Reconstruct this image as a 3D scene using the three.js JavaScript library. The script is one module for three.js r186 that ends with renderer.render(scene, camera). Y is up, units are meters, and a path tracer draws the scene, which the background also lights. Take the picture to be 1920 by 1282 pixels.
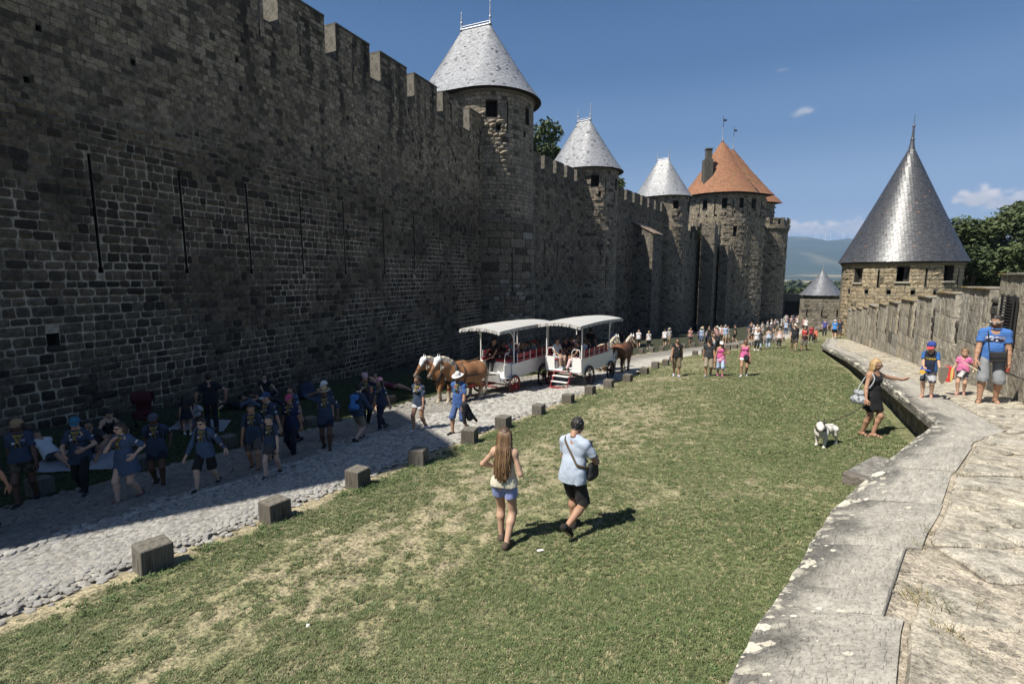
import * as THREE from 'three';
import { mergeGeometries } from 'three/addons/utils/BufferGeometryUtils.js';
import { RoundedBoxGeometry } from 'three/addons/geometries/RoundedBoxGeometry.js';

// ---------- camera, sky, sun, exposure. The eye is the origin; x right, d = -z ahead, metres ----------
const scene = new THREE.Scene();
const camera = new THREE.PerspectiveCamera(69.15, 1024 / 683, 0.05, 60000);
camera.position.set(0, 0, 0);
camera.rotation.set(-7.504 * Math.PI / 180, 0, 0);
const renderer = new THREE.WebGLRenderer({ antialias: true });
renderer.toneMapping = THREE.LinearToneMapping;
renderer.toneMappingExposure = 1.46;
renderer.shadowMap.enabled = true;
const SUN = new THREE.Vector3(-0.478, 0.827, 0.296).normalize();

// ---------- noise ----------
function RNG(seed) { let s = seed | 0; return () => { s = (s + 0x6d2b79f5) | 0; let t = Math.imul(s ^ (s >>> 15), 1 | s); t = (t + Math.imul(t ^ (t >>> 7), 61 | t)) ^ t; return ((t ^ (t >>> 14)) >>> 0) / 4294967296; }; }
const h3 = (x, y, z) => { let n = Math.imul(x, 374761393) ^ Math.imul(y, 668265263) ^ Math.imul(z, 2147483647 - 1274126177); n = Math.imul(n ^ (n >>> 13), 1274126177); return ((n ^ (n >>> 16)) >>> 0) / 4294967296; };
const fade = (t) => t * t * (3 - 2 * t), mix = (a, b, t) => a + (b - a) * t, clamp = (x, a = 0, b = 1) => Math.min(b, Math.max(a, x));
const sstep = (a, b, x) => fade(clamp((x - a) / (b - a)));
function vnoise(x, y, z = 0, px = 0) {
  const X = Math.floor(x), Y = Math.floor(y), Z = Math.floor(z), fx = fade(x - X), fy = fade(y - Y), fz = fade(z - Z);
  const w = px ? (q) => ((q % px) + px) % px : (q) => q;
  const a = w(X), b = w(X + 1), c = w(Y), d = w(Y + 1);
  const p = (zz) => mix(mix(h3(a, c, zz), h3(b, c, zz), fx), mix(h3(a, d, zz), h3(b, d, zz), fx), fy);
  return fz ? mix(p(Z), p(Z + 1), fz) : p(Z);
}
function fbm(x, y, z = 0, oct = 4) { let s = 0, a = 0.5, t = 0; for (let i = 0; i < oct; i++) { s += a * vnoise(x, y, z + i * 7); t += a; a *= 0.5; x *= 2.03; y *= 2.03; } return s / t; }

{ // sky: a clear summer blue that pales to the horizon, a few low clouds
  const W = 2048, H = 1024, px = new Float32Array(W * H * 4);
  const stops = [[-90, .20, .19, .16], [-3, .30, .34, .38], [0, .40, .52, .66], [3, .345, .48, .66], [8, .245, .385, .61], [15, .140, .265, .49], [22, .084, .185, .392], [30, .056, .138, .318], [50, .050, .115, .275], [90, .042, .095, .24]];
  const clouds = [[33.6, 1.9, 0.85, 0.9, 1], [35.6, 2.0, 1.2, 0.6, .75], [42.5, 6.3, 1.7, 1.05, 1], [44.8, 5.9, 2.2, .95, .9], [47, 6.3, 2.2, 1.0, .7], [50, 7, 2.5, 1.1, .8], [29.7, 3.0, 3.2, .75, .5], [32.5, 2.6, 3, .7, .45], [26.3, 2.9, 2, .4, .4], [43, 3.2, 6, .9, .55], [48, 3.0, 5, 1.0, .5], [57, 4, 6, 1.2, .7], [29.2, 15.2, 1.1, .38, .55], [27.2, 19, .8, .12, .2], [70, 5, 9, 1.5, .8], [95, 6, 10, 2, .8], [29.5, 4.6, 3.4, .9, .8], [33, 4.3, 3.4, .9, .7], [36, 4.8, 3, .9, .6], [26, 4.4, 3, .8, .6], [-70, 5, 9, 1.4, .6], [150, 7, 12, 2, .7], [-140, 6, 12, 2, .7]];
  for (let j = 0; j < H; j++) {
    const el = ((j + 0.5) / H - 0.5) * 180;
    let k = 0; while (k < stops.length - 2 && el > stops[k + 1][0]) k++;
    const A = stops[k], B = stops[k + 1], t = fade(clamp((el - A[0]) / (B[0] - A[0])));
    for (let i = 0; i < W; i++) {
      const az = ((i + 0.5) / W - 0.25) * 360, azw = az > 180 ? az - 360 : az;
      const e = el * Math.PI / 180, ph = ((i + 0.5) / W - 0.5) * 2 * Math.PI;
      const cs = Math.cos(e) * Math.cos(ph) * SUN.x + Math.sin(e) * SUN.y + Math.cos(e) * Math.sin(ph) * SUN.z;
      const glow = el > -2 ? 0.28 * Math.pow(Math.max(0, cs), 8) + 0.9 * Math.pow(Math.max(0, cs), 60) : 0;
      let r = mix(A[1], B[1], t) + glow, g = mix(A[2], B[2], t) + glow, b = mix(A[3], B[3], t) + glow * 0.95;
      if (el > 0 && el < 24) {
        let c = 0, lit = 0;
        for (const [ca, ce, wa, we, op] of clouds) {
          const dx = (azw - ca) / wa, dy = (el - ce) / we;
          if (dx * dx + dy * dy > 4) continue;
          const n = fbm(azw * 1.6 + ca * 3, el * 3.2, 3, 5) - 0.5;
          const q = 1 - dx * dx - (dy < -0.35 ? (dy * 1.9) ** 2 : dy * dy) + n * 2.6;
          const a = sstep(0.05, 0.75, q) * op;
          if (a > c) { c = a; lit = clamp(0.45 + dy * 0.55 + n * 0.9); }
        }
        r = mix(r, mix(.40, .80, lit), c * .85); g = mix(g, mix(.45, .79, lit), c * .85); b = mix(b, mix(.55, .80, lit), c * .85);
      }
      const o = (j * W + i) * 4; px[o] = r * .74; px[o + 1] = g * .71; px[o + 2] = b * .68; px[o + 3] = 1;
    }
  }
  const sky = new THREE.DataTexture(px, W, H, THREE.RGBAFormat, THREE.FloatType);
  sky.mapping = THREE.EquirectangularReflectionMapping; sky.magFilter = sky.minFilter = THREE.LinearFilter; sky.wrapS = THREE.RepeatWrapping; sky.needsUpdate = true;
  scene.background = sky; scene.environment = sky;
}
const sun = new THREE.DirectionalLight(new THREE.Color(1.0, 0.955, 0.87), 5.0);
sun.position.copy(SUN).multiplyScalar(150).add(new THREE.Vector3(8, -4, -30));
sun.target.position.set(8, -4, -30);
sun.castShadow = true; sun.shadow.mapSize.set(4096, 4096);
Object.assign(sun.shadow.camera, { left: -70, right: 70, top: 70, bottom: -70, near: 10, far: 320 });
scene.add(sun, sun.target);
scene.fog = new THREE.FogExp2(new THREE.Color(0.34, 0.50, 0.80), 0.000065);

// ---------- naming ----------
const taken = new Map();
function numbered(n) { const k = taken.get(n) ?? 0; taken.set(n, k + 1); return k ? n + '_' + String(k).padStart(3, '0') : n; }
function tag(o, label, category, group, kind) {
  o.userData = { ...(label && { label }), ...(category && { category }), ...(group && { group }), ...(kind && { kind }) };
  return o;
}
function shade(o) { o.castShadow = o.receiveShadow = true; return o; }
function thing(name, label, category, pos = [0, 0, 0], turn = 0, group) {
  const o = new THREE.Group(); o.name = numbered(name); o.position.set(...pos); o.rotation.y = turn; scene.add(o);
  return tag(o, label, category, group);
}
function part(name, geo, mat, parent, label, kind) {
  const m = shade(new THREE.Mesh(geo, mat)); m.name = numbered(name); parent.add(m);
  if (label || kind) m.userData = { ...(label && { label }), ...(kind && { kind }) };
  return m;
}
function struct(name, geo, mat) { const m = part(name, geo, mat, scene); m.userData = { kind: 'structure' }; return m; }
function copy(src, name, label) {
  const c = src.clone(); c.traverse((q) => { if (q !== c) q.name = numbered(q.name.replace(/_\d{3}$/, '')); });
  c.name = numbered(name); c.userData = { ...src.userData }; if (label) c.userData.label = label; scene.add(c); return c;
}
const V = (x, y, z) => new THREE.Vector3(x, y, z);
const P = (x, y, d) => new THREE.Vector3(x, y, -d);

// ---------- geometry buffer (flat shaded triangles with linear vertex colours and uv in metres) ----------
class Buf {
  constructor() { this.p = []; this.c = []; this.t = []; }
  tri(a, b, c, ca, cb = ca, cc = ca, ua = [0, 0], ub = [0, 0], uc = [0, 0]) {
    this.p.push(a[0], a[1], a[2], b[0], b[1], b[2], c[0], c[1], c[2]);
    this.c.push(ca[0], ca[1], ca[2], cb[0], cb[1], cb[2], cc[0], cc[1], cc[2]);
    this.t.push(ua[0], ua[1], ub[0], ub[1], uc[0], uc[1]);
  }
  quad(a, b, c, d, col, ua, ub, uc, ud) { this.tri(a, b, c, col, col, col, ua, ub, uc); this.tri(a, c, d, col, col, col, ua, uc, ud); }
  geo() {
    const g = new THREE.BufferGeometry();
    g.setAttribute('position', new THREE.BufferAttribute(new Float32Array(this.p), 3));
    g.setAttribute('color', new THREE.BufferAttribute(new Float32Array(this.c), 3));
    g.setAttribute('uv', new THREE.BufferAttribute(new Float32Array(this.t), 2));
    g.computeVertexNormals(); return g;
  }
}
function tube(points, r, seg = 12, rad = 6, closed = false) { return new THREE.TubeGeometry(new THREE.CatmullRomCurve3(points, closed), seg, r, rad, closed); }
function rod(a, b, r0, r1 = r0, n = 8) {
  const g = new THREE.CylinderGeometry(r1, r0, a.distanceTo(b), n, 1); g.translate(0, a.distanceTo(b) / 2, 0);
  g.applyQuaternion(new THREE.Quaternion().setFromUnitVectors(V(0, 1, 0), b.clone().sub(a).normalize())); g.translate(a.x, a.y, a.z); return g;
}
function box(w, h, d, x = 0, y = 0, z = 0, r = 0.012) { const g = new RoundedBoxGeometry(w, h, d, 1, Math.min(r, w / 2.1, h / 2.1, d / 2.1)); g.translate(x, y, z); return g; }
const clean = (gs) => gs.map((g) => { const q = g.index ? g.toNonIndexed() : g.clone(); for (const k of Object.keys(q.attributes)) if (!['position', 'normal', 'uv'].includes(k)) q.deleteAttribute(k); return q; });
const merged = (gs) => mergeGeometries(clean(gs));

// ---------- textures ----------
function dataTex(n, fn, srgb = false) {
  const d = new Uint8Array(n * n * 4);
  for (let j = 0; j < n; j++) for (let i = 0; i < n; i++) { const v = fn(i / n, j / n), o = (j * n + i) * 4; const q = Array.isArray(v) ? v : [v, v, v]; d[o] = clamp(q[0]) * 255; d[o + 1] = clamp(q[1]) * 255; d[o + 2] = clamp(q[2]) * 255; d[o + 3] = 255; }
  const t = new THREE.DataTexture(d, n, n); t.wrapS = t.wrapT = THREE.RepeatWrapping; t.magFilter = THREE.LinearFilter; t.minFilter = THREE.LinearMipmapLinearFilter; t.generateMipmaps = true;
  if (srgb) t.colorSpace = THREE.SRGBColorSpace; t.needsUpdate = true; return t;
}
function pfbm(u, v, f, oct, z = 0) { let s = 0, a = .5, t = 0; for (let i = 0; i < oct; i++) { s += a * vnoise(u * f, v * f, z + i * 3, f); t += a; a *= .55; f *= 2; } return s / t; }
const T_grain = dataTex(512, (u, v) => { const n = pfbm(u, v, 8, 6), p = vnoise(u * 90, v * 90, 31, 90); return n * 0.8 + (p > .82 ? -.25 : 0) + .12; });
const T_tone = dataTex(512, (u, v) => { const n = pfbm(u, v, 6, 6, 11), m = pfbm(u, v, 40, 3, 5); const k = .64 + .44 * (n - .5) * 2 + .34 * (m - .5) * 2; return [k, k * .99, k * .97]; });
const T_wood = dataTex(512, (u, v) => { const g = vnoise(u * 40, v * 3, 2, 40) * .5 + vnoise(u * 90, v * 5, 3, 90) * .3 + pfbm(u, v, 6, 4, 9) * .35; return clamp(g) * .75 + .15; });
const T_cloth = dataTex(256, (u, v) => .5 + .3 * (pfbm(u, v, 6, 4, 17) - .5) * 2 + .15 * Math.sin(u * 2 * Math.PI * 60) * Math.sin(v * 2 * Math.PI * 60));
const T_turf = dataTex(1024, (u, v) => { const n = pfbm(u, v, 60, 4, 21), m = pfbm(u, v, 12, 4, 22); const k = .55 + .5 * (n - .5) * 2 + .25 * (m - .5) * 2; return [k, k, k * .93]; });
const rep = (t, x, y = x) => { const c = t.clone(); c.repeat.set(x, y); c.needsUpdate = true; return c; };

// ---------- materials ----------
const std = (o) => new THREE.MeshStandardMaterial({ roughness: .9, ...o });
const lin = (r, g, b) => new THREE.Color().setRGB(r, g, b);
const M = {
  stone: std({ vertexColors: true, map: rep(T_tone, 1.1), bumpMap: rep(T_grain, 1.3), bumpScale: .02, roughness: .95 }),
  far_stone: std({ vertexColors: true, map: rep(T_tone, .5), bumpMap: rep(T_grain, .6), bumpScale: .03, roughness: .95 }),
  slate: new THREE.MeshPhysicalMaterial({ vertexColors: true, roughness: .42, ior: 1.68 }),
  slate_pale: new THREE.MeshPhysicalMaterial({ vertexColors: true, roughness: .40, ior: 1.9 }),
  tile: std({ vertexColors: true, roughness: .85 }),
  lead: std({ color: lin(.36, .37, .40), roughness: .45, metalness: .5 }),
  iron: std({ color: lin(.03, .028, .027), roughness: .6, metalness: .4 }),
  dark: std({ color: lin(.02, .019, .018), roughness: 1 }),
  white: std({ color: lin(.72, .71, .68), roughness: .45, bumpMap: rep(T_grain, 2), bumpScale: .002 }),
  red: std({ color: lin(.27, .02, .028), roughness: .5 }),
  wood: std({ color: lin(.15, .125, .10), map: rep(T_wood, 1, 1), bumpMap: rep(T_wood, 1, 1), bumpScale: .012 }),
  bark: std({ color: lin(.10, .08, .06), bumpMap: rep(T_wood, 2, 1), bumpScale: .03 }),
  leaf: new THREE.MeshPhysicalMaterial({ vertexColors: true, roughness: .75, side: THREE.DoubleSide, transmission: 0, thickness: 0 }),
  plain: std({ vertexColors: true, roughness: .95 }),
  skin: std({ vertexColors: true, roughness: .62 }),
  leather: std({ color: lin(.012, .011, .011), roughness: .55 }),
};
const mats = new Map();
function cloth(r, g, b, rough = .92) { const k = [r, g, b, rough].join(); if (!mats.has(k)) mats.set(k, std({ color: lin(r, g, b), roughness: rough, bumpMap: rep(T_cloth, 2.4), bumpScale: .012 })); return mats.get(k); }
// ---------- the lie of the land (heights below the eye, metres) ----------
const ROAD_L = [[-22, -12], [-15, 0], [-9.3, 9.8], [-7.3, 13.2], [-5.6, 17], [-4, 20.5], [.5, 27], [6, 34], [10.9, 39.9], [17, 43.8], [24, 50], [40, 70], [58, 102], [64, 114]];
const ROAD_R = [[-14, -10], [-10.5, -4], [-4.95, 5.5], [-1.35, 11.7], [2.6, 18.6], [6, 24.3], [10.4, 32.6], [19.2, 39.6], [24.6, 44.9], [34, 57], [50, 80], [66, 102], [71, 114]];
const EDGE = [[-.5, 0], [.25, 1.05], [.99, 2.06], [1.39, 2.55], [1.79, 2.97], [2.41, 3.69], [2.87, 4.19], [4.11, 5.34], [5.55, 6.64], [6.85, 7.77]];
const JOG = [[6.85, 7.77], [7.65, 9.12], [10.19, 13.47], [14.36, 20.92], [19.63, 31.17], [23.73, 37.22], [26.5, 41.5], [30.5, 47.5], [36.5, 58]];
function xAt(line, d) { let i = 0; while (i < line.length - 2 && d > line[i + 1][1]) i++; const [a, b] = line[i], [c, e] = line[i + 1]; return a + (c - a) * (d - b) / (e - b); }
const PAR_X = (d) => 4.75 + .57 * d;                                     // foot of the parapet
const walkY = (x, d) => -1.68 - .0855 * d;
function groundY(x, d) {
  const s = -((x + 8.3) * .883 - (d - 11.5) * .47);
  let y = -2.826 + .0646 * x - .1012 * d + .65 * sstep(.2, 4.2, s);
  const far = sstep(112, 200, d); y = mix(y, -17, far);
  y = mix(y, -17, sstep(6, 26, x - PAR_X(d)) * (1 - far)) ;
  return y;
}
const inRoad = (x, d) => x > xAt(ROAD_L, d) && x < xAt(ROAD_R, d);
const edgeX = (d) => d < 7.77 ? xAt(EDGE, d) : xAt(JOG, d);
// how green the turf is: lush by the terrace, parched and bare toward the paved road
function green(x, d) {
  const r = x - xAt(ROAD_R, d), n = fbm(x * .45, d * .45, 4, 3) - .5, m = fbm(x * 4.2 + d * .6, d * 3.2, 9, 3) - .5;
  const w = edgeX(d) - xAt(ROAD_R, d), t = r / Math.max(3, w);
  const f = fbm(x * 8.5, d * 6.5, 14, 2) - .5; let g = mix(.45, 1.0, sstep(.2, .78, t)) + n * .34 + m * .7 + f * 1.0;
  g += .42 * Math.exp(-((r - .9) ** 2) / .9);                              // the strip beside the posts
  g = mix(g, .70 + n * .9 + m * .7, sstep(11, 24, d) * .75);
  g -= .38 * Math.exp(-((x - 3.6) ** 2) / 3 - ((d - 7.4) ** 2) / .5) ;      // straw patch
  if (r < .35) g -= .8 * (1 - sstep(-.1, .35, r + n * .5));
  return g;
}

function sheet(xs, ds, yf, cf, uvs = 1) {
  const nx = xs.length, nd = ds.length, p = [], c = [], t = [], ix = [];
  for (const d of ds) for (const x of xs) { p.push(x, yf(x, d), -d); const q = cf(x, d); c.push(...q); t.push(x * uvs, d * uvs); }
  for (let j = 0; j < nd - 1; j++) for (let i = 0; i < nx - 1; i++) { const a = j * nx + i; ix.push(a, a + 1, a + nx + 1, a, a + nx + 1, a + nx); }
  const g = new THREE.BufferGeometry();
  g.setAttribute('position', new THREE.Float32BufferAttribute(p, 3)); g.setAttribute('color', new THREE.Float32BufferAttribute(c, 3)); g.setAttribute('uv', new THREE.Float32BufferAttribute(t, 2));
  g.setIndex(ix); g.computeVertexNormals(); return g;
}
const range = (a, b, s) => { const r = []; for (let v = a; v < b - 1e-6; v += s) r.push(v); r.push(b); return r; };
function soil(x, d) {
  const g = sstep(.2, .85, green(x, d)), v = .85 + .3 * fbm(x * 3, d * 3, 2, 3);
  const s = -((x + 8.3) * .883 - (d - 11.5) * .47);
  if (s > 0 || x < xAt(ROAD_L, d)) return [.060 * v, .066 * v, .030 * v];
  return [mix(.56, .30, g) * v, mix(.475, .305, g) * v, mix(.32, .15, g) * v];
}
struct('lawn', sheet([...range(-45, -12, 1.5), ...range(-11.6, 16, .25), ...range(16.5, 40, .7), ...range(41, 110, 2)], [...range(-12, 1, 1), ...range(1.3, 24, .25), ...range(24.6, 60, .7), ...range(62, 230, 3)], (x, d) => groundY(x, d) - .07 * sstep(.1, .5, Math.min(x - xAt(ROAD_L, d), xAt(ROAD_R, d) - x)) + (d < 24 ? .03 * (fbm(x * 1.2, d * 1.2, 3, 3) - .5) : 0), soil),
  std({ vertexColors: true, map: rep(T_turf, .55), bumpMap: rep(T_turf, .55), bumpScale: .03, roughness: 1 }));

// paved road: one sheet under the cobbles
{
  const ds = [...range(-8, 30, .4), ...range(30.8, 112, 1.5)], p = [], c = [], t = [], ix = [], N = 14;
  for (const d of ds) for (let i = 0; i <= N; i++) {
    const a = xAt(ROAD_L, d), b = xAt(ROAD_R, d), wob = .28 * (fbm(d * 1.3, i ? 5 : 1, 7, 3) - .5);
    const x = mix(a, b, i / N) + (i === 0 || i === N ? wob : 0);
    p.push(x, groundY(x, d) + .014 + .03 * Math.sin(Math.PI * i / N) - (i === 0 || i === N ? .13 : i === 1 || i === N - 1 ? .012 + .02 * fbm(d * 2, i, 3, 2) : 0), -d); t.push(x, d);
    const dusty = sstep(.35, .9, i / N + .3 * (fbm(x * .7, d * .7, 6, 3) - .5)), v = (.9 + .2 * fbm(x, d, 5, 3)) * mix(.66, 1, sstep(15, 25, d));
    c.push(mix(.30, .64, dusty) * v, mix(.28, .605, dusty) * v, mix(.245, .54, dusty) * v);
  }
  for (let j = 0; j < ds.length - 1; j++) for (let i = 0; i < N; i++) { const a = j * (N + 1) + i; ix.push(a, a + 1, a + N + 2, a, a + N + 2, a + N + 1); }
  const g = new THREE.BufferGeometry();
  g.setAttribute('position', new THREE.Float32BufferAttribute(p, 3)); g.setAttribute('color', new THREE.Float32BufferAttribute(c, 3)); g.setAttribute('uv', new THREE.Float32BufferAttribute(t, 2)); g.setIndex(ix); g.computeVertexNormals();
  const T_cob = dataTex(512, (u, v) => { // cell pattern used only where single cobbles can no longer be told apart
    const F = 14; let m = 9; for (let a = -1; a < 2; a++) for (let b = -1; b < 2; b++) { const X = Math.floor(u * F) + a, Y = Math.floor(v * F) + b, w = (q) => ((q % F) + F) % F; const e = (X + .5 + .6 * (h3(w(X), w(Y), 1) - .5) - u * F) ** 2 + (Y + .5 + .6 * (h3(w(X), w(Y), 2) - .5) - v * F) ** 2; m = Math.min(m, e); }
    return clamp(1.05 - m * 1.6) * .8 + .15; });
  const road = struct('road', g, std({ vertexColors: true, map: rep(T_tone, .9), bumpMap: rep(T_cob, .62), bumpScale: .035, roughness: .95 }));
  road.userData.label = 'pale cobbled road curving past the horse carriages toward the far gate';
  // cobbles one by one
  const r = RNG(77), shapes = [];
  for (let k = 0; k < 6; k++) {
    const q = new THREE.IcosahedronGeometry(1, 1), a = q.attributes.position;
    for (let i = 0; i < a.count; i++) { const v = V().fromBufferAttribute(a, i), e = Math.pow(Math.max(Math.abs(v.x), Math.abs(v.z)), .25); const n = 1 + .28 * (vnoise(v.x * 1.7 + k * 9, v.y * 1.7, v.z * 1.7 + 4) - .5); a.setXYZ(i, v.x * n, Math.sign(v.y) * Math.pow(Math.abs(v.y), .55) * .36, v.z * n * (.75 + .08 * k)); }
    q.computeVertexNormals(); shapes.push(q);
  }
  const tones = [[.62, .60, .55], [.74, .715, .655], [.55, .53, .49], [.67, .645, .60], [.50, .48, .455], [.70, .67, .59], [.60, .585, .56], [.40, .375, .33], [.33, .31, .28], [.46, .43, .37], [.36, .345, .32]];
  const cm = tones.map(([a, b, e]) => std({ color: lin(a, b, e), map: rep(T_tone, 2), bumpMap: rep(T_grain, 3), bumpScale: .015 }));
  const list = [];
  for (let d = 3.4; d < 27; d += d < 10 ? .084 : d < 14 ? .105 : .14) {
    const a = xAt(ROAD_L, d), b = xAt(ROAD_R, d);
    for (let x = a; x < b; x += d < 10 ? .088 : d < 14 ? .108 : .15) {
      const px = x + (r() - .5) * .05, pd = d + (r() - .5) * .05, t = (px - a) / (b - a);
      if (d > 18 && r() < .35) continue;
      const edge = Math.min(px - a, b - px); if (edge < .5 && r() > edge / .5) continue;
      if (Math.abs(px) > pd * 1.25 + 1) continue;
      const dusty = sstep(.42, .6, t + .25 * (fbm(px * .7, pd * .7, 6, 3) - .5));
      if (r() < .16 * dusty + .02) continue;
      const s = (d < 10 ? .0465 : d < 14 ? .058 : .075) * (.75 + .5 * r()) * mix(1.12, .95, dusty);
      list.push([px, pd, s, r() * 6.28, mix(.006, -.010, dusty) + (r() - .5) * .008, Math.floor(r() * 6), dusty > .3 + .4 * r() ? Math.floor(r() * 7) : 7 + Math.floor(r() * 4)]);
    }
  }
  for (let q = 0; q < 110; q++) { // a drain line of bigger stones along the middle of the road
    const d = 4.4 + q * .105, x = xAt(ROAD_R, d) - 2.72 - .02 * d + (r() - .5) * .04;
    list.push([x, d, .058 + .022 * r(), r() * 6, .008 + .01 * r(), Math.floor(r() * 6), Math.floor(r() * 5)]);
  }
  list.sort((a, b) => Math.hypot(a[0], a[1]) - Math.hypot(b[0], b[1]));
  const m4 = new THREE.Matrix4(), put = (e) => m4.compose(V(e[0], groundY(e[0], e[1]) + .016 + .03 * Math.sin(Math.PI * clamp((e[0] - xAt(ROAD_L, e[1])) / (xAt(ROAD_R, e[1]) - xAt(ROAD_L, e[1])))) + e[4], -e[1]), new THREE.Quaternion().setFromAxisAngle(V(0, 1, 0), e[3]), V(e[2], e[2], e[2] * 1.1));
  const seen = list.filter((e) => Math.abs(e[0]) < e[1] * 1.06 && e[1] > 5.2 + Math.abs(e[0]) * .02);
  const near = new Set(seen.slice(0, 290));
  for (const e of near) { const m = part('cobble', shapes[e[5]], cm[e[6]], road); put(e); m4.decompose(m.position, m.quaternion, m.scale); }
  for (let k = 0; k < 6; k++) {
    const sub = list.filter((e) => !near.has(e) && e[5] === k), im = new THREE.InstancedMesh(shapes[k], std({ color: lin(1, 1, 1), map: rep(T_tone, 2), bumpMap: rep(T_grain, 3), bumpScale: .015 }), sub.length);
    sub.forEach((e, i) => { im.setMatrixAt(i, put(e)); im.setColorAt(i, lin(...tones[e[6]])); });
    im.name = numbered('cobbles'); im.userData = { kind: 'stuff' }; shade(im); road.add(im);
  }
}

// turf: tufts of blades, thick and green by the terrace, thin and straw-coloured toward the road
{
  const r = RNG(5), kinds = [];
  for (let k = 0; k < 4; k++) {
    const b = new Buf();
    for (let i = 0; i < 9; i++) {
      const a = r() * 6.283, rr = .35 + r() * .9, x = Math.cos(a) * rr * .55, z = Math.sin(a) * rr * .55, w = .075 + r() * .05, hh = .45 + r() * .65, la = r() * 6.283, ln = .25 + r() * .75, cx = Math.cos(la + 1.57) * w, cz = Math.sin(la + 1.57) * w, v = .75 + r() * .5, lx = Math.cos(la) * ln, lz = Math.sin(la) * ln;
      const c = [v, v, v];
      b.quad([x - cx, 0, z - cz], [x + cx, 0, z + cz], [x + lx * .35 + cx * .8, hh * .7, z + lz * .35 + cz * .8], [x + lx * .35 - cx * .8, hh * .7, z + lz * .35 - cz * .8], c);
      b.tri([x + lx * .35 - cx * .8, hh * .7, z + lz * .35 - cz * .8], [x + lx * .35 + cx * .8, hh * .7, z + lz * .35 + cz * .8], [x + lx, hh, z + lz], c);
    }
    kinds.push(b.geo());
  }
  const mat = std({ vertexColors: true, side: THREE.DoubleSide, roughness: .8 });
  const bins = [[], [], [], []];
  const add = (x, d, s, col, y) => bins[Math.floor(r() * 4)].push([x, d, s, col, y]);
  const zones = [[1.6, 5, 2600], [5, 9, 1150], [9, 14, 560], [14, 22, 230], [22, 42, 80]];
  for (const [d0, d1, n] of zones) {
    const x0 = -d1 * 1.1 - 1, x1 = d1 * .95 + 1, N = (d1 - d0) * (x1 - x0) * n;
    for (let i = 0; i < N; i++) {
      const d = mix(d0, d1, r()), x = mix(x0, x1, r());
      if (Math.abs(x) > d * 1.08 + .6 || x > edgeX(d) - .02 || x < xAt(ROAD_R, d) - .05) continue;
      const g = green(x, d), cov = sstep(.3, .8, g);
      if (r() > .07 + .93 * cov) continue;
      const q = r(), size = (.017 + .011 * r() + .010 * cov) * (d > 14 ? 1.6 : d > 9 ? 1.25 : 1);
      const fresh = sstep(.3, 1.0, g + (r() - .5) * .5), v = .75 + .5 * r();
      const col = q < .10 + .10 * (1 - fresh) ? [.34 * v, .30 * v, .17 * v] : [mix(.22, .122, fresh) * v, mix(.225, .155, fresh) * v, mix(.115, .058, fresh) * v];
      add(x, d, size, col, groundY(x, d) - .004);
    }
  }
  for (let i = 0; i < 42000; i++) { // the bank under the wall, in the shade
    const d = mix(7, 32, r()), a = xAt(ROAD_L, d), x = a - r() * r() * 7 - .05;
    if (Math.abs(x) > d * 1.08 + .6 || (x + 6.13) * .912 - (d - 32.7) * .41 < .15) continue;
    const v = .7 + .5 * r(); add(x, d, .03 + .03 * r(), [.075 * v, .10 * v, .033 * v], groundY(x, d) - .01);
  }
  for (let i = 0; i < 1500; i++) { const d = 2.2 + 16 * r() * r(), x = mix(xAt(ROAD_R, d) + .3, edgeX(d) - .1, r()), v = .7 + .5 * r(); if (Math.abs(x) < d * 1.05 && fbm(x * .8, d * .8, 18, 3) > .52) add(x, d, .03 + .035 * r(), [.10 * v, .155 * v, .055 * v], groundY(x, d) - .008); }
  for (let i = 0; i < 2600; i++) { // taller weeds round the posts and along the road edge
    const d = mix(3.5, 30, r()), x = xAt(ROAD_R, d) + .25 + (r() - .3) * 1.1 * r(), v = .7 + .5 * r();
    if (fbm(x * 1.5, d * 1.5, 8, 3) > .5) add(x, d, .04 + .04 * r(), [.085 * v, .13 * v, .04 * v], groundY(x, d) - .01);
  }
  const m4 = new THREE.Matrix4(), q4 = new THREE.Quaternion();
  const turf = new THREE.Group(); turf.name = 'grass'; tag(turf, 'short turf, lush beside the terrace and straw dry toward the road', 'grass', null, 'stuff'); scene.add(turf);
  bins.forEach((bin, k) => {
    const im = new THREE.InstancedMesh(kinds[k], mat, bin.length);
    bin.forEach(([x, d, s, col, y], i) => { im.setMatrixAt(i, m4.compose(V(x, y, -d), q4.setFromAxisAngle(V(0, 1, 0), r() * 6.283), V(s * 1.1, s * (.7 + .5 * r()), s * 1.1))); im.setColorAt(i, lin(...col)); });
    im.name = numbered('grass_tufts'); im.userData = { kind: 'stuff' }; shade(im); turf.add(im);
  });
}

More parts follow.
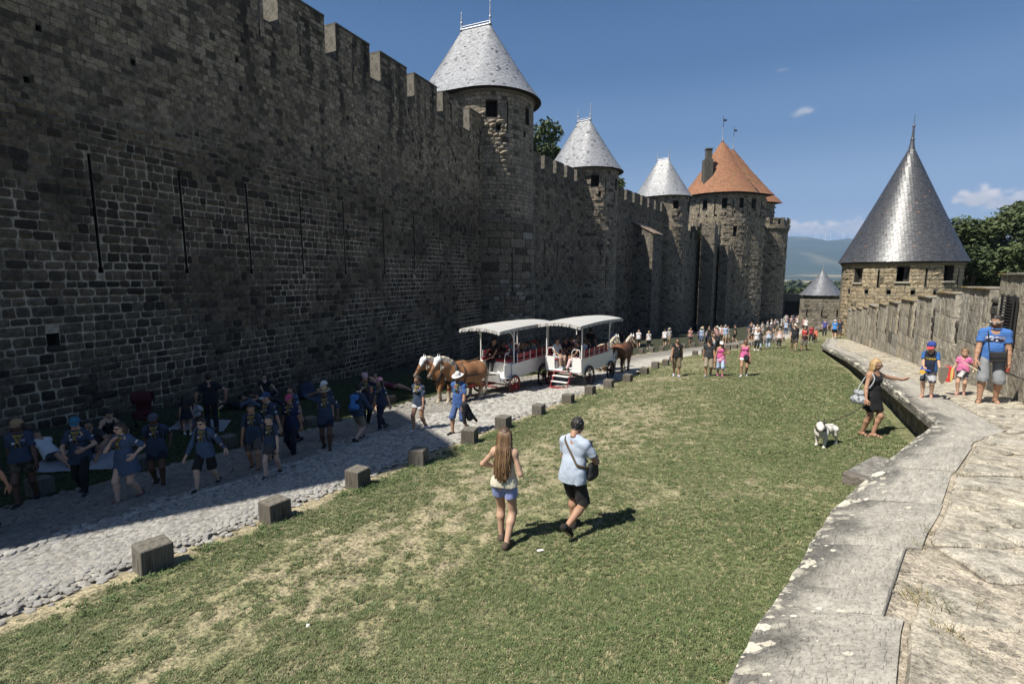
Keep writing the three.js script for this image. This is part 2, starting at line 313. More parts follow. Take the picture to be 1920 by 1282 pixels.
// ---------- terrace: kerb slabs, broken paving, the retaining wall under the lip ----------
const T_lichen = (() => {
  const W = 2048, H = 512, cv = document.createElement('canvas'); cv.width = W; cv.height = H; const g = cv.getContext('2d'), im = g.createImageData(W, H), r = RNG(12), blots = [];
  for (let i = 0; i < 230; i++) { const y = i < 110 ? .16 * r() * r() : Math.pow(r(), 2.3) * .75; blots.push([r(), y, (.004 + .055 * r() * r() * r()) * (y < .25 ? 1.15 : .5), .25 + .7 * r()]); }
  for (let j = 0; j < H; j++) for (let i = 0; i < W; i++) {
    const u = i / W, v = j / H, n = fbm(u * 40, v * 10, 1, 5), m = fbm(u * 150, v * 38, 2, 3), e = fbm(u * 14, v * 3.5, 5, 4);
    let L = .625 + .13 * (n - .5) + .17 * (m - .5) + .10 * (e - .5), a = 0, dk = sstep(.5, .0, v + .5 * (e - .5)) * .2 + (fbm(u * 300, v * 75, 9, 2) > .66 ? .08 : 0);
    for (const [bu, bv, br, op] of blots) { let du = Math.abs(u - bu); du = Math.min(du, 1 - du) * 5; const q = Math.hypot(du, v - bv) / (br * 2.6) + 1.9 * (n - .5) + .9 * (m - .5); if (q < 1) a = Math.max(a, sstep(1, .7, q) * op); }
    L -= dk; const o = (j * W + i) * 4, k = 255;
    im.data[o] = clamp(mix(L, .86 + .1 * (m - .5), a)) * k; im.data[o + 1] = clamp(mix(L * .965, .83 + .1 * (m - .5), a)) * k; im.data[o + 2] = clamp(mix(L * .89, .745 + .1 * (m - .5), a)) * k; im.data[o + 3] = 255;
  }
  g.putImageData(im, 0, 0); const t = new THREE.CanvasTexture(cv); t.colorSpace = THREE.SRGBColorSpace; t.wrapS = THREE.RepeatWrapping; t.flipY = false; return t;
})();
{
  const kerb = tag(new THREE.Group(), 'stone walkway terrace of lichen spotted kerb slabs and broken paving', null, null, 'structure'); kerb.name = 'walkway'; scene.add(kerb);
  const slabMat = std({ map: T_lichen, bumpMap: rep(T_grain, .8), bumpScale: .018, roughness: .9 });
  const inner = [[.3, 0], [1.05, 1.05], [1.77, 2.06], [2.1, 2.45], [2.42, 2.79], [3.25, 3.65], [3.75, 4.1], [4.75, 5.11], [6.4, 6.6], [7.6, 7.35]];
  const r = RNG(33);
  const along = (L, t) => { const k = Math.min(L.length - 2, Math.floor(t)); return [mix(L[k][0], L[k + 1][0], t - k), mix(L[k][1], L[k + 1][1], t - k)]; };
  function slab(t0, t1, A, B, lift, run, insetB) {
    const n = 9, m = 6, thick = .15, b = new Buf(), g = [];
    for (let i = 0; i <= n; i++) { g.push([]); for (let j = 0; j <= m; j++) {
      const t = mix(t0, t1, i / n), a = along(A, t), c = along(B, t), w = j / m;
      const ed = j === 0 ? (A === JOG ? .015 : .02) * (fbm(t * 9, 3, 2, 3) - .5) : 0, k = j === m && insetB ? insetB : 0;
      const x = mix(a[0], c[0], w - k) + ed, d = mix(a[1], c[1], w - k) - ed, edge = (i === 0 || i === n || j === 0 || j === m);
      const joint = i === 0 ? .003 : i === n ? -.003 : 0, dx = A === JOG ? .5 : .75;
      g[i].push([x + joint * dx, walkY(x, d) + lift - (edge ? .006 + .01 * h3(i, j, Math.round(t0 * 50)) : 0) + .006 * (fbm(x * 4, d * 4, 2, 2) - .5), -(d + joint), run + t * 1.0, w]);
    } }
    const uv = (q) => [q[3] / 5, q[4] * .98 + .01];
    for (let i = 0; i < n; i++) for (let j = 0; j < m; j++) b.quad(g[i][j], g[i + 1][j], g[i + 1][j + 1], g[i][j + 1], [1, 1, 1], uv(g[i][j]), uv(g[i + 1][j]), uv(g[i + 1][j + 1]), uv(g[i][j + 1]));
    const ring = []; for (let i = 0; i <= n; i++) ring.push(g[i][0]); for (let j = 1; j <= m; j++) ring.push(g[n][j]); for (let i = n - 1; i >= 0; i--) ring.push(g[i][m]); for (let j = m - 1; j > 0; j--) ring.push(g[0][j]);
    for (let i = 0; i < ring.length; i++) { const p = ring[i], q = ring[(i + 1) % ring.length], lo = (e) => [e[0], e[1] - thick, e[2]]; b.quad(q, p, lo(p), lo(q), [1, 1, 1], [q[3] / 5, q[4]], [p[3] / 5, p[4]], [p[3] / 5, p[4] + .2], [q[3] / 5, q[4] + .2]); }
    const geo = b.geo(); part('kerb_slab', geo, slabMat, kerb);
  }
  // near run (knots of EDGE), each slab a little different in width
  const cuts = [0, 1.9, 3.35, 4.75, 6.2, 7.1, 7.8, 8.4, 9];
  for (let i = 0; i < cuts.length - 1; i++) slab(cuts[i], cuts[i + 1], EDGE, inner, (r() - .5) * .007, [0, .2, 1.1, 1.6, 2.1, 2.5, 3, 3.6, 4.1, 4.4, 4.8, 5][i % 12], [0, .0, .15, .01, .02, .0, .03, 0][i]);
  const jin = JOG.map(([x, d]) => [x + .68, d - .40]);
  const jc = [0]; { let t = 0; while (t < JOG.length - 1.01) { const k = Math.floor(t), len = Math.hypot(JOG[k + 1][0] - JOG[k][0], JOG[k + 1][1] - JOG[k][1]); t += (.9 + .5 * r()) / len; if (t < JOG.length - 1.05) jc.push(t); } jc.push(JOG.length - 1.001); }
  for (let i = 0; i < jc.length - 1; i++) slab(jc[i], jc[i + 1], JOG, jin, (r() - .5) * .02, r() * 5, 0);
  // earth under the broken paving
  const xsN = 26, ds = range(.2, 60, .35), p = [], c = [], t = [], ix = [];
  for (const d of ds) for (let i = 0; i <= xsN; i++) {
    const x = mix((d < 7.5 ? xAt(inner, d) - .25 : xAt(JOG, d) + .3), PAR_X(d) + .35, i / xsN), v = .8 + .4 * fbm(x * 2.5, d * 2.5, 1, 4);
    p.push(x, walkY(x, d) - .034 + .028 * (fbm(x * 1.6, d * 1.6, 3, 4) - .5), -d); c.push(.58 * v, .505 * v, .395 * v); t.push(x, d);
  }
  for (let j = 0; j < ds.length - 1; j++) for (let i = 0; i < xsN; i++) { const a = j * (xsN + 1) + i; ix.push(a, a + 1, a + xsN + 2, a, a + xsN + 2, a + xsN + 1); }
  const g = new THREE.BufferGeometry(); g.setAttribute('position', new THREE.Float32BufferAttribute(p, 3)); g.setAttribute('color', new THREE.Float32BufferAttribute(c, 3)); g.setAttribute('uv', new THREE.Float32BufferAttribute(t, 2)); g.setIndex(ix); g.computeVertexNormals();
  part('path_bed', g, std({ vertexColors: true, map: rep(T_tone, 1.7), bumpMap: rep(T_grain, 2.2), bumpScale: .035, roughness: 1 }), kerb);
  // broken flagstones: rows across the terrace, corners knocked about, gaps and missing pieces
  const flags = [], rr = RNG(91);
  for (let d = 1.2; d < 46; ) {
    const hgt = (d < 9 ? .26 : .5) + .26 * rr();
    const x0 = (dd) => (dd < 7.4 ? xAt(inner, dd) + .03 : xAt(JOG, dd) + .98), cross = rr() * .3;
    let u = 0; const W = PAR_X(d) - x0(d);
    while (u < W - .15) {
      let w = (d < 9 ? .34 : .6) + .6 * rr(); if (u + w > W - .3) w = W - u;
      flags.push([d, hgt, u, w]); u += w;
    }
    d += hgt;
  }
  const pavMat = std({ vertexColors: true, map: rep(T_tone, 1.3), bumpMap: rep(T_grain, 1.5), bumpScale: .024, roughness: .93 });
  let shown = 0; const rest = new Buf();
  for (const [d, hgt, u, w] of flags) {
    const bx = (d < 7.4 ? xAt(inner, d) + .03 : xAt(JOG, d) + .98), cx = bx + u + w / 2, cd = d + hgt / 2;
    if (Math.abs(cx) > cd * 1.12 + .8) { rr(); continue; }
    const worn = Math.exp(-((cx - 2.95) ** 2) / .45 - ((cd - 2.35) ** 2) / .55);             // the hollow where stones have gone
    if (rr() < worn * 1.15) continue;
    const b = shown < 290 ? new Buf() : rest, pts = [], N = 4, gap = .002 + .010 * rr() * rr(), lift = (rr() - .5) * .018 + (rr() < .10 ? -.016 : .006), tx = (rr() - .5) * .02, td = (rr() - .5) * .02, v = .9 + .16 * rr(), wm = rr();
    const col = [.58 * v * mix(1, 1.03, wm), .53 * v, .435 * v * mix(1, .94, wm)], k = flags.indexOf(flags[0]) + Math.round(d * 100 + u * 77);
    const C = [[0, 0], [1, 0], [1, 1], [0, 1]];
    for (let e = 0; e < 4; e++) for (let s = 0; s < N; s++) {
      const q = s / N, [a0, b0] = C[e], [a1, b1] = C[(e + 1) % 4]; let a = mix(a0, a1, q), bb = mix(b0, b1, q);
      let X = bx + u + gap + a * (w - 2 * gap), D = d + gap + bb * (hgt - 2 * gap);
      const j = d < 9 ? .075 : .06; X += (vnoise(X * 3.1, D * 3.1, 5) - .5) * j * 1.6; D += (vnoise(X * 3.1, D * 3.1, 9) - .5) * j * 1.6 + .16 * (fbm(X * .9, d * .7, 2, 2) - .5);
      if (s === 0) { X += (.5 - a0) * .09 * h3(k, e, 3); D += (.5 - b0) * .09 * h3(k, e, 4); }
      X = Math.max(X, (D < 7.4 ? xAt(inner, D) : xAt(JOG, D) + .9) + .03 + .03 * h3(k, e, s)); pts.push([X, walkY(X, D) + lift + tx * (X - cx) + td * (D - cd), -D]);
    }
    const mid = pts.reduce((s, q) => [s[0] + q[0] / pts.length, s[1] + q[1] / pts.length, s[2] + q[2] / pts.length], [0, 0, 0]); mid[1] += .006 * (rr() - .3);
    const inn = pts.map((q, i) => [mix(q[0], mid[0], .07 + .05 * h3(k, i, 8)), q[1] + .002, mix(q[2], mid[2], .07 + .05 * h3(k, i, 9))]), out = pts.map((q) => [q[0], q[1] - .012 - .02 * h3(k, Math.round(q[0] * 90), 2), q[2]]), low = pts.map((q) => [q[0], q[1] - .09, q[2]]);
    const uv = (q) => [q[0], -q[2]];
    for (let i = 0; i < pts.length; i++) { const n = (i + 1) % pts.length; b.tri(mid, inn[i], inn[n], col, col, col, uv(mid), uv(inn[i]), uv(inn[n])); b.quad(inn[i], out[i], out[n], inn[n], col, uv(inn[i]), uv(out[i]), uv(out[n]), uv(inn[n])); b.quad(out[i], low[i], low[n], out[n], col.map((z) => z * .8), uv(out[i]), uv(low[i]), uv(low[n]), uv(out[n])); }
    if (b !== rest) { part('flagstone', b.geo(), pavMat, kerb); shown++; }
  }
  if (rest.p.length) part('flagstones', rest.geo(), pavMat, kerb, null, 'stuff');
  // rubble and grit in the hollow, dry tufts along the joint
  const rub = RNG(8), gb = []; for (let i = 0; i < 240; i++) { const a = rub() * 6.28, q = Math.sqrt(rub()), x = 2.78 + Math.cos(a) * q * .7 + (rub() - .5) * .3, d = 2.35 + Math.sin(a) * q * .95, s = .006 + .022 * rub() * rub(); const e = new THREE.DodecahedronGeometry(s, 0); e.scale(1, .6, 1.2); e.rotateY(rub() * 6); e.translate(x, walkY(x, d) - .035 + s * .3, -d); gb.push(e); }
  part('rubble', merged(gb), std({ color: lin(.40, .355, .28), bumpMap: rep(T_grain, 4), bumpScale: .01 }), kerb, null, 'stuff');
  const tb = new Buf(); for (const [tx, tdd, n, sp] of [[2.50, 2.74, 130, .10], [2.36, 2.45, 60, .07], [2.25, 2.2, 50, .06], [3.3, 3.72, 40, .07], [3.05, 3.5, 30, .06], [2.75, 2.72, 20, .05], [4.9, 5.15, 40, .1], [2.15, 2.0, 40, .06]]) for (let i = 0; i < n; i++) {
    const x = tx + (rub() - .5) * 2 * sp, d = tdd + (rub() - .5) * 2 * sp * 1.3, y = walkY(x, d) - .035, a = rub() * 6.28, L = .03 + .075 * rub(), w = .0028, g2 = rub() < .4;
    const c = g2 ? [.10, .125, .045] : [.33, .27, .14]; const ex = Math.cos(a) * L * .8, ez = Math.sin(a) * L * .8; tb.tri([x - w, y, -d], [x + w, y, -d], [x + ex, y + L, -d + ez], c);
  }
  part('dry_tufts', tb.geo(), std({ vertexColors: true, side: THREE.DoubleSide }), kerb, null, 'stuff');
}
// ---------- masonry ----------
// A wall face is a map (u, y, depth) -> point. Stones are laid in courses on it, proud of a mortar sheet; openings are real holes with linings.
function mortarSheet(buf, map, u0, u1, y0f, y1, du, dy, holes, colf, depth = 0) {
  const us = new Set(range(u0, u1, du)), lowest = Math.min(y0f(u0), y0f(u1)), ys = new Set(range(lowest, y1, dy));
  for (const h of holes) { us.add(clamp(h[0], u0, u1)); us.add(clamp(h[1], u0, u1)); ys.add(h[2]); ys.add(Math.min(h[3], y1)); }
  const U = [...us].sort((a, b) => a - b), Y = [...ys].sort((a, b) => a - b);
  for (let j = 0; j < Y.length - 1; j++) for (let i = 0; i < U.length - 1; i++) {
    if (U[i + 1] - U[i] < 1e-5 || Y[j + 1] - Y[j] < 1e-5) continue;
    const cu = (U[i] + U[i + 1]) / 2, cy = (Y[j] + Y[j + 1]) / 2;
    if (cy > y1 || holes.some((h) => cu > h[0] && cu < h[1] && cy > h[2] && cy < h[3])) continue;
    const q = (u, y) => map(u, y, depth), k = (u, y) => colf(u, y), A = [U[i], Y[j]], B = [U[i + 1], Y[j]], C = [U[i + 1], Y[j + 1]], D = [U[i], Y[j + 1]];
    buf.tri(q(...A), q(...B), q(...C), k(...A), k(...B), k(...C), A, B, C); buf.tri(q(...A), q(...C), q(...D), k(...A), k(...C), k(...D), A, C, D);
  }
  for (const h of holes) {
    const dep = h[4] ?? .5; if (dep <= 0) continue;
    const c = [.07, .063, .055], [a, b, y, z] = h, m = (u, yy, e) => map(u, yy, e);
    const f = depth, e = depth - dep, uv = (k, l) => [[0, 0], [k, 0], [k, l], [0, l]];
    buf.quad(m(a, y, f), m(a, y, e), m(a, z, e), m(a, z, f), c, ...uv(dep, z - y)); buf.quad(m(b, y, e), m(b, y, f), m(b, z, f), m(b, z, e), c, ...uv(dep, z - y));
    buf.quad(m(a, y, f), m(b, y, f), m(b, y, e), m(a, y, e), c, ...uv(b - a, dep)); if (h[3] < y1) buf.quad(m(a, z, e), m(b, z, e), m(b, z, f), m(a, z, f), c, ...uv(b - a, dep));
    if (!h[5]) buf.quad(m(a, y, e), m(b, y, e), m(b, z, e), m(a, z, e), [.02, .018, .016], ...uv(b - a, z - y));
  }
}
function stoneGeo(b, map, r, lod, a0, a1, y0, y1, proud, col, g) {
  const jit = () => (r() - .5) * .034 * (lod ? 1 : .6);
  a0 += g * (.6 + .8 * r()); a1 -= g * (.6 + .8 * r()); y0 += g * (.5 + .9 * r()); y1 -= g * (.5 + .9 * r());
  if (a1 - a0 < .05 || y1 - y0 < .05) return;
  const C = [[a0 + jit(), y0 + jit()], [a1 + jit(), y0 + jit()], [a1 + jit(), y1 + jit()], [a0 + jit(), y1 + jit()]], dk = col.map((v) => v * .9);
  const pt = (p, d) => map(p[0], p[1], d);
  const back = C.map((p) => pt(p, -.03));
  if (!lod) {
    const t = (r() - .5) * proud * .8, F = C.map((p, i) => pt(p, proud + (i === 1 || i === 2 ? t : -t)));
    b.quad(F[0], F[1], F[2], F[3], col, C[0], C[1], C[2], C[3]);
    for (let i = 0; i < 4; i++) { const n = (i + 1) % 4; b.quad(back[i], back[n], F[n], F[i], dk, C[i], C[n], C[n], C[i]); }
    return;
  }
  const nx = lod === 2 ? 4 : 3, ny = 3, N = [];
  for (let j = 0; j < ny; j++) for (let i = 0; i < nx; i++) {
    let s = i / (nx - 1), t = j / (ny - 1);
    if (nx === 4 && i && i < 3) s = i === 1 ? .2 + .1 * r() : .7 + .12 * r(); if (nx === 3 && i === 1) s = .35 + .3 * r(); if (j === 1) t = .4 + .25 * r(); if ((i === 0 || i === nx - 1) && (j === 0 || j === ny - 1)) { const q = .04 + .12 * r(), w = .04 + .13 * r(); s = mix(s, .5, q * .7); t = mix(t, .5, w); }
    const u = mix(mix(C[0][0], C[1][0], s), mix(C[3][0], C[2][0], s), t), y = mix(mix(C[0][1], C[3][1], t), mix(C[1][1], C[2][1], t), s);
    const ed = i === 0 || j === 0 || i === nx - 1 || j === ny - 1;
    N.push([[u, y], ed ? proud * (.15 + .3 * r()) : proud * (.75 + .5 * r())]);
  }
  const F = N.map(([p, d]) => pt(p, d));
  for (let j = 0; j < ny - 1; j++) for (let i = 0; i < nx - 1; i++) { const k = j * nx + i; b.quad(F[k], F[k + 1], F[k + nx + 1], F[k + nx], col, N[k][0], N[k + 1][0], N[k + nx + 1][0], N[k + nx][0]); }
  const ring = []; for (let i = 0; i < nx; i++) ring.push(i); for (let j = 1; j < ny; j++) ring.push(j * nx + nx - 1); for (let i = nx - 2; i >= 0; i--) ring.push((ny - 1) * nx + i); for (let j = ny - 2; j > 0; j--) ring.push(j * nx);
  for (let i = 0; i < ring.length; i++) { const k = ring[i], n = ring[(i + 1) % ring.length], B = [pt(N[k][0], -.03), pt(N[n][0], -.03)]; b.quad(B[0], B[1], F[n], F[k], dk, N[k][0], N[n][0], N[n][0], N[k][0]); }
}
// o: map, u0, u1, y0(u), y1, course [min,max], len [min,max], holes, col(u,y,rand)->rgb, proud(u,y,rand), lod(u,y), gap, single: how many become stones of their own
function lay(o, parent, mat, seed) {
  const r = RNG(seed), rects = [];
  let y = Math.min(o.y0(o.u0), o.y0(o.u1), o.y0((o.u0 + o.u1) / 2)) - .1;
  while (y < o.y1 - .06) {
    let hh = mix(...(typeof o.course === 'function' ? o.course(y) : o.course), r()); if (y + hh > o.y1 - .12) hh = o.y1 - y;
    let u = o.u0 + (r() < .5 ? 0 : -.2);
    while (u < o.u1) {
      const len = mix(...(typeof o.len === 'function' ? o.len(y) : o.len), r()), a = Math.max(u, o.u0), b = Math.min(u + len, o.u1);
      u += len; if (b - a < .06) continue;
      const cu = (a + b) / 2, cy = y + hh / 2; if (cy + hh < o.y0(cu)) continue;
      let segs = [[a, b]];
      for (const h of o.holes ?? []) if (h[3] > y + .03 && h[2] < y + hh - .03) segs = segs.flatMap(([p, q]) => (q <= h[0] || p >= h[1] ? [[p, q]] : [[p, h[0]], [h[1], q]].filter(([s, t]) => t - s > .07)));
      for (const [p, q] of segs) rects.push([p, q, y, y + hh]);
    }
    y += hh;
  }
  const keyed = rects.map((e) => { const p = o.map((e[0] + e[1]) / 2, (e[2] + e[3]) / 2, 0), dd = -p[2]; const vis = dd > 1 && Math.abs(p[0]) < dd * 1.05 && p[1] < dd * .58 && !(o.hidden && o.hidden((e[0] + e[1]) / 2, (e[2] + e[3]) / 2)); return [vis ? Math.hypot(...p) : 1e9, e]; });
  if (o.single) keyed.sort((a, b) => a[0] - b[0]);
  const bulk = new Buf(); let n = 0;
  for (const [dist, [a, b, y0, y1]] of keyed) {
    const cu = (a + b) / 2, cy = (y0 + y1) / 2, one = o.single && n < o.single && dist < 1e8, buf = one ? new Buf() : bulk;
    const len0 = buf.p.length; stoneGeo(buf, o.map, r, one ? Math.max(1, o.lod(cu, cy)) : o.lod(cu, cy), a, b, y0, y1, o.proud(cu, cy, r), o.col(cu, cy, r), typeof o.gap === 'function' ? o.gap(cu, cy) : o.gap ?? .012);
    if (one && buf.p.length > len0) { part('stone', buf.geo(), mat, parent); n++; }
  }
  if (bulk.p.length) part(o.bulk ?? 'stones', bulk.geo(), mat, parent, null, 'stuff');
}
// stone tones: warm grey-brown sandstone with odd dark and pale ones
function tone(r, base, spread = .5, dark = .12) { const v = (1 - spread / 2 + spread * r()) * (r() < dark ? .42 : 1), w = r(); return [base[0] * v * mix(1, 1.06, w), base[1] * v, base[2] * v * mix(1, .9, w)]; }
const wallMap = (o, t, n) => (u, y, e) => [o[0] + t[0] * u + n[0] * e, y, -(o[1] + t[1] * u + n[1] * e)];
const cylMap = (c, R, flare, bump) => (u, y, e) => { const a = u / R, r = R + e + (flare ? flare(y) : 0) + (bump ? bump(a) : 0); return [c[0] + r * Math.sin(a), y, -(c[1] - r * Math.cos(a))]; };
function plainBox(o, t, n, u0, u1, e0, e1, y0, y1, col) { // an upright block along a wall line
  const b = new Buf(), q = (u, e, y) => [o[0] + t[0] * u + n[0] * e, y, -(o[1] + t[1] * u + n[1] * e)], U = [u0, u1], E = [e0, e1];
  const f = (A, B, C, D, w, h) => b.quad(A, B, C, D, col, [0, 0], [w, 0], [w, h], [0, h]);
  f(q(u0, e1, y0), q(u1, e1, y0), q(u1, e1, y1), q(u0, e1, y1), u1 - u0, y1 - y0); f(q(u1, e0, y0), q(u0, e0, y0), q(u0, e0, y1), q(u1, e0, y1), u1 - u0, y1 - y0);
  f(q(u0, e0, y0), q(u0, e1, y0), q(u0, e1, y1), q(u0, e0, y1), e1 - e0, y1 - y0); f(q(u1, e1, y0), q(u1, e0, y0), q(u1, e0, y1), q(u1, e1, y1), e1 - e0, y1 - y0);
  f(q(u0, e1, y1), q(u1, e1, y1), q(u1, e0, y1), q(u0, e0, y1), u1 - u0, e1 - e0);
  return b.geo();
}
const up2 = (a) => { const l = Math.hypot(...a); return [a[0] / l, a[1] / l]; };

// slates or tiles on a roof given as pos(a, v): a = turn 0..1 round the roof, v = 0 eave .. 1 top
function shingles(pos, perim, slope, w, h, colf, seed, tiltAmt, from = 0, to = 1) {
  const b = new Buf(), r = RNG(seed), rows = Math.round(slope / h);
  for (let k = 0; k < rows; k++) {
    const v0 = k / rows, v1 = Math.min(1, (k + 1.35) / rows), n = Math.max(5, Math.round(perim(v0) / w));
    for (let i = 0; i < n; i++) {
      const off = (k % 2) * .5 + (r() - .5) * .12, a0 = (i + off + .02) / n, a1 = (i + off + .98) / n; if (((a0 % 1) + 1) % 1 < from || ((a0 % 1) + 1) % 1 > to) continue;
      if (r() < .002) continue;
      const t = .012 + .016 * r() * tiltAmt, t2 = .012 + .016 * r() * tiltAmt, dv = (r() - .5) * .12 / rows;
      const A = pos(a0, v0 + dv, t), B = pos(a1, v0 + dv, t2), C = pos(a1, v1, .002), D = pos(a0, v1, .002), A2 = pos(a0, v0 + dv, -.004), B2 = pos(a1, v0 + dv, -.004), c = colf(r, a0, v0);
      b.quad(A, B, C, D, c, [0, 0], [w, 0], [w, h], [0, h]); b.quad(A2, B2, B, A, c.map((q) => q * .6), [0, 0], [w, 0], [w, .02], [0, .02]);
    }
  }
  return b.geo();
}
// a roof over a horseshoe: eave radius R, ridge of length L running back along dir; L = 0 is a cone
function roofPos(c, y0, y1, R, L, dir, bell = .06, bump = null) {
  return (a, v, e) => {
    a = ((a % 1) + 1) % 1; v = clamp(v, -.02, 1);
    const r = Math.max(.02, R * (1 - v) + R * bell * ((1 - v) ** 4) - R * bell * .0), P0 = 2 * Math.PI * Math.max(r, .3) + 2 * L, s = a * P0, half = Math.PI * Math.max(r, .3);
    let ang, ox; if (s < half) { ang = s / half * Math.PI - Math.PI / 2; ox = 0; } else if (s < half + L) { ang = Math.PI / 2; ox = s - half; } else if (s < 2 * half + L) { ang = Math.PI / 2 + (s - half - L) / half * Math.PI; ox = L; } else { ang = -Math.PI / 2; ox = L - (s - 2 * half - L); }
    const f = [-dir[0], -dir[1]], g = [-f[1], f[0]], nx = f[0] * Math.cos(ang) + g[0] * Math.sin(ang), nd = f[1] * Math.cos(ang) + g[1] * Math.sin(ang), sl = (y1 - y0) / Math.hypot(R, y1 - y0);
    const rr = r + e * sl + (bump ? bump(Math.atan2(nx, -nd)) * Math.min(1, (1 - v) * 1.05) : 0); return [c[0] + dir[0] * ox + nx * rr, y0 + (y1 - y0) * v + e * (1 - sl), -(c[1] + dir[1] * ox + nd * rr)];
  };
}
function roofShell(pos, n = 48, m = 14, col = [.05, .05, .055]) { // solid underside so that no light leaks between slates
  const b = new Buf();
  for (let j = 0; j < m; j++) for (let i = 0; i < n; i++) b.quad(pos(i / n, j / m, -.03), pos((i + 1) / n - 1e-6, j / m, -.03), pos((i + 1) / n - 1e-6, (j + 1) / m, -.03), pos(i / n, (j + 1) / m, -.03), col);
  const mid = pos(0, 0, 0), c = [0, mid[1], 0]; let k = 0; for (let i = 0; i < n; i++) { const q = pos(i / n, 0, -.03); c[0] += q[0] / n; c[2] += q[2] / n; k++; }
  c[1] = mid[1] - .05; for (let i = 0; i < n; i++) b.tri(pos(i / n, 0, -.03), c, pos((i + 1) / n - 1e-6, 0, -.03), col);
  return b.geo();
}
function finial(x, y, d, h, s = 1) {
  const g = new THREE.LatheGeometry([[0, 0], [.16, 0], [.15, .12], [.09, .2], [.08, .55], [.12, .6], [.12, .66], [.06, .72], [.05, h * .55], [.085, h * .58], [.05, h * .64], [.03, h * .9], [.05, h * .92], [.0, h]].map(([a, b]) => new THREE.Vector2(a * s, b)), 10); g.translate(x, y, -d); return g;
}

// --- the long inner wall: foot line, merlons, loopholes ---
const WC = [-6.13, 32.70], WT = [.410, .912], WN = [.912, -.410];
const footY = (o, t) => (u) => groundY(o[0] + t[0] * u, o[1] + t[1] * u) - .15;
const streakAt = (() => { const r = RNG(4), L = []; for (let u = -42; u < 14; u += .35 + 1.1 * r()) L.push([u, .07 + .2 * r() * r(), 1.5 + 7.5 * r() * r() + 1.5 * r(), .5 + .5 * r()]); return (u, y, top) => { let k = 0; for (const [c, w, len, s] of L) { const x = Math.abs(u - c + .12 * Math.sin(y * 1.3 + c)); if (x < w * 2) k = Math.max(k, s * (1 - sstep(w * .5, w * 2, x)) * (1 - sstep(len * .5, len, top - y))); } return k; }; })();
function wallTone(u, y, r, top) { // upper stones: brown, worn flush; lower stones: dark bossed blocks in pale mortar
  const lo = 1 - sstep(3.5, 8, y + 2.2 * (fbm(u * .16, y * .2, 3, 3) - .5)), st = streakAt(u, y, top), bl = .66 + .68 * fbm(u * .9, y * .9, 8, 4);
  const c = tone(r, [mix(.33, .15, lo), mix(.278, .124, lo), mix(.205, .09, lo)], mix(.7, .75, lo), mix(.10, .22, lo)), k = bl * (1 - .85 * st);
  return c.map((q) => q * k);
}
function wallMortar(u, y, top) { const lo = 1 - sstep(1.5, 7, y + 3 * (fbm(u * .16, y * .2, 3, 3) - .5)), st = streakAt(u, y, top), pt = fbm(u * .5, y * .5, 6, 3), k = mix(.15, mix(.12, .58, sstep(.34, .66, pt + .5 * (fbm(u * 2.2, y * 2.2, 5, 3) - .5))), lo) * (1 - .75 * st); return [k, k * .87, k * .66]; }
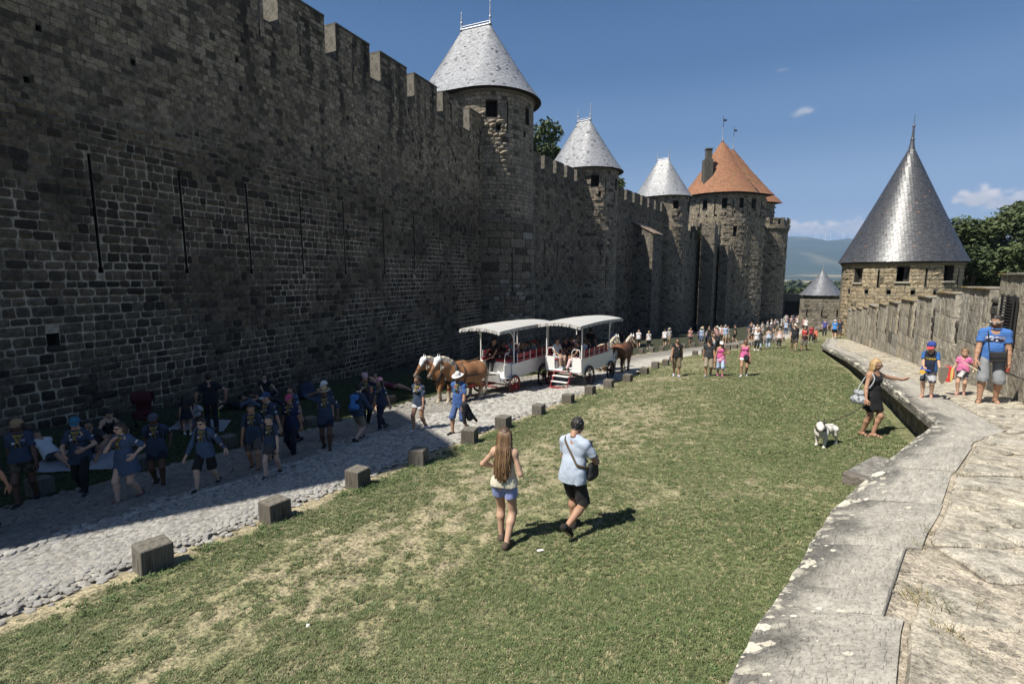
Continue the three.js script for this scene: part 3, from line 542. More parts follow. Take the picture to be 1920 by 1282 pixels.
{
  const T = 12.5, SILL = 10.9, w = thing('curtain_wall', 'tall dark crenellated stone wall in shade behind the walking scouts', 'castle wall');
  const map = wallMap(WC, WT, WN), slits = [-17.88, -15.07, -12.31, -9.48, -6.65, -3.43, -.38, 2.68, 5.43], r = RNG(3);
  const crenels = []; for (let s = -38; s < -11; s += 3.42) crenels.push([s + 1.0, s + 1.78]); crenels.push([-10.9, -10.12], [-7.38, -6.63], [-4.08, -3.19], [-.70, .07], [2.67, 3.41], [6.18, 7.14], [9.0, 9.55]);
  const holes = [...crenels.map(([a, b]) => [a, b, SILL, T + .2, 0]), ...slits.map((s, i) => [s - .045, s + .045, .3 - (i > 7 ? .1 : 0), i > 6 ? 4.35 : 3.88, .55]), ...slits.map((s, i) => [s - .075, s + .075, .12 - (i > 7 ? .1 : 0), .3 - (i > 7 ? .1 : 0), .55])];
  for (const [a, b] of crenels.slice(-8)) holes.push([b + 1.1, b + 1.17, T - 1.5 - .9, T - .55, .3]);
  for (let i = 0; i < 30; i++) { const u = -21 + 30 * r(), y = mix(5.2, 10.3, r()), q = .1 + .07 * r(); holes.push([u, u + q, y, y + q * 1.35, .3]); }
  holes.push([-19.5, -19.18, -2.1, -1.72, .3]);
  const mb = new Buf(); mortarSheet(mb, map, -40, 10.2, footY(WC, WT), T, .7, .7, holes, (u, y) => wallMortar(u, y, T), 0);
  part('mortar', mb.geo(), M.stone, w);
  const cores = [plainBox(WC, WT, WN, -40, 11, -2.4, -1.2, -7, SILL - .02, [.17, .155, .13]), plainBox(WC, WT, WN, -40, 11, -1.2, -.01, SILL - .3, SILL, [.17, .155, .13])];
  part('core', mergeGeometries(cores), M.stone, w);
  let p = -40; for (const [a, b] of [...crenels, [10.2, 10.2]]) { if (a > p + .2) { part('merlon', plainBox(WC, WT, WN, p, a, -1.2, -.012, SILL - .004, T, [.235, .215, .18]), M.stone, w); part('coping', plainBox(WC, WT, WN, p, a, -1.24, .035, T + .003, T + .10, [.17, .155, .12]), M.stone, w); } p = b; }
  for (const [a, b, y] of [[-14.9, -9.6, 2.22], [-8.0, -5.3, 2.2], [-5.5, -3.5, 1.95], [.9, 4.1, 3.55]]) { const q = []; for (let k = 0; k <= 8; k++) q.push(V(...map(mix(a, b, k / 8), y + .025 * Math.sin(k * 1.9), .05))); part('iron_tie', tube(q, .024, 24, 5), M.iron, w); }
  lay({ map, u0: -24.5, u1: 10.2, y0: footY(WC, WT), y1: T, holes, single: 300, course: (y) => y < 4 ? [.22, .34] : [.15, .28], len: (y) => y < 4 ? [.22, .58] : [.14, .5],
    col: (u, y, q) => wallTone(u, y, q, T), proud: (u, y, q) => y < 5 ? .02 + .05 * q() : .004 + .035 * q() * q(), lod: (u, y) => u < -6 ? (y < 6 ? 2 : 1) : u < 2 ? 1 : (y < 3 ? 1 : 0), gap: (u, y) => mix(.005, y < 5.5 ? .019 : .010, sstep(.34, .62, fbm(u * .5, y * .5, 6, 3))) }, w, M.stone, 71);
}
// --- round-fronted wall towers with hipped slate roofs ---
const slateTone = (pale) => (r, a, v) => { const k = (.82 + .36 * r()) * pale, s = r() < .045 ? .35 : 1; return [.155 * k * s, .157 * k * s, .162 * k * s]; };
function crown(t, c, R, y0, y1, L, dir, w, h, seed, mat, colf, cell = 1) {
  const pos = roofPos(c, y0, y1, R, L, dir), per = (v) => 2 * Math.PI * Math.max(R * (1 - v), .3) + 2 * L;
  const roof = part('roof', roofShell(pos), M.dark, t);
  part('slates', shingles(pos, per, Math.hypot(R, y1 - y0), w, h, colf, seed, cell), mat, roof, null, 'stuff');
  return { pos, roof };
}
function cornice(c, R, y, h, col) { const g = new THREE.LatheGeometry([[R - .3, 0], [R + .02, 0], [R + .14, h * .45], [R + .16, h], [R - .3, h]].map((p) => new THREE.Vector2(...p)), 56); g.translate(c[0], y, -c[1]); const n = g.attributes.position.count; g.setAttribute('color', new THREE.BufferAttribute(new Float32Array(n * 3).map((_, i) => col[i % 3]), 3)); return g; }
function drum(t, o) { // o: c,R,y0f,y1,holes,u0,u1,single,lod,col,proud,course,len,seed,flare
  const map = cylMap(o.c, o.R, o.flare, o.bump), b = new Buf();
  mortarSheet(b, map, o.u0, o.u1, o.y0, o.y1, o.R * .12, .8, o.holes, (u, y) => o.mortar ?? [.15, .138, .115]);
  part('mortar', b.geo(), o.mat ?? M.stone, t);
  const inn = new THREE.CylinderGeometry(o.R - .55, o.R - .55, o.y1 - o.y0(0) - .02, 32, 1, !!o.open); inn.translate(o.c[0], (o.y1 + o.y0(0)) / 2, -o.c[1]); if (!o.open) part('core', inn, M.dark, t);
  lay({ ...o, map }, t, o.mat ?? M.stone, o.seed);
}
function hall(name, label, c, R, eave, apex, L, back, seed, near, winA, groupY) {
  const t = thing(name, label, 'tower'), dir = up2(back);
  const y0 = () => groundY(c[0], c[1]) - .6, wa = winA * R;
  const holes = [[wa - .46, wa + .46, eave - 2.08, eave - .82, .5], [wa + 1.25, wa + 1.33, eave - 2.9, eave - .85, .4], [R * .92, R * .92 + .6, eave - 2.2, eave - .9, .4], [R * .86, R * .86 + .25, eave - 3.2, eave - 2.8, .3], [wa + .35, wa + .72, eave - 3.05, eave - 2.6, .35], [wa + 1.6, wa + 1.67, -1.2, 2.2, .4]];
  const scar = (u, y) => { const k = (eave - y) / 12, cc = wa - .2 + k * 1.9; return y < eave - 1.6 && y > eave - 11 && Math.abs(u - cc) < .95 - .3 * k + .5 * (fbm(u * 2, y * 2, 3, 2) - .5); };
  const base = near ? .33 : .31;
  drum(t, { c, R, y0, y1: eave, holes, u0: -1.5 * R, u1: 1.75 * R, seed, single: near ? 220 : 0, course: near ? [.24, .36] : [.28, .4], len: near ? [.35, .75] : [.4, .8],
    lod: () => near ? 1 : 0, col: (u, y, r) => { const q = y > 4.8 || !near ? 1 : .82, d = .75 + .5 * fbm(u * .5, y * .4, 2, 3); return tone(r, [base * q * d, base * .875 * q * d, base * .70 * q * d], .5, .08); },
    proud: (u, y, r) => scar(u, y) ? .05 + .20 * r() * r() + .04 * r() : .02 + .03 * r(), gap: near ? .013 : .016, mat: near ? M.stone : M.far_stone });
  // the straight flanks behind the round front, down to the wall
  const g = [dir[1], -dir[0]], flank = (s) => plainBox([c[0] + g[0] * s, c[1] + g[1] * s], dir, [g[0] * Math.sign(s), g[1] * Math.sign(s)], -.2, L + R * .9, -.4, 0, y0(), eave, [.20, .182, .152]);
  part('flank_wall', mergeGeometries([flank(R - .02), flank(-R + .02)]), M.stone, t);
  part('cornice', cornice(c, R, eave - .12, .22, [.20, .185, .16]), M.stone, t);
  crown(t, c, R + .42, eave + .05, apex, L, dir, near ? .24 : .30, near ? .17 : .22, seed + 1, M.slate_pale, slateTone(near ? 1.9 : 1.6), near ? 1 : 1.3);
  const e = [c[0] + dir[0] * L, c[1] + dir[1] * L];
  const ridge = rod(P(c[0], apex + .04, c[1]), P(e[0], apex + .04, e[1]), .11), r2 = rod(P(c[0], apex + .28, c[1]), P(e[0], apex + .28, e[1]), .05);
  part('ridge', merged([ridge, r2]), M.lead, t);
  part('finial', finial(c[0], apex - .05, c[1], 2.0), M.lead, t); part('finial', finial(e[0], apex - .05, e[1], 1.55), M.lead, t);
  return t;
}
const C1 = [-1.82, 44.54], C2 = [9.33, 62], C3 = [26.2, 86];
const T1 = hall('wall_tower', 'nearest grey slate roofed wall tower with broken masonry below its window', C1, 3.64, 14.5, 20.9, 2.75, [-.912, .41], 301, true, .06);
{ // heavier footing of large smooth blocks under the first tower
  const R = 3.86, map = cylMap(C1, R);
  lay({ map, u0: -1.35 * R, u1: 1.7 * R, y0: () => -7.2, y1: 4.6, holes: [[.06 * 3.64 + 1.66, .06 * 3.64 + 1.73, -1.2, 2.2, .4]], course: (y) => y > -.5 ? [.55, .75] : [.28, .4], len: (y) => y > -.5 ? [.7, 1.6] : [.4, .9], bulk: 'footing_stones',
    lod: () => 1, col: (u, y, r) => r() < .07 ? [.36, .34, .30] : tone(r, [.215, .188, .148], .5, .1), proud: (u, y, r) => .02 + .03 * r(), gap: .012 }, T1, M.stone, 88);
}
hall('wall_tower', 'second slate roofed wall tower, between two stretches of battlements', C2, 3.42, 12.3, 18.5, 1.65, [-.80, .60], 311, false, .05);
hall('wall_tower', 'third slate roofed wall tower, close to the orange tiled roof', C3, 3.42, 13.0, 19.4, 1.9, [-.818, .575], 321, false, .12);

// a flat topped tower on the same wall, behind the viewer's shoulder: only its shadow falls into the picture
{
  const t = thing('wall_tower', 'tall flat topped tower whose corner shadow lies across the road and posts', 'tower');
  const sh = new THREE.Shape([[-14.7, 2.2], [-15.2, 3.6], [-18.3, 8.9], [-23, 6.5], [-19.2, -.6]].map(([x, d]) => new THREE.Vector2(x, d)));
  const g = new THREE.ExtrudeGeometry(sh, { depth: 25, bevelEnabled: false }); g.rotateX(-Math.PI / 2); g.translate(0, -5.5, 0); part('wall', g, std({ color: lin(.2, .18, .15), map: rep(T_tone, .5, .5), bumpMap: rep(T_grain, .6), bumpScale: .04 }), t);
}

// --- further wall stretches ---
function stretch(name, label, A, B, top, seed, gapW, merW, opt = {}) {
  const t2 = up2([B[0] - A[0], B[1] - A[1]]), n2 = [t2[1], -t2[0]], len = Math.hypot(B[0] - A[0], B[1] - A[1]), w = thing(name, label, 'castle wall'), map = wallMap(A, t2, n2), holes = [], sill = top - 1.5, cr = [];
  for (let s = opt.start ?? merW; s + gapW < len; s += merW + gapW) { holes.push([s, s + gapW, sill, top + .2, 0]); cr.push([s, s + gapW]); }
  for (const s of opt.slits ?? []) holes.push([s - .06, s + .06, .4 + (opt.dy ?? 0), 3.9 + (opt.dy ?? 0), .5]);
  for (const h of opt.holes ?? []) holes.push(h);
  const b = new Buf(); mortarSheet(b, map, 0, len, footY(A, t2), top, 1.2, 1.2, holes, () => [.125, .115, .096]); part('mortar', b.geo(), M.far_stone, w);
  part('core', mergeGeometries([plainBox(A, t2, n2, 0, len, -2.2, -1.05, -14, sill - .02, [.16, .145, .12]), plainBox(A, t2, n2, 0, len, -1.05, -.01, sill - .4, sill, [.16, .145, .12])]), M.far_stone, w);
  let p = 0; for (const [a, e] of [...cr, [len, len]]) { if (a > p + .2) part('merlon', plainBox(A, t2, n2, p, a, -1.05, -.012, sill - .004, top + .06, [.215, .196, .165]), M.far_stone, w); p = e; }
  lay({ map, u0: 0, u1: len, y0: footY(A, t2), y1: top, holes, course: [.3, .42], len: [.4, .85], lod: () => 0, gap: .018, proud: (u, y, r) => .015 + .04 * r() * r(),
    col: (u, y, r) => { const d = .7 + .6 * fbm(u * .3, y * .3, 4, 3); const st = y > top - 3 ? .8 : 1; return tone(r, [.235 * d * st, .20 * d * st, .152 * d * st], .6, .12); } }, w, M.far_stone, seed);
  return w;
}
stretch('curtain_wall', 'battlemented wall stretch between the first and second slate towers', [-.2, 45.4], [8.3, 58.75], 11.75, 401, .75, 1.75, { start: .6, slits: [3.4, 6.4, 9.2], dy: -.3 });
stretch('curtain_wall', 'battlemented wall stretch between the second and third slate towers', [11.2, 63.2], [24.7, 82.6], 11.7, 411, .85, 2.1, { start: 1.0, slits: [4.5, 8] });
{ // a turret with a sloping tiled top standing out of that wall
  const t2 = up2([13.5, 19.4]), n2 = [t2[1], -t2[0]], A = [11.2, 63.2], t = thing('wall_turret', 'square shaded turret with a sloping tiled coping against the battlements', 'turret');
  const o = [A[0] + t2[0] * 10.6, A[1] + t2[1] * 10.6], L = 3.4, D = 2.9, y1 = 7.6, y2 = 6.0, yb = groundY(o[0], o[1]) - .6;
  const face = (org, tt, nn, len, topf, seed) => { const map = wallMap(org, tt, nn), b = new Buf(); const k = 8; for (let i = 0; i < k; i++) { const a = len * i / k, c = len * (i + 1) / k, col = [.15, .136, .112]; b.quad(map(a, yb, 0), map(c, yb, 0), map(c, topf(c), 0), map(a, topf(a), 0), col, [a, yb], [c, yb], [c, topf(c)], [a, topf(a)]); } part('mortar', b.geo(), M.far_stone, t); lay({ map, u0: 0, u1: len, y0: () => yb, y1: Math.min(topf(0), topf(len)) - .02, course: [.3, .42], len: [.4, .8], lod: () => 0, gap: .018, proud: (u, y, r) => .015 + .03 * r(), col: (u, y, r) => tone(r, [.22, .20, .168], .45, .1) }, t, M.far_stone, seed); };
  const out = [o[0] + n2[0] * D, o[1] + n2[1] * D];
  face(o, n2, [-t2[0], -t2[1]], D, (u) => mix(y1, y2, u / D), 421); face(out, t2, n2, L, () => y2, 422);
  part('core', plainBox(o, t2, n2, .05, L, 0, D - .05, yb, y2 - .1, [.15, .136, .112]), M.far_stone, t);
  const b = new Buf(), q = (u, e, y) => [o[0] + t2[0] * u + n2[0] * e, y, -(o[1] + t2[1] * u + n2[1] * e)], r = RNG(9);
  for (let i = 0; i < 9; i++) for (let j = 0; j < 9; j++) { const u0 = -.2 + (L + .3) * i / 9, u1 = -.2 + (L + .3) * (i + .94) / 9, e0 = (D + .25) * j / 9, e1 = (D + .25) * (j + 1.1) / 9, yy = (e) => mix(y1, y2, e / D) + .12, v = .8 + .4 * r(), c = [.34 * v, .25 * v, .19 * v]; b.quad(q(u0, e0, yy(e0) + .0), q(u0, e1, yy(e1) + .05), q(u1, e1, yy(e1) + .05), q(u1, e0, yy(e0)), c); b.quad(q(u0, e1, yy(e1) + .05), q(u0, e1, yy(e1) - .08), q(u1, e1, yy(e1) - .08), q(u1, e1, yy(e1) + .05), c); b.quad(q(u0, e0, yy(e0) - .1), q(u0, e1, yy(e1) - .08), q(u0, e1, yy(e1) + .05), q(u0, e0, yy(e0)), c); }
  part('coping', b.geo(), M.tile, t);
}
// ruined walls stepping down in front of the great tower
function ruin(label, A, B, tops, seed, dep = 1.1) {
  const t2 = up2([B[0] - A[0], B[1] - A[1]]), n2 = [t2[1], -t2[0]], len = Math.hypot(B[0] - A[0], B[1] - A[1]), w = thing('ruined_wall', label, 'ruined wall'), yb = Math.min(groundY(...A), groundY(...B)) - .8, k = tops.length, c = [];
  const map = wallMap(A, t2, n2);
  tops.forEach((y, i) => { const a = len * i / k, b = len * (i + 1) / k; c.push(plainBox(A, t2, n2, a, b - .003, -dep, -.01, yb, y, [.19, .173, .143])); lay({ map, u0: a, u1: b, y0: () => yb, y1: y, course: [.32, .44], len: [.4, .9], lod: () => 0, gap: .02, proud: (u, yy, r) => .02 + .05 * r() * r(), col: (u, yy, r) => tone(r, [.27, .24, .19], .5, .12) }, w, M.far_stone, seed + i); });
  part('core', mergeGeometries(c), M.far_stone, w);
  // the end that looks at the viewer
  lay({ map: wallMap([A[0] - n2[0] * dep, A[1] - n2[1] * dep], n2, [-t2[0], -t2[1]]), u0: 0, u1: dep, y0: () => yb, y1: tops[0], course: [.32, .44], len: [.4, .8], lod: () => 0, gap: .02, proud: (u, yy, r) => .02 + .04 * r(), col: (u, yy, r) => tone(r, [.235, .213, .178], .45, .08), bulk: 'end_stones' }, w, M.far_stone, seed + 50);
  return w;
}
ruin('ragged ruined wall with small merlons just past the third slate tower', [29.3, 84.5], [34.5, 92.2], [7.6, 6.3, 7.7, 6.4, 8.9, 9.6], 431);
ruin('tall broken buttress wall rising in front of the great round tower', [35.3, 88], [39.0, 94.5], [9.2, 9.0, 7.6, 9.5], 441, 2.2);
ruin('narrow stub of ruined wall leaning on the great round tower', [38.9, 90.5], [42.4, 97], [5.6, 4.9, 5.7], 451, 1.4);
{ // greenery growing on the ruin
  const b = new Buf(), r = RNG(15); for (let i = 0; i < 900; i++) { const a = r() * 6.28, q = Math.sqrt(r()), x = 32.6 + Math.cos(a) * q * 1.5, d = 90.2 + Math.sin(a) * q * 1.2, y = 7.1 + (r() - .2) * 1.9 * (1 - q * .5), s = .08 + .1 * r(), v = .6 + .7 * r(), e = [r() - .5, r() - .5, r() - .5].map((k) => k * s * 2), f = [r() - .5, r() - .5, r() - .5].map((k) => k * s * 2); b.tri([x, y, -d], [x + e[0], y + e[1], -d + e[2]], [x + f[0], y + f[1], -d + f[2]], [.07 * v, .11 * v, .035 * v]); }
  const p = thing('wall_shrub', 'green shrub growing from the top of the ragged ruined wall', 'shrub'); part('foliage', b.geo(), M.leaf, p, null, 'stuff');
}

// --- the great round tower with its orange tiled cone and chimney ---
const tileTone = (r, a, v) => { const k = .86 + .28 * r(), li = fbm(a * 30, v * 9, 3, 3) > .62 ? 1 : 0; return r() < .03 ? [.18 * k, .09 * k, .05 * k] : li && r() < .4 ? [.235 * k, .13 * k, .058 * k] : [.255 * k, .118 * k, .062 * k]; };
function great(name, label, c, R, eave, apex, holes, seed, colTone, beak) {
  const bump = beak ? (a) => beak * Math.pow(Math.max(0, 1 - Math.abs(a - 1.22) / .55), 1.25) : null;
  const t = thing(name, label, 'tower');
  drum(t, { c, R, y0: () => groundY(c[0], c[1]) - 2, y1: eave, holes, u0: -1.35 * R, u1: 1.6 * R, seed, course: [.34, .46], len: [.45, .95], lod: () => 0, gap: .03, mat: M.far_stone, mortar: [.13, .12, .10], bump,
    proud: (u, y, r) => y < eave - 4 ? .05 + .13 * r() : .02 + .05 * r(), col: (u, y, r) => { const d = .8 + .4 * fbm(u * .2, y * .2, 2, 3); return tone(r, colTone.map((q) => q * d), .4, .08); } });
  if (apex) {
    const pos = roofPos(c, eave + .12, apex, R + .55, 0, [0, 1], .1, bump), roof = part('roof', roofShell(pos, 40, 10, [.1, .05, .03]), M.dark, t);
    part('roof_tiles', shingles(pos, (v) => 2 * Math.PI * Math.max((R + .5) * (1 - v), .3), Math.hypot(R, apex - eave), .42, .34, tileTone, seed + 2, 1.5), M.tile, roof, null, 'stuff');
    part('finial', finial(c[0], apex - .1, c[1], 2.6, 1.2), M.lead, t);
    const y = apex + 3.0; part('weather_vane', merged([rod(P(c[0], apex + 2.4, c[1]), P(c[0], apex + 4.6, c[1]), .05), box(.6, .35, .05, c[0] + .35, y + .75, -c[1], .01)]), M.iron, t);
  }
  return t;
}
{
  const win = (a, R, y0, y1, w = .9, dep = .5) => [a * R - w / 2, a * R + w / 2, y0, y1, dep], R = 6.6, e = 15.8;
  const hs = [win(-.78, R, e - 2.9, e - 1.1), win(-.24, R, e - 2.8, e - 1.0), win(.26, R, e - 2.7, e - .9), win(.76, R, e - 2.7, e - .9), win(.10, R, 7.7, 9.6, .8), ...[-.95, -.5, 0, .5, 1].map((a) => [a * R - .07, a * R + .07, e - 4.3, e - 1.2, .4]), [.5 * R, .5 * R + .12, -4.5, -.6, .4], [-.7 * R, -.7 * R + .1, 8.5, 10.5, .4]];
  for (let i = 0; i < 9; i++) { const a = -1 + i * .26; hs.push([a * R, a * R + .3, e - 4.0 - .35 * Math.sin(i), e - 3.55 - .35 * Math.sin(i), .3]); }
  const t = great('round_tower', 'great round tower under the nearer orange tiled cone with a chimney', [42.3, 104], R, e, 27.2, hs, 501, [.36, .315, .245], 2.2);
  part('chimney', merged([box(1.75, 5.2, 1.4, 38.3, 20.0, -100.7, .05), box(1.1, 2.2, .95, 38.4, 23.6, -100.7, .05), box(1.3, .28, 1.15, 38.4, 24.6, -100.7, .05)]), std({ color: lin(.13, .12, .10), map: rep(T_tone, 1), bumpMap: rep(T_grain, 1), bumpScale: .04 }), t);
}
great('round_tower', 'twin round tower mostly hidden behind the nearer orange cone', [48.6, 113.5], 6.6, 15.6, 27.9, [], 521, [.34, .30, .235], 2.6);
{
  const c = [55.6, 111], R = 4.3, t = thing('round_tower', 'flat topped battlemented round turret beside the great tower', 'tower');
  const hs = []; for (let i = -4; i < 6; i++) hs.push([i * 1.5 + .2, i * 1.5 + .75, 10.9, 12.6, 0]);
  const flare = (y) => y > 9.9 ? .32 : 0;
  drum(t, { c, R, y0: () => groundY(c[0], c[1]) - 2, y1: 12.3, holes: hs, u0: -1.4 * R, u1: 1.7 * R, seed: 541, course: [.34, .46], len: [.45, .95], lod: () => 0, gap: .03, mat: M.far_stone, flare, proud: (u, y, r) => .04 + .1 * r(), col: (u, y, r) => tone(r, [.32, .285, .225], .45, .1) });
}
// --- outer defences: the conical slate tower, the parapet with its merlons, the lip of the terrace ---
{
  const c = [35.6, 46], R = 4.42, e = 1.25, t = thing('slate_tower', 'round stone tower under a tall shiny conical slate roof', 'tower'), k = (px) => (px - 1704) / 114;
  const win = (px, w, y0, y1, dep, open) => { const a = Math.asin(clamp(k(px), -.98, .98)) * 1 - .66; return [a * R - w / 2, a * R + w / 2, y0, y1, dep, open]; };
  const hs = [win(1629, .82, -.52, .75, .55, 1), win(1711, .85, -.42, .82, .55, 1), win(1789, .95, -.35, .92, .55, 1), win(1668, .13, -.95, .55, .4), win(1751, .14, -.85, .65, .4), win(1806, .12, -.8, .7, .4)];
  for (const p of [1613, 1648, 1689, 1731, 1769]) hs.push(win(p, .3, -1.5, -1.15, .35));
  drum(t, { c, R, y0: () => -6.5, y1: e - .02, holes: hs, u0: -1.9 * R, u1: 1.15 * R, seed: 601, single: 260, course: [.26, .4], len: [.4, .9], lod: () => 1, gap: .014, open: true, mortar: [.20, .178, .135],
    proud: (u, y, r) => r() < .12 ? .09 + .06 * r() : .015 + .035 * r(), col: (u, y, r) => { const d = .8 + .4 * fbm(u * .5, y * .5, 2, 3); return tone(r, [.46 * d, .385 * d, .27 * d], .4, .04); } });
  // inner skin with the matching openings on the far side, so that the trees show through
  const b = new Buf(), inner = cylMap(c, R - .55), far = []; for (const [a, w] of [[-.66 + Math.PI - .66, 1.2], [Math.PI - .66 + .02, 1.4], [Math.PI - .66 + .75, 1.3]]) far.push([a * R - w * .6, a * R + w * .6, -.45, .85, 0]);
  mortarSheet(b, inner, -1.92 * R, (2 * Math.PI - 1.92) * R, () => -3, e, .5, .6, [...hs.slice(0, 3).map((h) => [h[0], h[1], h[2], h[3], 0]), ...far], () => [.16, .145, .115]); part('inner_wall', b.geo(), M.far_stone, t);
  const b2 = new Buf(); mortarSheet(b2, cylMap(c, R), 1.15 * R, (2 * Math.PI - 1.9) * R, () => -6.5, e, .7, .8, far.map((h) => [...h.slice(0, 4), .55, 1]), () => [.27, .235, .17]); part('back_wall', b2.geo(), M.far_stone, t);
  const fl = new THREE.CylinderGeometry(R - .5, R - .5, .2, 32); fl.translate(c[0], -3, -c[1]); part('floor', fl, M.dark, t);
  part('cornice', cornice(c, R, e - .3, .3, [.24, .205, .15]), M.far_stone, t);
  for (const h of hs.slice(0, 3)) { const m = cylMap(c, R), A = m(h[0] - .1, h[2], 0), B = m(h[1] + .1, h[2], 0), g = box(Math.hypot(B[0] - A[0], B[2] - A[2]), .14, .34, 0, 0, 0, .02); g.rotateY(-Math.atan2(B[2] - A[2], B[0] - A[0])); g.translate((A[0] + B[0]) / 2, h[2] - .08, (A[2] + B[2]) / 2); part('window_sill', g, std({ color: lin(.36, .33, .27), bumpMap: rep(T_grain, 1), bumpScale: .02 }), t); }
  const pos = roofPos(c, e + .02, 11.75, R + .26, 0, [.6, .8], .025), roof = part('roof', roofShell(pos, 64, 16, [.035, .036, .04]), M.dark, t);
  part('slates', shingles(pos, (v) => 2 * Math.PI * Math.max((R + .4) * (1 - v), .3), 12.1, .24, .16, (r) => { const k2 = .75 + .5 * r(); return r() < .01 ? [.14, .09, .07] : [.055 * k2, .056 * k2, .06 * k2]; }, 603, 1.1), M.slate, roof, null, 'stuff');
  const f = new THREE.LatheGeometry([[.30, -.2], [.24, .1], [.17, .5], [.14, .8], [.18, .86], [.15, .95], [.11, 1.0], [.07, 1.9], [.11, 1.95], [.12, 2.02], [.04, 2.15], [.025, 2.25], [.018, 3.0], [0, 3.05]].map((p) => new THREE.Vector2(...p)), 14); f.translate(c[0], 11.2, -c[1]); part('finial', f, std({ color: lin(.10, .10, .11), roughness: .5, metalness: .5 }), t);
}
{
  const PO = [4.75, 0], PT = up2([.57, 1]), PN = [-PT[1], PT[0]], U = (d) => d / PT[1], w = thing('parapet_wall', 'weather streaked stone parapet with stepped merlons beside the walkway', 'parapet');
  // faces the walkway: u runs away from the viewer, depth grows toward the walkway
  const map = wallMap(PO, PT, PN), starts = [8.7, 11.66, 14.18, 16.69, 19.26, 22.29, 25.16, 28.11, 31.7, 34.64, 38.2, 41.3, 43.8], gap = .62, H = 2.47, SILLH = 1.03, TH = .62;
  const cols = (u, y, r) => { const st = fbm(u * 3.2, y * .12, 3, 4), d = .7 + .9 * st; const wrm = fbm(u * .6, y * .6, 8, 3); return tone(r, [.42 * d, mix(.40, .375, wrm) * d, mix(.355, .29, wrm) * d], .36, .06); };
  let dark = false;
  const block = (a, b, y0, y1, seed, thick, e = 0) => { // one dressed block: bevelled faces on both sides of the wall, sides and top
    const r = RNG(seed), k = dark ? .05 : .006 + .01 * r(), p = dark ? (r() - .5) * .04 : (r() - .5) * .02 * (Math.abs(y1 - y0) > .5 ? 1 : .4), bb = new Buf(), c = dark ? tone(r, [.10, .09, .075], .4, .1) : cols((a + b) / 2, (y0 + y1) / 2, r);
    const f = [[a + .008, y0 + .006], [b - .008, y0 + .006], [b - .008, y1 - .006], [a + .008, y1 - .006]], N = 5, nodes = [];
    for (let j = 0; j <= 4; j++) for (let i = 0; i <= N; i++) { const ed = i === 0 || j === 0 || i === N || j === 4, u = mix(f[0][0], f[1][0], i / N), y = mix(f[0][1], f[3][1], j / 4); nodes.push([u + (ed ? .012 * (h3(i, j, seed) - .5) : 0), y + (ed ? .014 * (h3(i, j, seed + 1) - .5) : 0), e + p + (ed ? -k : .05 * (fbm(u * 5, y * 4, seed % 97, 3) - .5))]); }
    const q = nodes.map((n) => map(...n)), cc = nodes.map((n) => { const s = .62 + .5 * fbm(n[0] * 6, n[1] * .5, 3, 3) + .3 * vnoise(n[0] * 14, n[1] * 11, 5); return c.map((v) => v * s); }), uv = nodes.map((n) => [n[0], n[1]]);
    for (let j = 0; j < 4; j++) for (let i = 0; i < N; i++) { const o = j * (N + 1) + i, A = o, B = o + 1, C = o + N + 2, D = o + N + 1; bb.tri(q[A], q[C], q[B], cc[A], cc[C], cc[B], uv[A], uv[C], uv[B]); bb.tri(q[A], q[D], q[C], cc[A], cc[D], cc[C], uv[A], uv[D], uv[C]); }
    const s = (u, y, d) => map(u, y, d), F = p - k + e, B = -thick, side = (P0, P1, P2, P3, w2, h2) => bb.quad(P0, P1, P2, P3, c, [0, 0], [w2, 0], [w2, h2], [0, h2]);
    side(s(f[0][0], f[0][1], B), s(f[0][0], f[0][1], F), s(f[3][0], f[3][1], F), s(f[3][0], f[3][1], B), thick, y1 - y0); side(s(f[1][0], f[1][1], F), s(f[1][0], f[1][1], B), s(f[2][0], f[2][1], B), s(f[2][0], f[2][1], F), thick, y1 - y0);
    side(s(f[3][0], f[3][1], F), s(f[2][0], f[2][1], F), s(f[2][0], f[2][1], B), s(f[3][0], f[3][1], B), b - a, thick); side(s(f[1][0], f[1][1], F), s(f[0][0], f[0][1], F), s(f[0][0], f[0][1], B), s(f[1][0], f[1][1], B), b - a, thick); side(s(f[1][0], f[1][1], B), s(f[0][0], f[0][1], B), s(f[3][0], f[3][1], B), s(f[2][0], f[2][1], B), b - a, y1 - y0);
    return bb.geo();
  };
  const r = RNG(61); let n = 0; const MS = std({ vertexColors: true, map: rep(T_tone, 1.4), bumpMap: rep(T_grain, 1.6), bumpScale: .03, roughness: .95 });
  for (let i = 0; i < starts.length - 1; i++) {
    const a = U(starts[i]), b = U(starts[i + 1]), dm = (starts[i] + starts[i + 1]) / 2, base = walkY(0, dm), top = base + H + (i === 0 ? .12 : 0), sill = base + SILLH;
    // breast wall below the sill, in two courses that follow the slope
    for (const [k0, k1] of [[-.45, .48], [.48, SILLH]]) { let u = a; while (u < b - .05) { let q = Math.min(b, u + .35 + .5 * r()); if (b - q < .3) q = b; const y0 = base + k0 - .11 * (k0 < 0 ? 1 : 0); part('block', block(u, q, y0 + (k0 > 0 ? .002 : 0), base + k1, 700 + n++, TH), MS, w); u = q; } }
    // merlon: from the crenel behind to the next, with a loophole slit or two
    const m0 = a + gap, cs = [m0]; while (b - cs[cs.length - 1] > .75) cs.push(cs[cs.length - 1] + .34 + .34 * r()); cs.push(b);
    for (let q = 0; q < cs.length - 1; q++) { const slit = q && r() < .6 ? .035 + .04 * r() : 0; let y = sill + .004; while (y < top - .1) { let h = .6 + .7 * r(); if (y + h > top - .35) h = top - y; part('block', block(cs[q] + (y + h < top - .05 || q % 2 ? slit : 0), cs[q + 1], y, y + h - .002, 700 + n++, TH), MS, w); y += h; } }
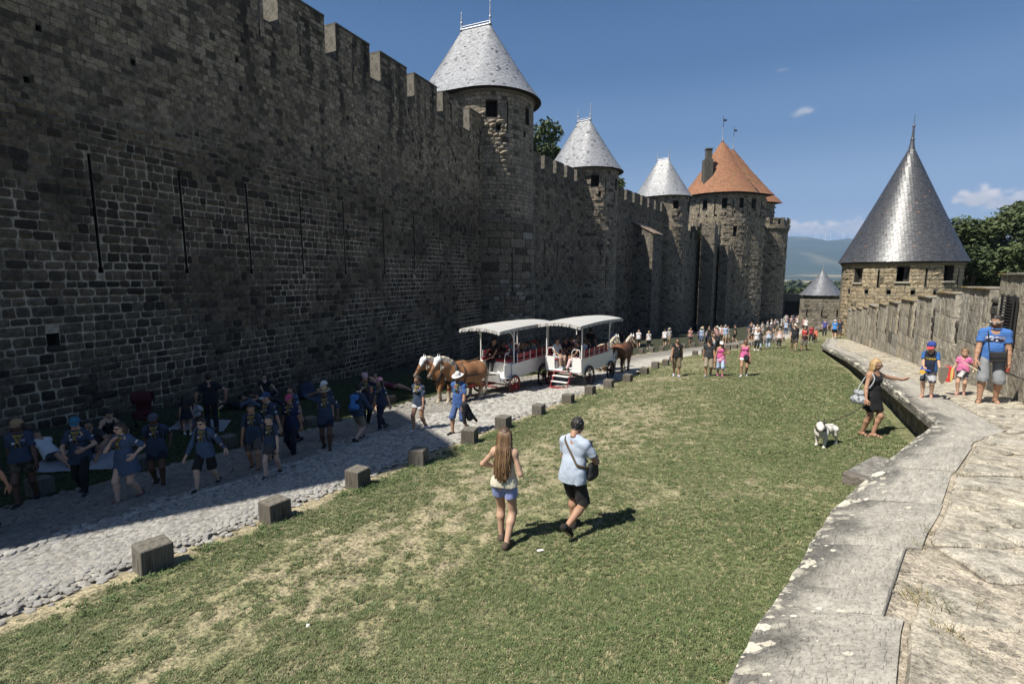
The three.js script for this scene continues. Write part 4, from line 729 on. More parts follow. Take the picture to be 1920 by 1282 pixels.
    { const z = a + .02, lid = top - (i % 4 === 2 ? .75 : .16 + .15 * r()); dark = true; for (let yy = sill; yy < lid - .1;) { let h = .24 + .2 * r(); if (yy + h > lid - .15) h = lid - yy; part('infill_block', block(z, a + gap - .02, yy + .003, yy + h - .006, 700 + n++, TH - .12, -.03), MS, w); yy += h; } dark = false; }
    const cap = new Buf(), c = [.40, .37, .31], e0 = -TH - .04, e1 = .05; for (let k = 0; k < 6; k++) { const u0 = mix(m0, b, k / 6), u1 = mix(m0, b, (k + 1) / 6), yo = (u) => top + .012 + .05 * fbm(u * 2.2, 4, 6, 3), lic = (u) => { const z = fbm(u * 3, 7, i, 3); return z > .52 ? [.36, .25, .09] : c; }; cap.quad(map(u0, yo(u0), e1), map(u1, yo(u1), e1), map(u1, yo(u1), e0), map(u0, yo(u0), e0), lic(u0), [u0, 0], [u1, 0], [u1, .7], [u0, .7]); cap.quad(map(u0, top + .002, e1), map(u1, top + .002, e1), map(u1, yo(u1), e1), map(u0, yo(u0), e1), lic(u1), [u0, 0], [u1, 0], [u1, .05], [u0, .05]); }
    cap.quad(map(m0, top + .002, e0), map(m0, top + .002, e1), map(m0, top + .04, e1), map(m0, top + .04, e0), c); part('coping', cap.geo(), MS, w);
  }
  {
    const gu0 = U(10.42), gu1 = U(11.02), y0 = walkY(0, 10.7) + .95, y1 = y0 + 1.22, g = [];
    for (let k = 0; k < 20; k++) { const y = mix(y0, y1, k / 19); g.push(rod(V(...map(gu0, y, .13)), V(...map(gu1, y, .13)), .017, .017, 6)); }
    for (let k = 0; k < 3; k++) { const u = mix(gu0, gu1, k / 2); g.push(rod(V(...map(u, y0 - .04, .115)), V(...map(u, y1 + .04, .115)), .02, .02, 6)); }
    const gr = thing('iron_grille', 'dark iron grille of close horizontal bars on the parapet', 'grille'); g.slice(0, 20).forEach((q) => part('bar', q, M.iron, gr)); g.slice(20).forEach((q) => part('upright', q, M.iron, gr));
    part('backing', plainBox(PO, PT, PN, gu0 + .02, gu1 - .02, .03, .06, y0, y1, [.03, .028, .026]), M.dark, gr);
    part('stay', rod(V(...map(gu1 - .25, y0 - .04, .12)), V(...map(gu1 - .25, y0 - .95, .06)), .014, .014, 6), std({ color: lin(.12, .05, .03) }), gr);
  }
}
{ // retaining wall under the overhanging lip
  const w = thing('retaining_wall', 'low stone wall in shadow under the overhanging edge of the walkway', 'low wall'), r = RNG(19); let n = 0; const bulk = new Buf();
  const lip = .30;
  for (let k = 0; k < JOG.length - 2; k++) {
    const A = [JOG[k][0] + lip * .88, JOG[k][1] - lip * .3 + (k ? 0 : .3)], B = [JOG[k + 1][0] + lip * .88, JOG[k + 1][1] - lip * .3], t2 = up2([B[0] - A[0], B[1] - A[1]]), nn = [-t2[1], t2[0]], len = Math.hypot(B[0] - A[0], B[1] - A[1]), map = wallMap(A, t2, nn);
    const b = new Buf(); const steps = Math.ceil(len / .8); for (let i = 0; i < steps; i++) { const u0 = len * i / steps, u1 = len * (i + 1) / steps, yy = (u) => walkY(0, A[1] + t2[1] * u) - .10, gg = (u) => groundY(A[0] + t2[0] * u, A[1] + t2[1] * u) - .25; b.quad(map(u1, gg(u1), 0), map(u0, gg(u0), 0), map(u0, yy(u0), 0), map(u1, yy(u1), 0), [.25, .225, .18], [u1, 0], [u0, 0], [u0, 1], [u1, 1]); }
    part('mortar', b.geo(), M.stone, w);
    for (let u = 0; u < len - .1;) { const d = A[1] + t2[1] * u, q = Math.min(len, u + .35 + .5 * r()), top = walkY(0, d) - .16, gy = groundY(A[0] + t2[0] * u, d) - .15; let y = gy; while (y < top - .08) { let h = .2 + .16 * r(); if (y + h > top - .12) h = top - y; const bb = n < 150 ? new Buf() : bulk; const flip = (uu, yy, e) => map(len - uu, yy, e); stoneGeo(bb, flip, r, 1, len - q, len - u, y, y + h, .02 + .04 * r(), tone(r, [.31, .28, .225], .4, .05), .014); if (bb !== bulk) { part('stone', bb.geo(), M.stone, w); n++; } y += h; } u = q; }
  }
  if (bulk.p.length) part('stones', bulk.geo(), M.stone, w, null, 'stuff');
  // face of the terrace under the near kerb, and the slab lying in the grass
  const near = new Buf(); for (let i = 0; i < EDGE.length - 1; i++) { const [a, b] = [EDGE[i], EDGE[i + 1]], e = .12, q = (p, y) => [p[0] + e * .75, y, -(p[1] - e * .6)]; near.quad(q(a, groundY(...a) - .3), q(b, groundY(...b) - .3), q(b, walkY(...b) - .1), q(a, walkY(...a) - .1), [.26, .235, .19], [i, 0], [i + 1, 0], [i + 1, 1], [i, 1]); } 
  { const a = EDGE[EDGE.length - 1], b = [JOG[0][0] + 1.2, JOG[0][1] - .1]; near.quad([a[0] + .1, groundY(...a) - .3, -(a[1] + .02)], [b[0], groundY(...b) - .3, -(b[1] + .6)], [b[0], walkY(...b) - .1, -(b[1] + .6)], [a[0] + .1, walkY(...a) - .1, -(a[1] + .02)], [.26, .235, .19]); }
  part('terrace_face', near.geo(), M.stone, w);
  const s = thing('stone_slab', 'grey stone slab set in the grass against the near kerb', 'slab'), x = 6.05, d = 7.75, y = groundY(x, d); { const g = new RoundedBoxGeometry(1.15, .16, .62, 2, .03); g.rotateY(.62); g.translate(x, y + .05, -d); part('top_stone', g, std({ color: lin(.34, .32, .285), map: rep(T_tone, 1), bumpMap: rep(T_grain, 1), bumpScale: .03 }), s); const e = new RoundedBoxGeometry(.2, .2, .62, 2, .03); e.rotateY(.62); e.translate(x - .58, y + .06, -d - .3 + .75); part('edge_stone', e, std({ color: lin(.27, .235, .2), map: rep(T_tone, 1), bumpMap: rep(T_grain, 1), bumpScale: .03 }), s); }
}
// --- the little far tower, its barbican walls, the steps and the dark gateway ---
{
  const c = [46.6, 75], R = 2.35, t = thing('slate_tower', 'small far tower with a slate cone above a battlemented wall', 'tower');
  const g = new THREE.CylinderGeometry(R, R, 9, 28); g.translate(c[0], -7.2, -c[1]); part('wall', g, std({ color: lin(.2, .18, .15), map: rep(T_tone, 3, 2), bumpMap: rep(T_grain, 4, 2), bumpScale: .05 }), t);
  const pos = roofPos(c, -2.75, 1.05, R + .35, 0, [.6, .8], .06), roof = part('roof', roofShell(pos, 40, 8, [.035, .036, .04]), M.dark, t);
  part('slates', shingles(pos, (v) => 2 * Math.PI * Math.max((R + .3) * (1 - v), .3), 4.9, .3, .2, (r) => { const k = .8 + .4 * r(); return [.13 * k, .135 * k, .15 * k]; }, 611, 1), M.slate, roof, null, 'stuff');
  part('finial', finial(c[0], .95, c[1], 1.15, .6), M.lead, t);
  // seen from outside the gate: barbican
  const wallOf = (label, A, B, top, merl, seed, base) => { const t2 = up2([B[0] - A[0], B[1] - A[1]]), nn = [t2[1], -t2[0]], len = Math.hypot(B[0] - A[0], B[1] - A[1]), w = thing('barbican_wall', label, 'castle wall'), map = wallMap(A, t2, nn), yb = base ?? groundY((A[0] + B[0]) / 2, (A[1] + B[1]) / 2) - 1, holes = []; if (merl) for (let s = 1.3; s + .6 < len; s += 2.1) holes.push([s, s + .5, top - .9, top + .1, 0]); for (let s = .8; s < len - .3; s += 1.7) holes.push([s, s + .14, top - 2.3, top - 1.35, .3]);
    const b = new Buf(); mortarSheet(b, map, 0, len, () => yb, top, 1, 1, holes, () => [.17, .153, .125]); part('mortar', b.geo(), M.far_stone, w); part('core', plainBox(A, t2, nn, 0, len, -1, -.5, yb, top - (merl ? .92 : .02), [.2, .18, .15]), M.far_stone, w);
    lay({ map, u0: 0, u1: len, y0: () => yb, y1: top, holes, course: [.3, .42], len: [.4, .9], lod: () => 0, gap: .018, proud: (u, y, r) => .02 + .03 * r(), col: (u, y, r) => tone(r, [.24, .217, .18], .4, .07) }, w, M.far_stone, seed);
    lay({ map: wallMap([A[0] - nn[0] * .5, A[1] - nn[1] * .5], nn, [-t2[0], -t2[1]]), u0: 0, u1: .5, y0: () => yb, y1: top, course: [.3, .42], len: [.3, .5], lod: () => 0, gap: .018, proud: (u, y, r) => .02, col: (u, y, r) => tone(r, [.26, .235, .195], .3, .05), bulk: 'end_stones' }, w, M.far_stone, seed + 1); return w; };
  wallOf('battlemented barbican wall below the small slate cone', [38.6, 66.5], [44.6, 63.2], -2.95, false, 621);
  wallOf('taller battlemented block beside the small slate cone', [44.0, 65], [47.4, 63], -2.1, true, 625, -9);
  wallOf('plain lower wall with loopholes at the far end of the walkway', [35.6, 56.5], [41.2, 53.2], -5.15, false, 631);
  wallOf('long wall return joining the barbican to the parapet', [44.8, 63.0], [47, 52], -3.4, true, 635);
  const st = thing('stone_steps', 'worn stone steps climbing the far barbican wall', 'steps'); for (let i = 0; i < 12; i++) { const q = i / 11, x = mix(34.2, 37.0, q), y = mix(-6.6, -5.0, q), d = mix(57.4, 56.2, q); part('step', box(.5, .3, 1.0, x, y, -d, .03), std({ color: lin(.3, .275, .23), map: rep(T_tone, 1) }), st); } part('base', box(3.4, 2.2, 1.0, 35.8, -7.0, -57.2, .04), std({ color: lin(.25, .225, .185), map: rep(T_tone, 2), bumpMap: rep(T_grain, 2), bumpScale: .05 }), st);
  const bench = thing('stone_ledge', 'low stone platform with a dark underside before the far wall', 'ledge'); part('top', box(5.4, .3, 1.2, 36.0, -5.95, -51.2, .04), std({ color: lin(.33, .3, .25), map: rep(T_tone, 2) }), bench); part('front', box(5.0, 1.2, .8, 36.2, -6.6, -51.4, .05), std({ color: lin(.30, .26, .19), map: rep(T_tone, 2), bumpMap: rep(T_grain, 2), bumpScale: .05 }), bench);
  const gate = thing('gatehouse', 'dark low gateway beyond the crowd between the towers', 'gate'), gm = std({ color: lin(.13, .12, .1), map: rep(T_tone, 3), bumpMap: rep(T_grain, 3), bumpScale: .05 });
  part('pier', box(1.4, 5.5, 3, 65.0, -8.2, -121, .1), gm, gate); part('pier', box(1.4, 5.5, 3, 73.5, -8.2, -121, .1), gm, gate); part('lintel', box(11, 1.8, 3, 69.4, -5.0, -121, .1), gm, gate); part('door', box(8, 5, .2, 69.3, -8.4, -122.2, .02), std({ color: lin(.03, .025, .02) }), gate); part('beam', box(7, .25, .3, 69.3, -6.4, -119.4, .02), M.dark, gate);
}
// ---------- plain, hills, villages, trees ----------
{
  const far = [], xs = range(-9000, 9000, 150), ds = []; for (let d = 190; d < 11500; d *= 1.045) ds.push(d);
  const ridge = (x) => 560 + 120 * fbm(x * .00035, 3, 2, 4) + 110 * Math.exp(-(((x - 5350) / 1500) ** 2));
  const yf = (x, d) => { let y = -18 - 14 * sstep(300, 900, d) - 14 * sstep(900, 2400, d) + 10 * (fbm(x * .002, d * .002, 1, 3) - .5) * sstep(250, 700, d); y += 85 * sstep(2600, 5200, d) * (.6 + .8 * fbm(x * .0006, d * .0008, 5, 3)); const k = sstep(4600, 8600, d); y += k * ridge(x) * (.55 + .45 * fbm(x * .0011, d * .0011, 2, 4)) * 1.05; return y - 260 * sstep(8800, 11500, d); };
  const cf = (x, d) => { const n = fbm(x * .0035, d * .0016, 4, 4), m = fbm(x * .02, d * .02, 6, 3), fld = d > 2200 && d < 5200 ? sstep(.50, .56, fbm(x * .0011, d * .0022, 9, 3)) : d >= 5200 ? sstep(.60, .66, n) * .22 : sstep(.56, .6, n); const tan = vnoise(x * .004, d * .007, 3) > .5 ? [.30, .25, .14] : [.26, .22, .12]; const v = .65 + .7 * m; return [mix(.030, tan[0], fld) * v, mix(.050, tan[1], fld) * v, mix(.030, tan[2], fld) * v]; };
  struct('plain', sheet(range(-3000, 5200, 80), ds.filter((d) => d < 2700), yf, cf, .01), M.plain);
  struct('hills', sheet(xs, ds.filter((d) => d > 2450), (x, d) => yf(x, d) - (d < 2700 ? 1 : 0), cf, .01), M.plain);
}
const leafGeo = (r, n, clumps, size, tones, fill = 0) => {
  const b = new Buf(), q = new THREE.Vector3(), e = new THREE.Vector3(), f = new THREE.Vector3();
  for (let i = 0; i < n; i++) {
    const [cx, cy, cz, cr, ct] = clumps[Math.floor(r() * clumps.length)], th = r() * 6.283, ph = Math.acos(2 * r() - 1), rr = cr * (fill + (1 - fill) * Math.cbrt(r())) * (.85 + .3 * r());
    q.set(cx + rr * Math.sin(ph) * Math.cos(th), cy + rr * Math.cos(ph) * .8, cz + rr * Math.sin(ph) * Math.sin(th));
    const s = size * (.6 + .8 * r()); e.set(r() - .5, (r() - .5) * .6, r() - .5).normalize().multiplyScalar(s); f.set(r() - .5, (r() - .5) * .8 - .1, r() - .5).normalize().multiplyScalar(s * .62);
    const t = tones[Math.min(tones.length - 1, Math.floor((ct + (r() - .5) * .5) * tones.length) < 0 ? 0 : Math.floor(clamp(ct + (r() - .5) * .5, 0, .999) * tones.length))], v = .75 + .5 * r(), c = [t[0] * v, t[1] * v, t[2] * v];
    const A = [q.x - e.x, q.y - e.y, q.z - e.z], B = [q.x + f.x, q.y + f.y, q.z + f.z], C = [q.x + e.x, q.y + e.y, q.z + e.z], D = [q.x - f.x, q.y - f.y, q.z - f.z]; b.quad(A, B, C, D, c);
  }
  return b.geo();
};
const GREENS = [[.040, .060, .022], [.055, .078, .026], [.072, .096, .032], [.095, .118, .040]];
function tree(name, label, x, d, yb, h, w, seed, leaves, size, group, tones = GREENS) {
  const r = RNG(seed), t = thing(name, label, 'tree', [x, yb, -d], 0, group), clumps = [], trunkH = h * .38, gs = [rod(V(0, 0, 0), V(.1 * w * (r() - .5), trunkH, 0), h * .03, h * .018, 9)];
  const nC = 26; for (let i = 0; i < nC; i++) { const a = r() * 6.283, k = Math.pow(r(), .6), yy = mix(.32, .93, r()), wid = w * .5 * Math.sin(Math.PI * clamp((yy - .12) / .92)) , cx = Math.cos(a) * wid * k, cz = Math.sin(a) * wid * k, cr = w * (.11 + .10 * r()); clumps.push([cx, yy * h, cz, cr, .25 + .5 * r()]); if (i < 9) gs.push(rod(V(0, trunkH * (.75 + .3 * r()), 0), V(cx * .8, yy * h * .95, cz * .8), h * .012, h * .004, 5)); }
  part('trunk', merged(gs), M.bark, t); part('crown', leafGeo(r, leaves, clumps, size, tones), M.leaf, t);
  return t;
}
tree('leafy_tree', 'leafy green tree close behind the conical slate tower', 48.5, 53, -7.5, 13.6, 9, 11, 18000, .22, 'trees beyond the parapet');
tree('leafy_tree', 'tall dark green tree at the far edge beyond the parapet', 56.5, 58, -8, 16.6, 12, 12, 20000, .24, 'trees beyond the parapet');
tree('leafy_tree', 'bushy green tree between the other trees beyond the parapet', 55.5, 61, -8, 14.2, 11, 13, 18000, .24, 'trees beyond the parapet');
tree('leafy_tree', 'low rounded tree just above the nearest merlons', 48.5, 45, -8, 11.4, 9, 14, 14000, .20, 'trees beyond the parapet');
tree('leafy_tree', 'broad dark tree seen through the openings of the slate tower', 53.5, 64, -8, 11.6, 8, 17, 8000, .26, 'trees beyond the parapet');
tree('leafy_tree', 'large green treetop rising behind the battlements past the nearest slate tower', 4.4, 75, -4, 26.6, 11, 15, 20000, .30, 'trees inside the walls');
tree('leafy_tree', 'small treetop peeping over the battlements past the second tower', 16.2, 80, 2, 14.6, 5, 16, 5000, .25, 'trees inside the walls');
{ // wooded ground outside the ramparts, seen between the towers
  const r = RNG(44), put = (x, d, h, w, s, lab) => { const t = tree('far_tree', lab, x, d, d < 300 ? -17 : d < 500 ? -21 : -33, h, w, s, 1100, w * .09, 'trees on the plain', [[.03, .046, .018], [.045, .065, .024], [.06, .08, .03]]); return t; };
  const kinds = ['dark green tree on the plain', 'rounded tree on the plain', 'bushy tree on the plain', 'broad tree on the plain'], where = ['between the turret and the small slate cone', 'by the red tiled roofs', 'past the gateway', 'beyond the small slate cone', 'near the pale far houses'];
  let k = 0; for (const [u, d, h, w] of [[.575, 210, 12, 13], [.598, 260, 13, 15], [.615, 300, 12, 14], [.585, 380, 13, 18], [.64, 330, 12, 16], [.66, 420, 12, 20], [.56, 300, 11, 13], [.68, 360, 12, 18], [.60, 520, 18, 28], [.63, 600, 18, 30], [.575, 640, 18, 30], [.66, 640, 18, 32], [.70, 560, 16, 30], [.615, 800, 18, 44], [.57, 900, 20, 50], [.65, 900, 20, 50], [.69, 950, 20, 50]]) { put(u * d, d, h, w, 900 + k, 'distant ' + kinds[k % 4] + ' ' + where[Math.floor(k / 4) % 5]); k++; }
  const wood = []; for (let i = 0; i < 5200; i++) { const d = 1000 + 1700 * r(), x = d * (.5 + .35 * r()); if (fbm(x * .003, d * .004, 3, 3) < .47) continue; const q = new THREE.TetrahedronGeometry(9 + 8 * r(), 0); q.rotateY(r() * 6); q.rotateX(r()); q.scale(1.4, .8, 1.4); q.translate(x, -46 + 3 * r() + 10 * sstep(1000, 2400, d) * 0, -d); wood.push(q); }
  const wm = struct('far_woodland', mergeGeometries(wood.map((g) => g.index ? g.toNonIndexed() : g)), std({ color: lin(.032, .05, .024) })); wm.userData = { kind: 'stuff', label: 'dark far off woodland spread over the plain below the hills' };
  // houses with shallow tiled roofs
  const wallM = [std({ color: lin(.62, .56, .47) }), std({ color: lin(.68, .66, .62) }), std({ color: lin(.55, .45, .34) })], roofM = [std({ color: lin(.36, .16, .09) }), std({ color: lin(.42, .25, .17) }), std({ color: lin(.34, .21, .15) })], glass = std({ color: lin(.05, .06, .07), roughness: .2 });
  const H = [[.567, 270, 13, 8, 4, 0, 'red roofed house by the dark gateway'], [.597, 285, 15, 9, 4, 0, 'red roofed house half hidden by the small slate cone'], [.572, 560, 26, 10, 7, 1, 'long white house with a pale red roof on the plain'], [.592, 600, 30, 11, 6, 1, 'wide white house beside a clump of far trees'], [.612, 660, 22, 10, 7, 2, 'ochre house behind the small slate cone'], [.655, 580, 34, 12, 6, 1, 'long pale building past the small slate cone'], [.676, 520, 22, 11, 6, 1, 'white block house near the conical tower'], [.64, 720, 30, 12, 6, 2, 'ochre farmhouse low on the plain'], [.585, 760, 24, 10, 6, 2, 'small ochre house far out on the plain']];
  for (const [u, d, w, dep, h, k, lab] of H) {
    const yb = d < 400 ? -18 : -29.5 - (d > 650 ? 2 : 0), t = thing('house', lab, 'house', [u * d, yb, -d], .25 - k * .3);
    part('wall', box(w, h, dep, 0, h / 2, 0, .05), wallM[k], t);
    const g = new THREE.BufferGeometry(), rh = 2.0, x = w / 2 + .5, z = dep / 2 + .5; g.setAttribute('position', new THREE.Float32BufferAttribute([-x, h, z, x, h, z, x, h + rh, 0, -x, h, z, x, h + rh, 0, -x, h + rh, 0, x, h, -z, -x, h, -z, -x, h + rh, 0, x, h, -z, -x, h + rh, 0, x, h + rh, 0, -x, h, -z, -x, h, z, -x, h + rh, 0, x, h, z, x, h, -z, x, h + rh, 0, -x, h - .02, z, -x, h - .02, -z, x, h - .02, -z, -x, h - .02, z, x, h - .02, -z, x, h - .02, z], 3)); g.setAttribute('uv', new THREE.Float32BufferAttribute(new Float32Array(48), 2)); g.computeVertexNormals(); part('roof', g, roofM[k], t);
    for (let i = 0; i < 4; i++) part('window', box(1.3, 1.5, .12, -w / 2 + w * (i + .7) / 4.4, h * .55, dep / 2 + .02, .02), glass, t);
  }
  // wind turbines along the ridge
  const blade = std({ color: lin(.85, .85, .85) }); let proto = null;
  [5080, 5140, 5290, 5330, 5560, 5610, 5665, 5720, 5780].forEach((x, i) => {
    const d = 8450 + 40 * (i % 3), y = 640 - 10 * (i % 2), label = 'tiny white wind turbine on the blue ridge, number ' + ['one', 'two', 'three', 'four', 'five', 'six', 'seven', 'eight', 'nine'][i] + ' along the row';
    if (!proto) { proto = thing('wind_turbine', label, 'wind turbine', [x, y, -d], 0, 'wind turbines on the ridge'); part('mast', rod(V(0, -60, 0), V(0, 60, 0), 2.4, 1.6, 6), blade, proto); part('nacelle', box(4, 4, 9, 0, 61, 0, .4), blade, proto); for (let k = 0; k < 3; k++) { const a = .5 + k * 2.094; part('blade', rod(V(0, 61, 6), V(Math.sin(a) * 30, 61 + Math.cos(a) * 30, 6), 1.4, .5, 5), blade, proto); } }
    else { const c = copy(proto, 'wind_turbine', label); c.position.set(x, y, -d); }
  });
}
// ---------- square wooden posts along both sides of the road ----------
{
  const mk = (seed) => { const r = RNG(seed), g = new RoundedBoxGeometry(.45, .62, .45, 3, .022), a = g.attributes.position; for (let i = 0; i < a.count; i++) { const x = a.getX(i), y = a.getY(i), z = a.getZ(i); a.setXYZ(i, x * (1 + .04 * (fbm(y * 3, seed, 1, 2) - .5)) + .012 * (fbm(y * 8, z * 20, seed, 2) - .5), y, z + .012 * (fbm(y * 8, x * 20, seed + 3, 2) - .5)); } g.computeVertexNormals(); const uv = g.attributes.uv; for (let i = 0; i < uv.count; i++) uv.setXY(i, uv.getX(i) * .8 + r() * 0, uv.getY(i) * .5); g.translate(0, .13, 0); return g; };
  const topM = std({ color: lin(.27, .245, .20), map: rep(T_wood, .6, 6), bumpMap: rep(T_wood, .6, 6), bumpScale: .01 });
  const geos = [mk(1), mk(2), mk(3)], mat = [std({ color: lin(.20, .172, .138), map: rep(T_wood, .8, .9), bumpMap: rep(T_wood, .8, .9), bumpScale: .016 }), std({ color: lin(.24, .215, .18), map: rep(T_wood, .7, .8), bumpMap: rep(T_wood, .7, .8), bumpScale: .016 })];
  const T_top = std({ color: lin(.25, .225, .18), map: rep(T_wood, .2, 3), bumpMap: rep(T_wood, .2, 3), bumpScale: .01 });
  const r = RNG(21), ord = ['first', 'second', 'third', 'fourth', 'fifth', 'sixth', 'seventh', 'eighth', 'ninth', 'tenth', 'eleventh', 'twelfth', 'thirteenth', 'fourteenth', 'fifteenth', 'sixteenth', 'seventeenth', 'eighteenth', 'nineteenth', 'twentieth'];
  const protos = [];
  const post = (x, d, label, group, turn, k, s = 1) => {
    let t; if (!protos[k]) { t = protos[k] = thing('wooden_bollard', label, 'bollard', [0, 0, 0], 0, group); part('post', geos[k], mat[k % 2], t); const cap = new RoundedBoxGeometry(.415, .03, .415, 1, .012); cap.translate(0, .432, 0); part('end_grain', cap, T_top, t); const ck = []; for (let i = 0; i < 4; i++) ck.push(box(.006, .16 + .1 * r(), .008, (r() - .5) * .34, .2 + .1 * (r() - .5), .224, .002), box(.008, .16 + .1 * r(), .006, .224, .2 + .1 * (r() - .5), (r() - .5) * .34, .002)); part('drying_crack', merged(ck), M.dark, t); } else t = copy(protos[k], 'wooden_bollard', label);
    t.userData.group = group; t.position.set(x, groundY(x, d) - .01, -d); t.rotation.set((r() - .5) * .10, turn + (r() - .5) * .15, (r() - .5) * .10); t.scale.set(s * (.74 + .08 * r()), s * (.72 + .16 * r()), s * (.74 + .08 * r())); return t;
  };
  const B = [[-5.62, 4.05], [-4.62, 5.95], [-3.76, 7.45], [-2.90, 8.90], [-2.0, 10.2], [-1.05, 11.9], [-.24, 13.4], [.84, 15.25], [1.98, 17.05], [3.04, 18.85], [4.08, 20.5], [5.25, 22.05], [6.68, 24.6], [7.95, 27.1], [8.9, 28.3], [10.0, 30.4], [11.1, 33.1], [12.9, 34.5], [13.9, 35.4]];
  B.forEach(([x, d], i) => post(x, d, i ? ord[i - 1] + ' square wooden post from the front along the lawn edge' : 'post just out of view whose shadow touches the lawn corner', 'posts along the lawn edge', -.55 + (r() - .5) * .12 + (i === 4 || i === 5 ? .35 : 0), i % 3));
  const L = [[-9.65, 9.65], [-8.75, 11.25], [-7.72, 13.0], [-6.55, 15.6], [-5.75, 17.6], [-4.95, 19.6]];
  L.forEach(([x, d], i) => post(x, d, ord[i] + ' shaded wooden post along the wall side of the road', 'posts on the wall side', -.5 + (r() - .5) * .15, (i + 1) % 3));
  const F = [[6.1, 34.7], [7.6, 36.4], [9.2, 38.2], [10.5, 39.7], [11.6, 40.7], [12.7, 41.6], [13.9, 42.4], [15.1, 43.2], [16.2, 43.9], [17.3, 44.6], [18.3, 45.4], [19.3, 46.2], [20.3, 47.0]];
  F.forEach(([x, d], i) => post(x, d, ord[i] + ' distant post on the wall side beyond the second carriage', 'far posts on the wall side', -.6 + (r() - .5) * .2, i % 3, 1.05));
  const G = []; for (let i = 0; i < 12; i++) G.push([15.0 + i * .83, 36.4 + i * .68]); G.forEach(([x, d], i) => post(x, d, ord[i] + ' post of the close set far row along the lawn', 'close set far posts', -.7 + (r() - .5) * .2, i % 3, 1.05));
}
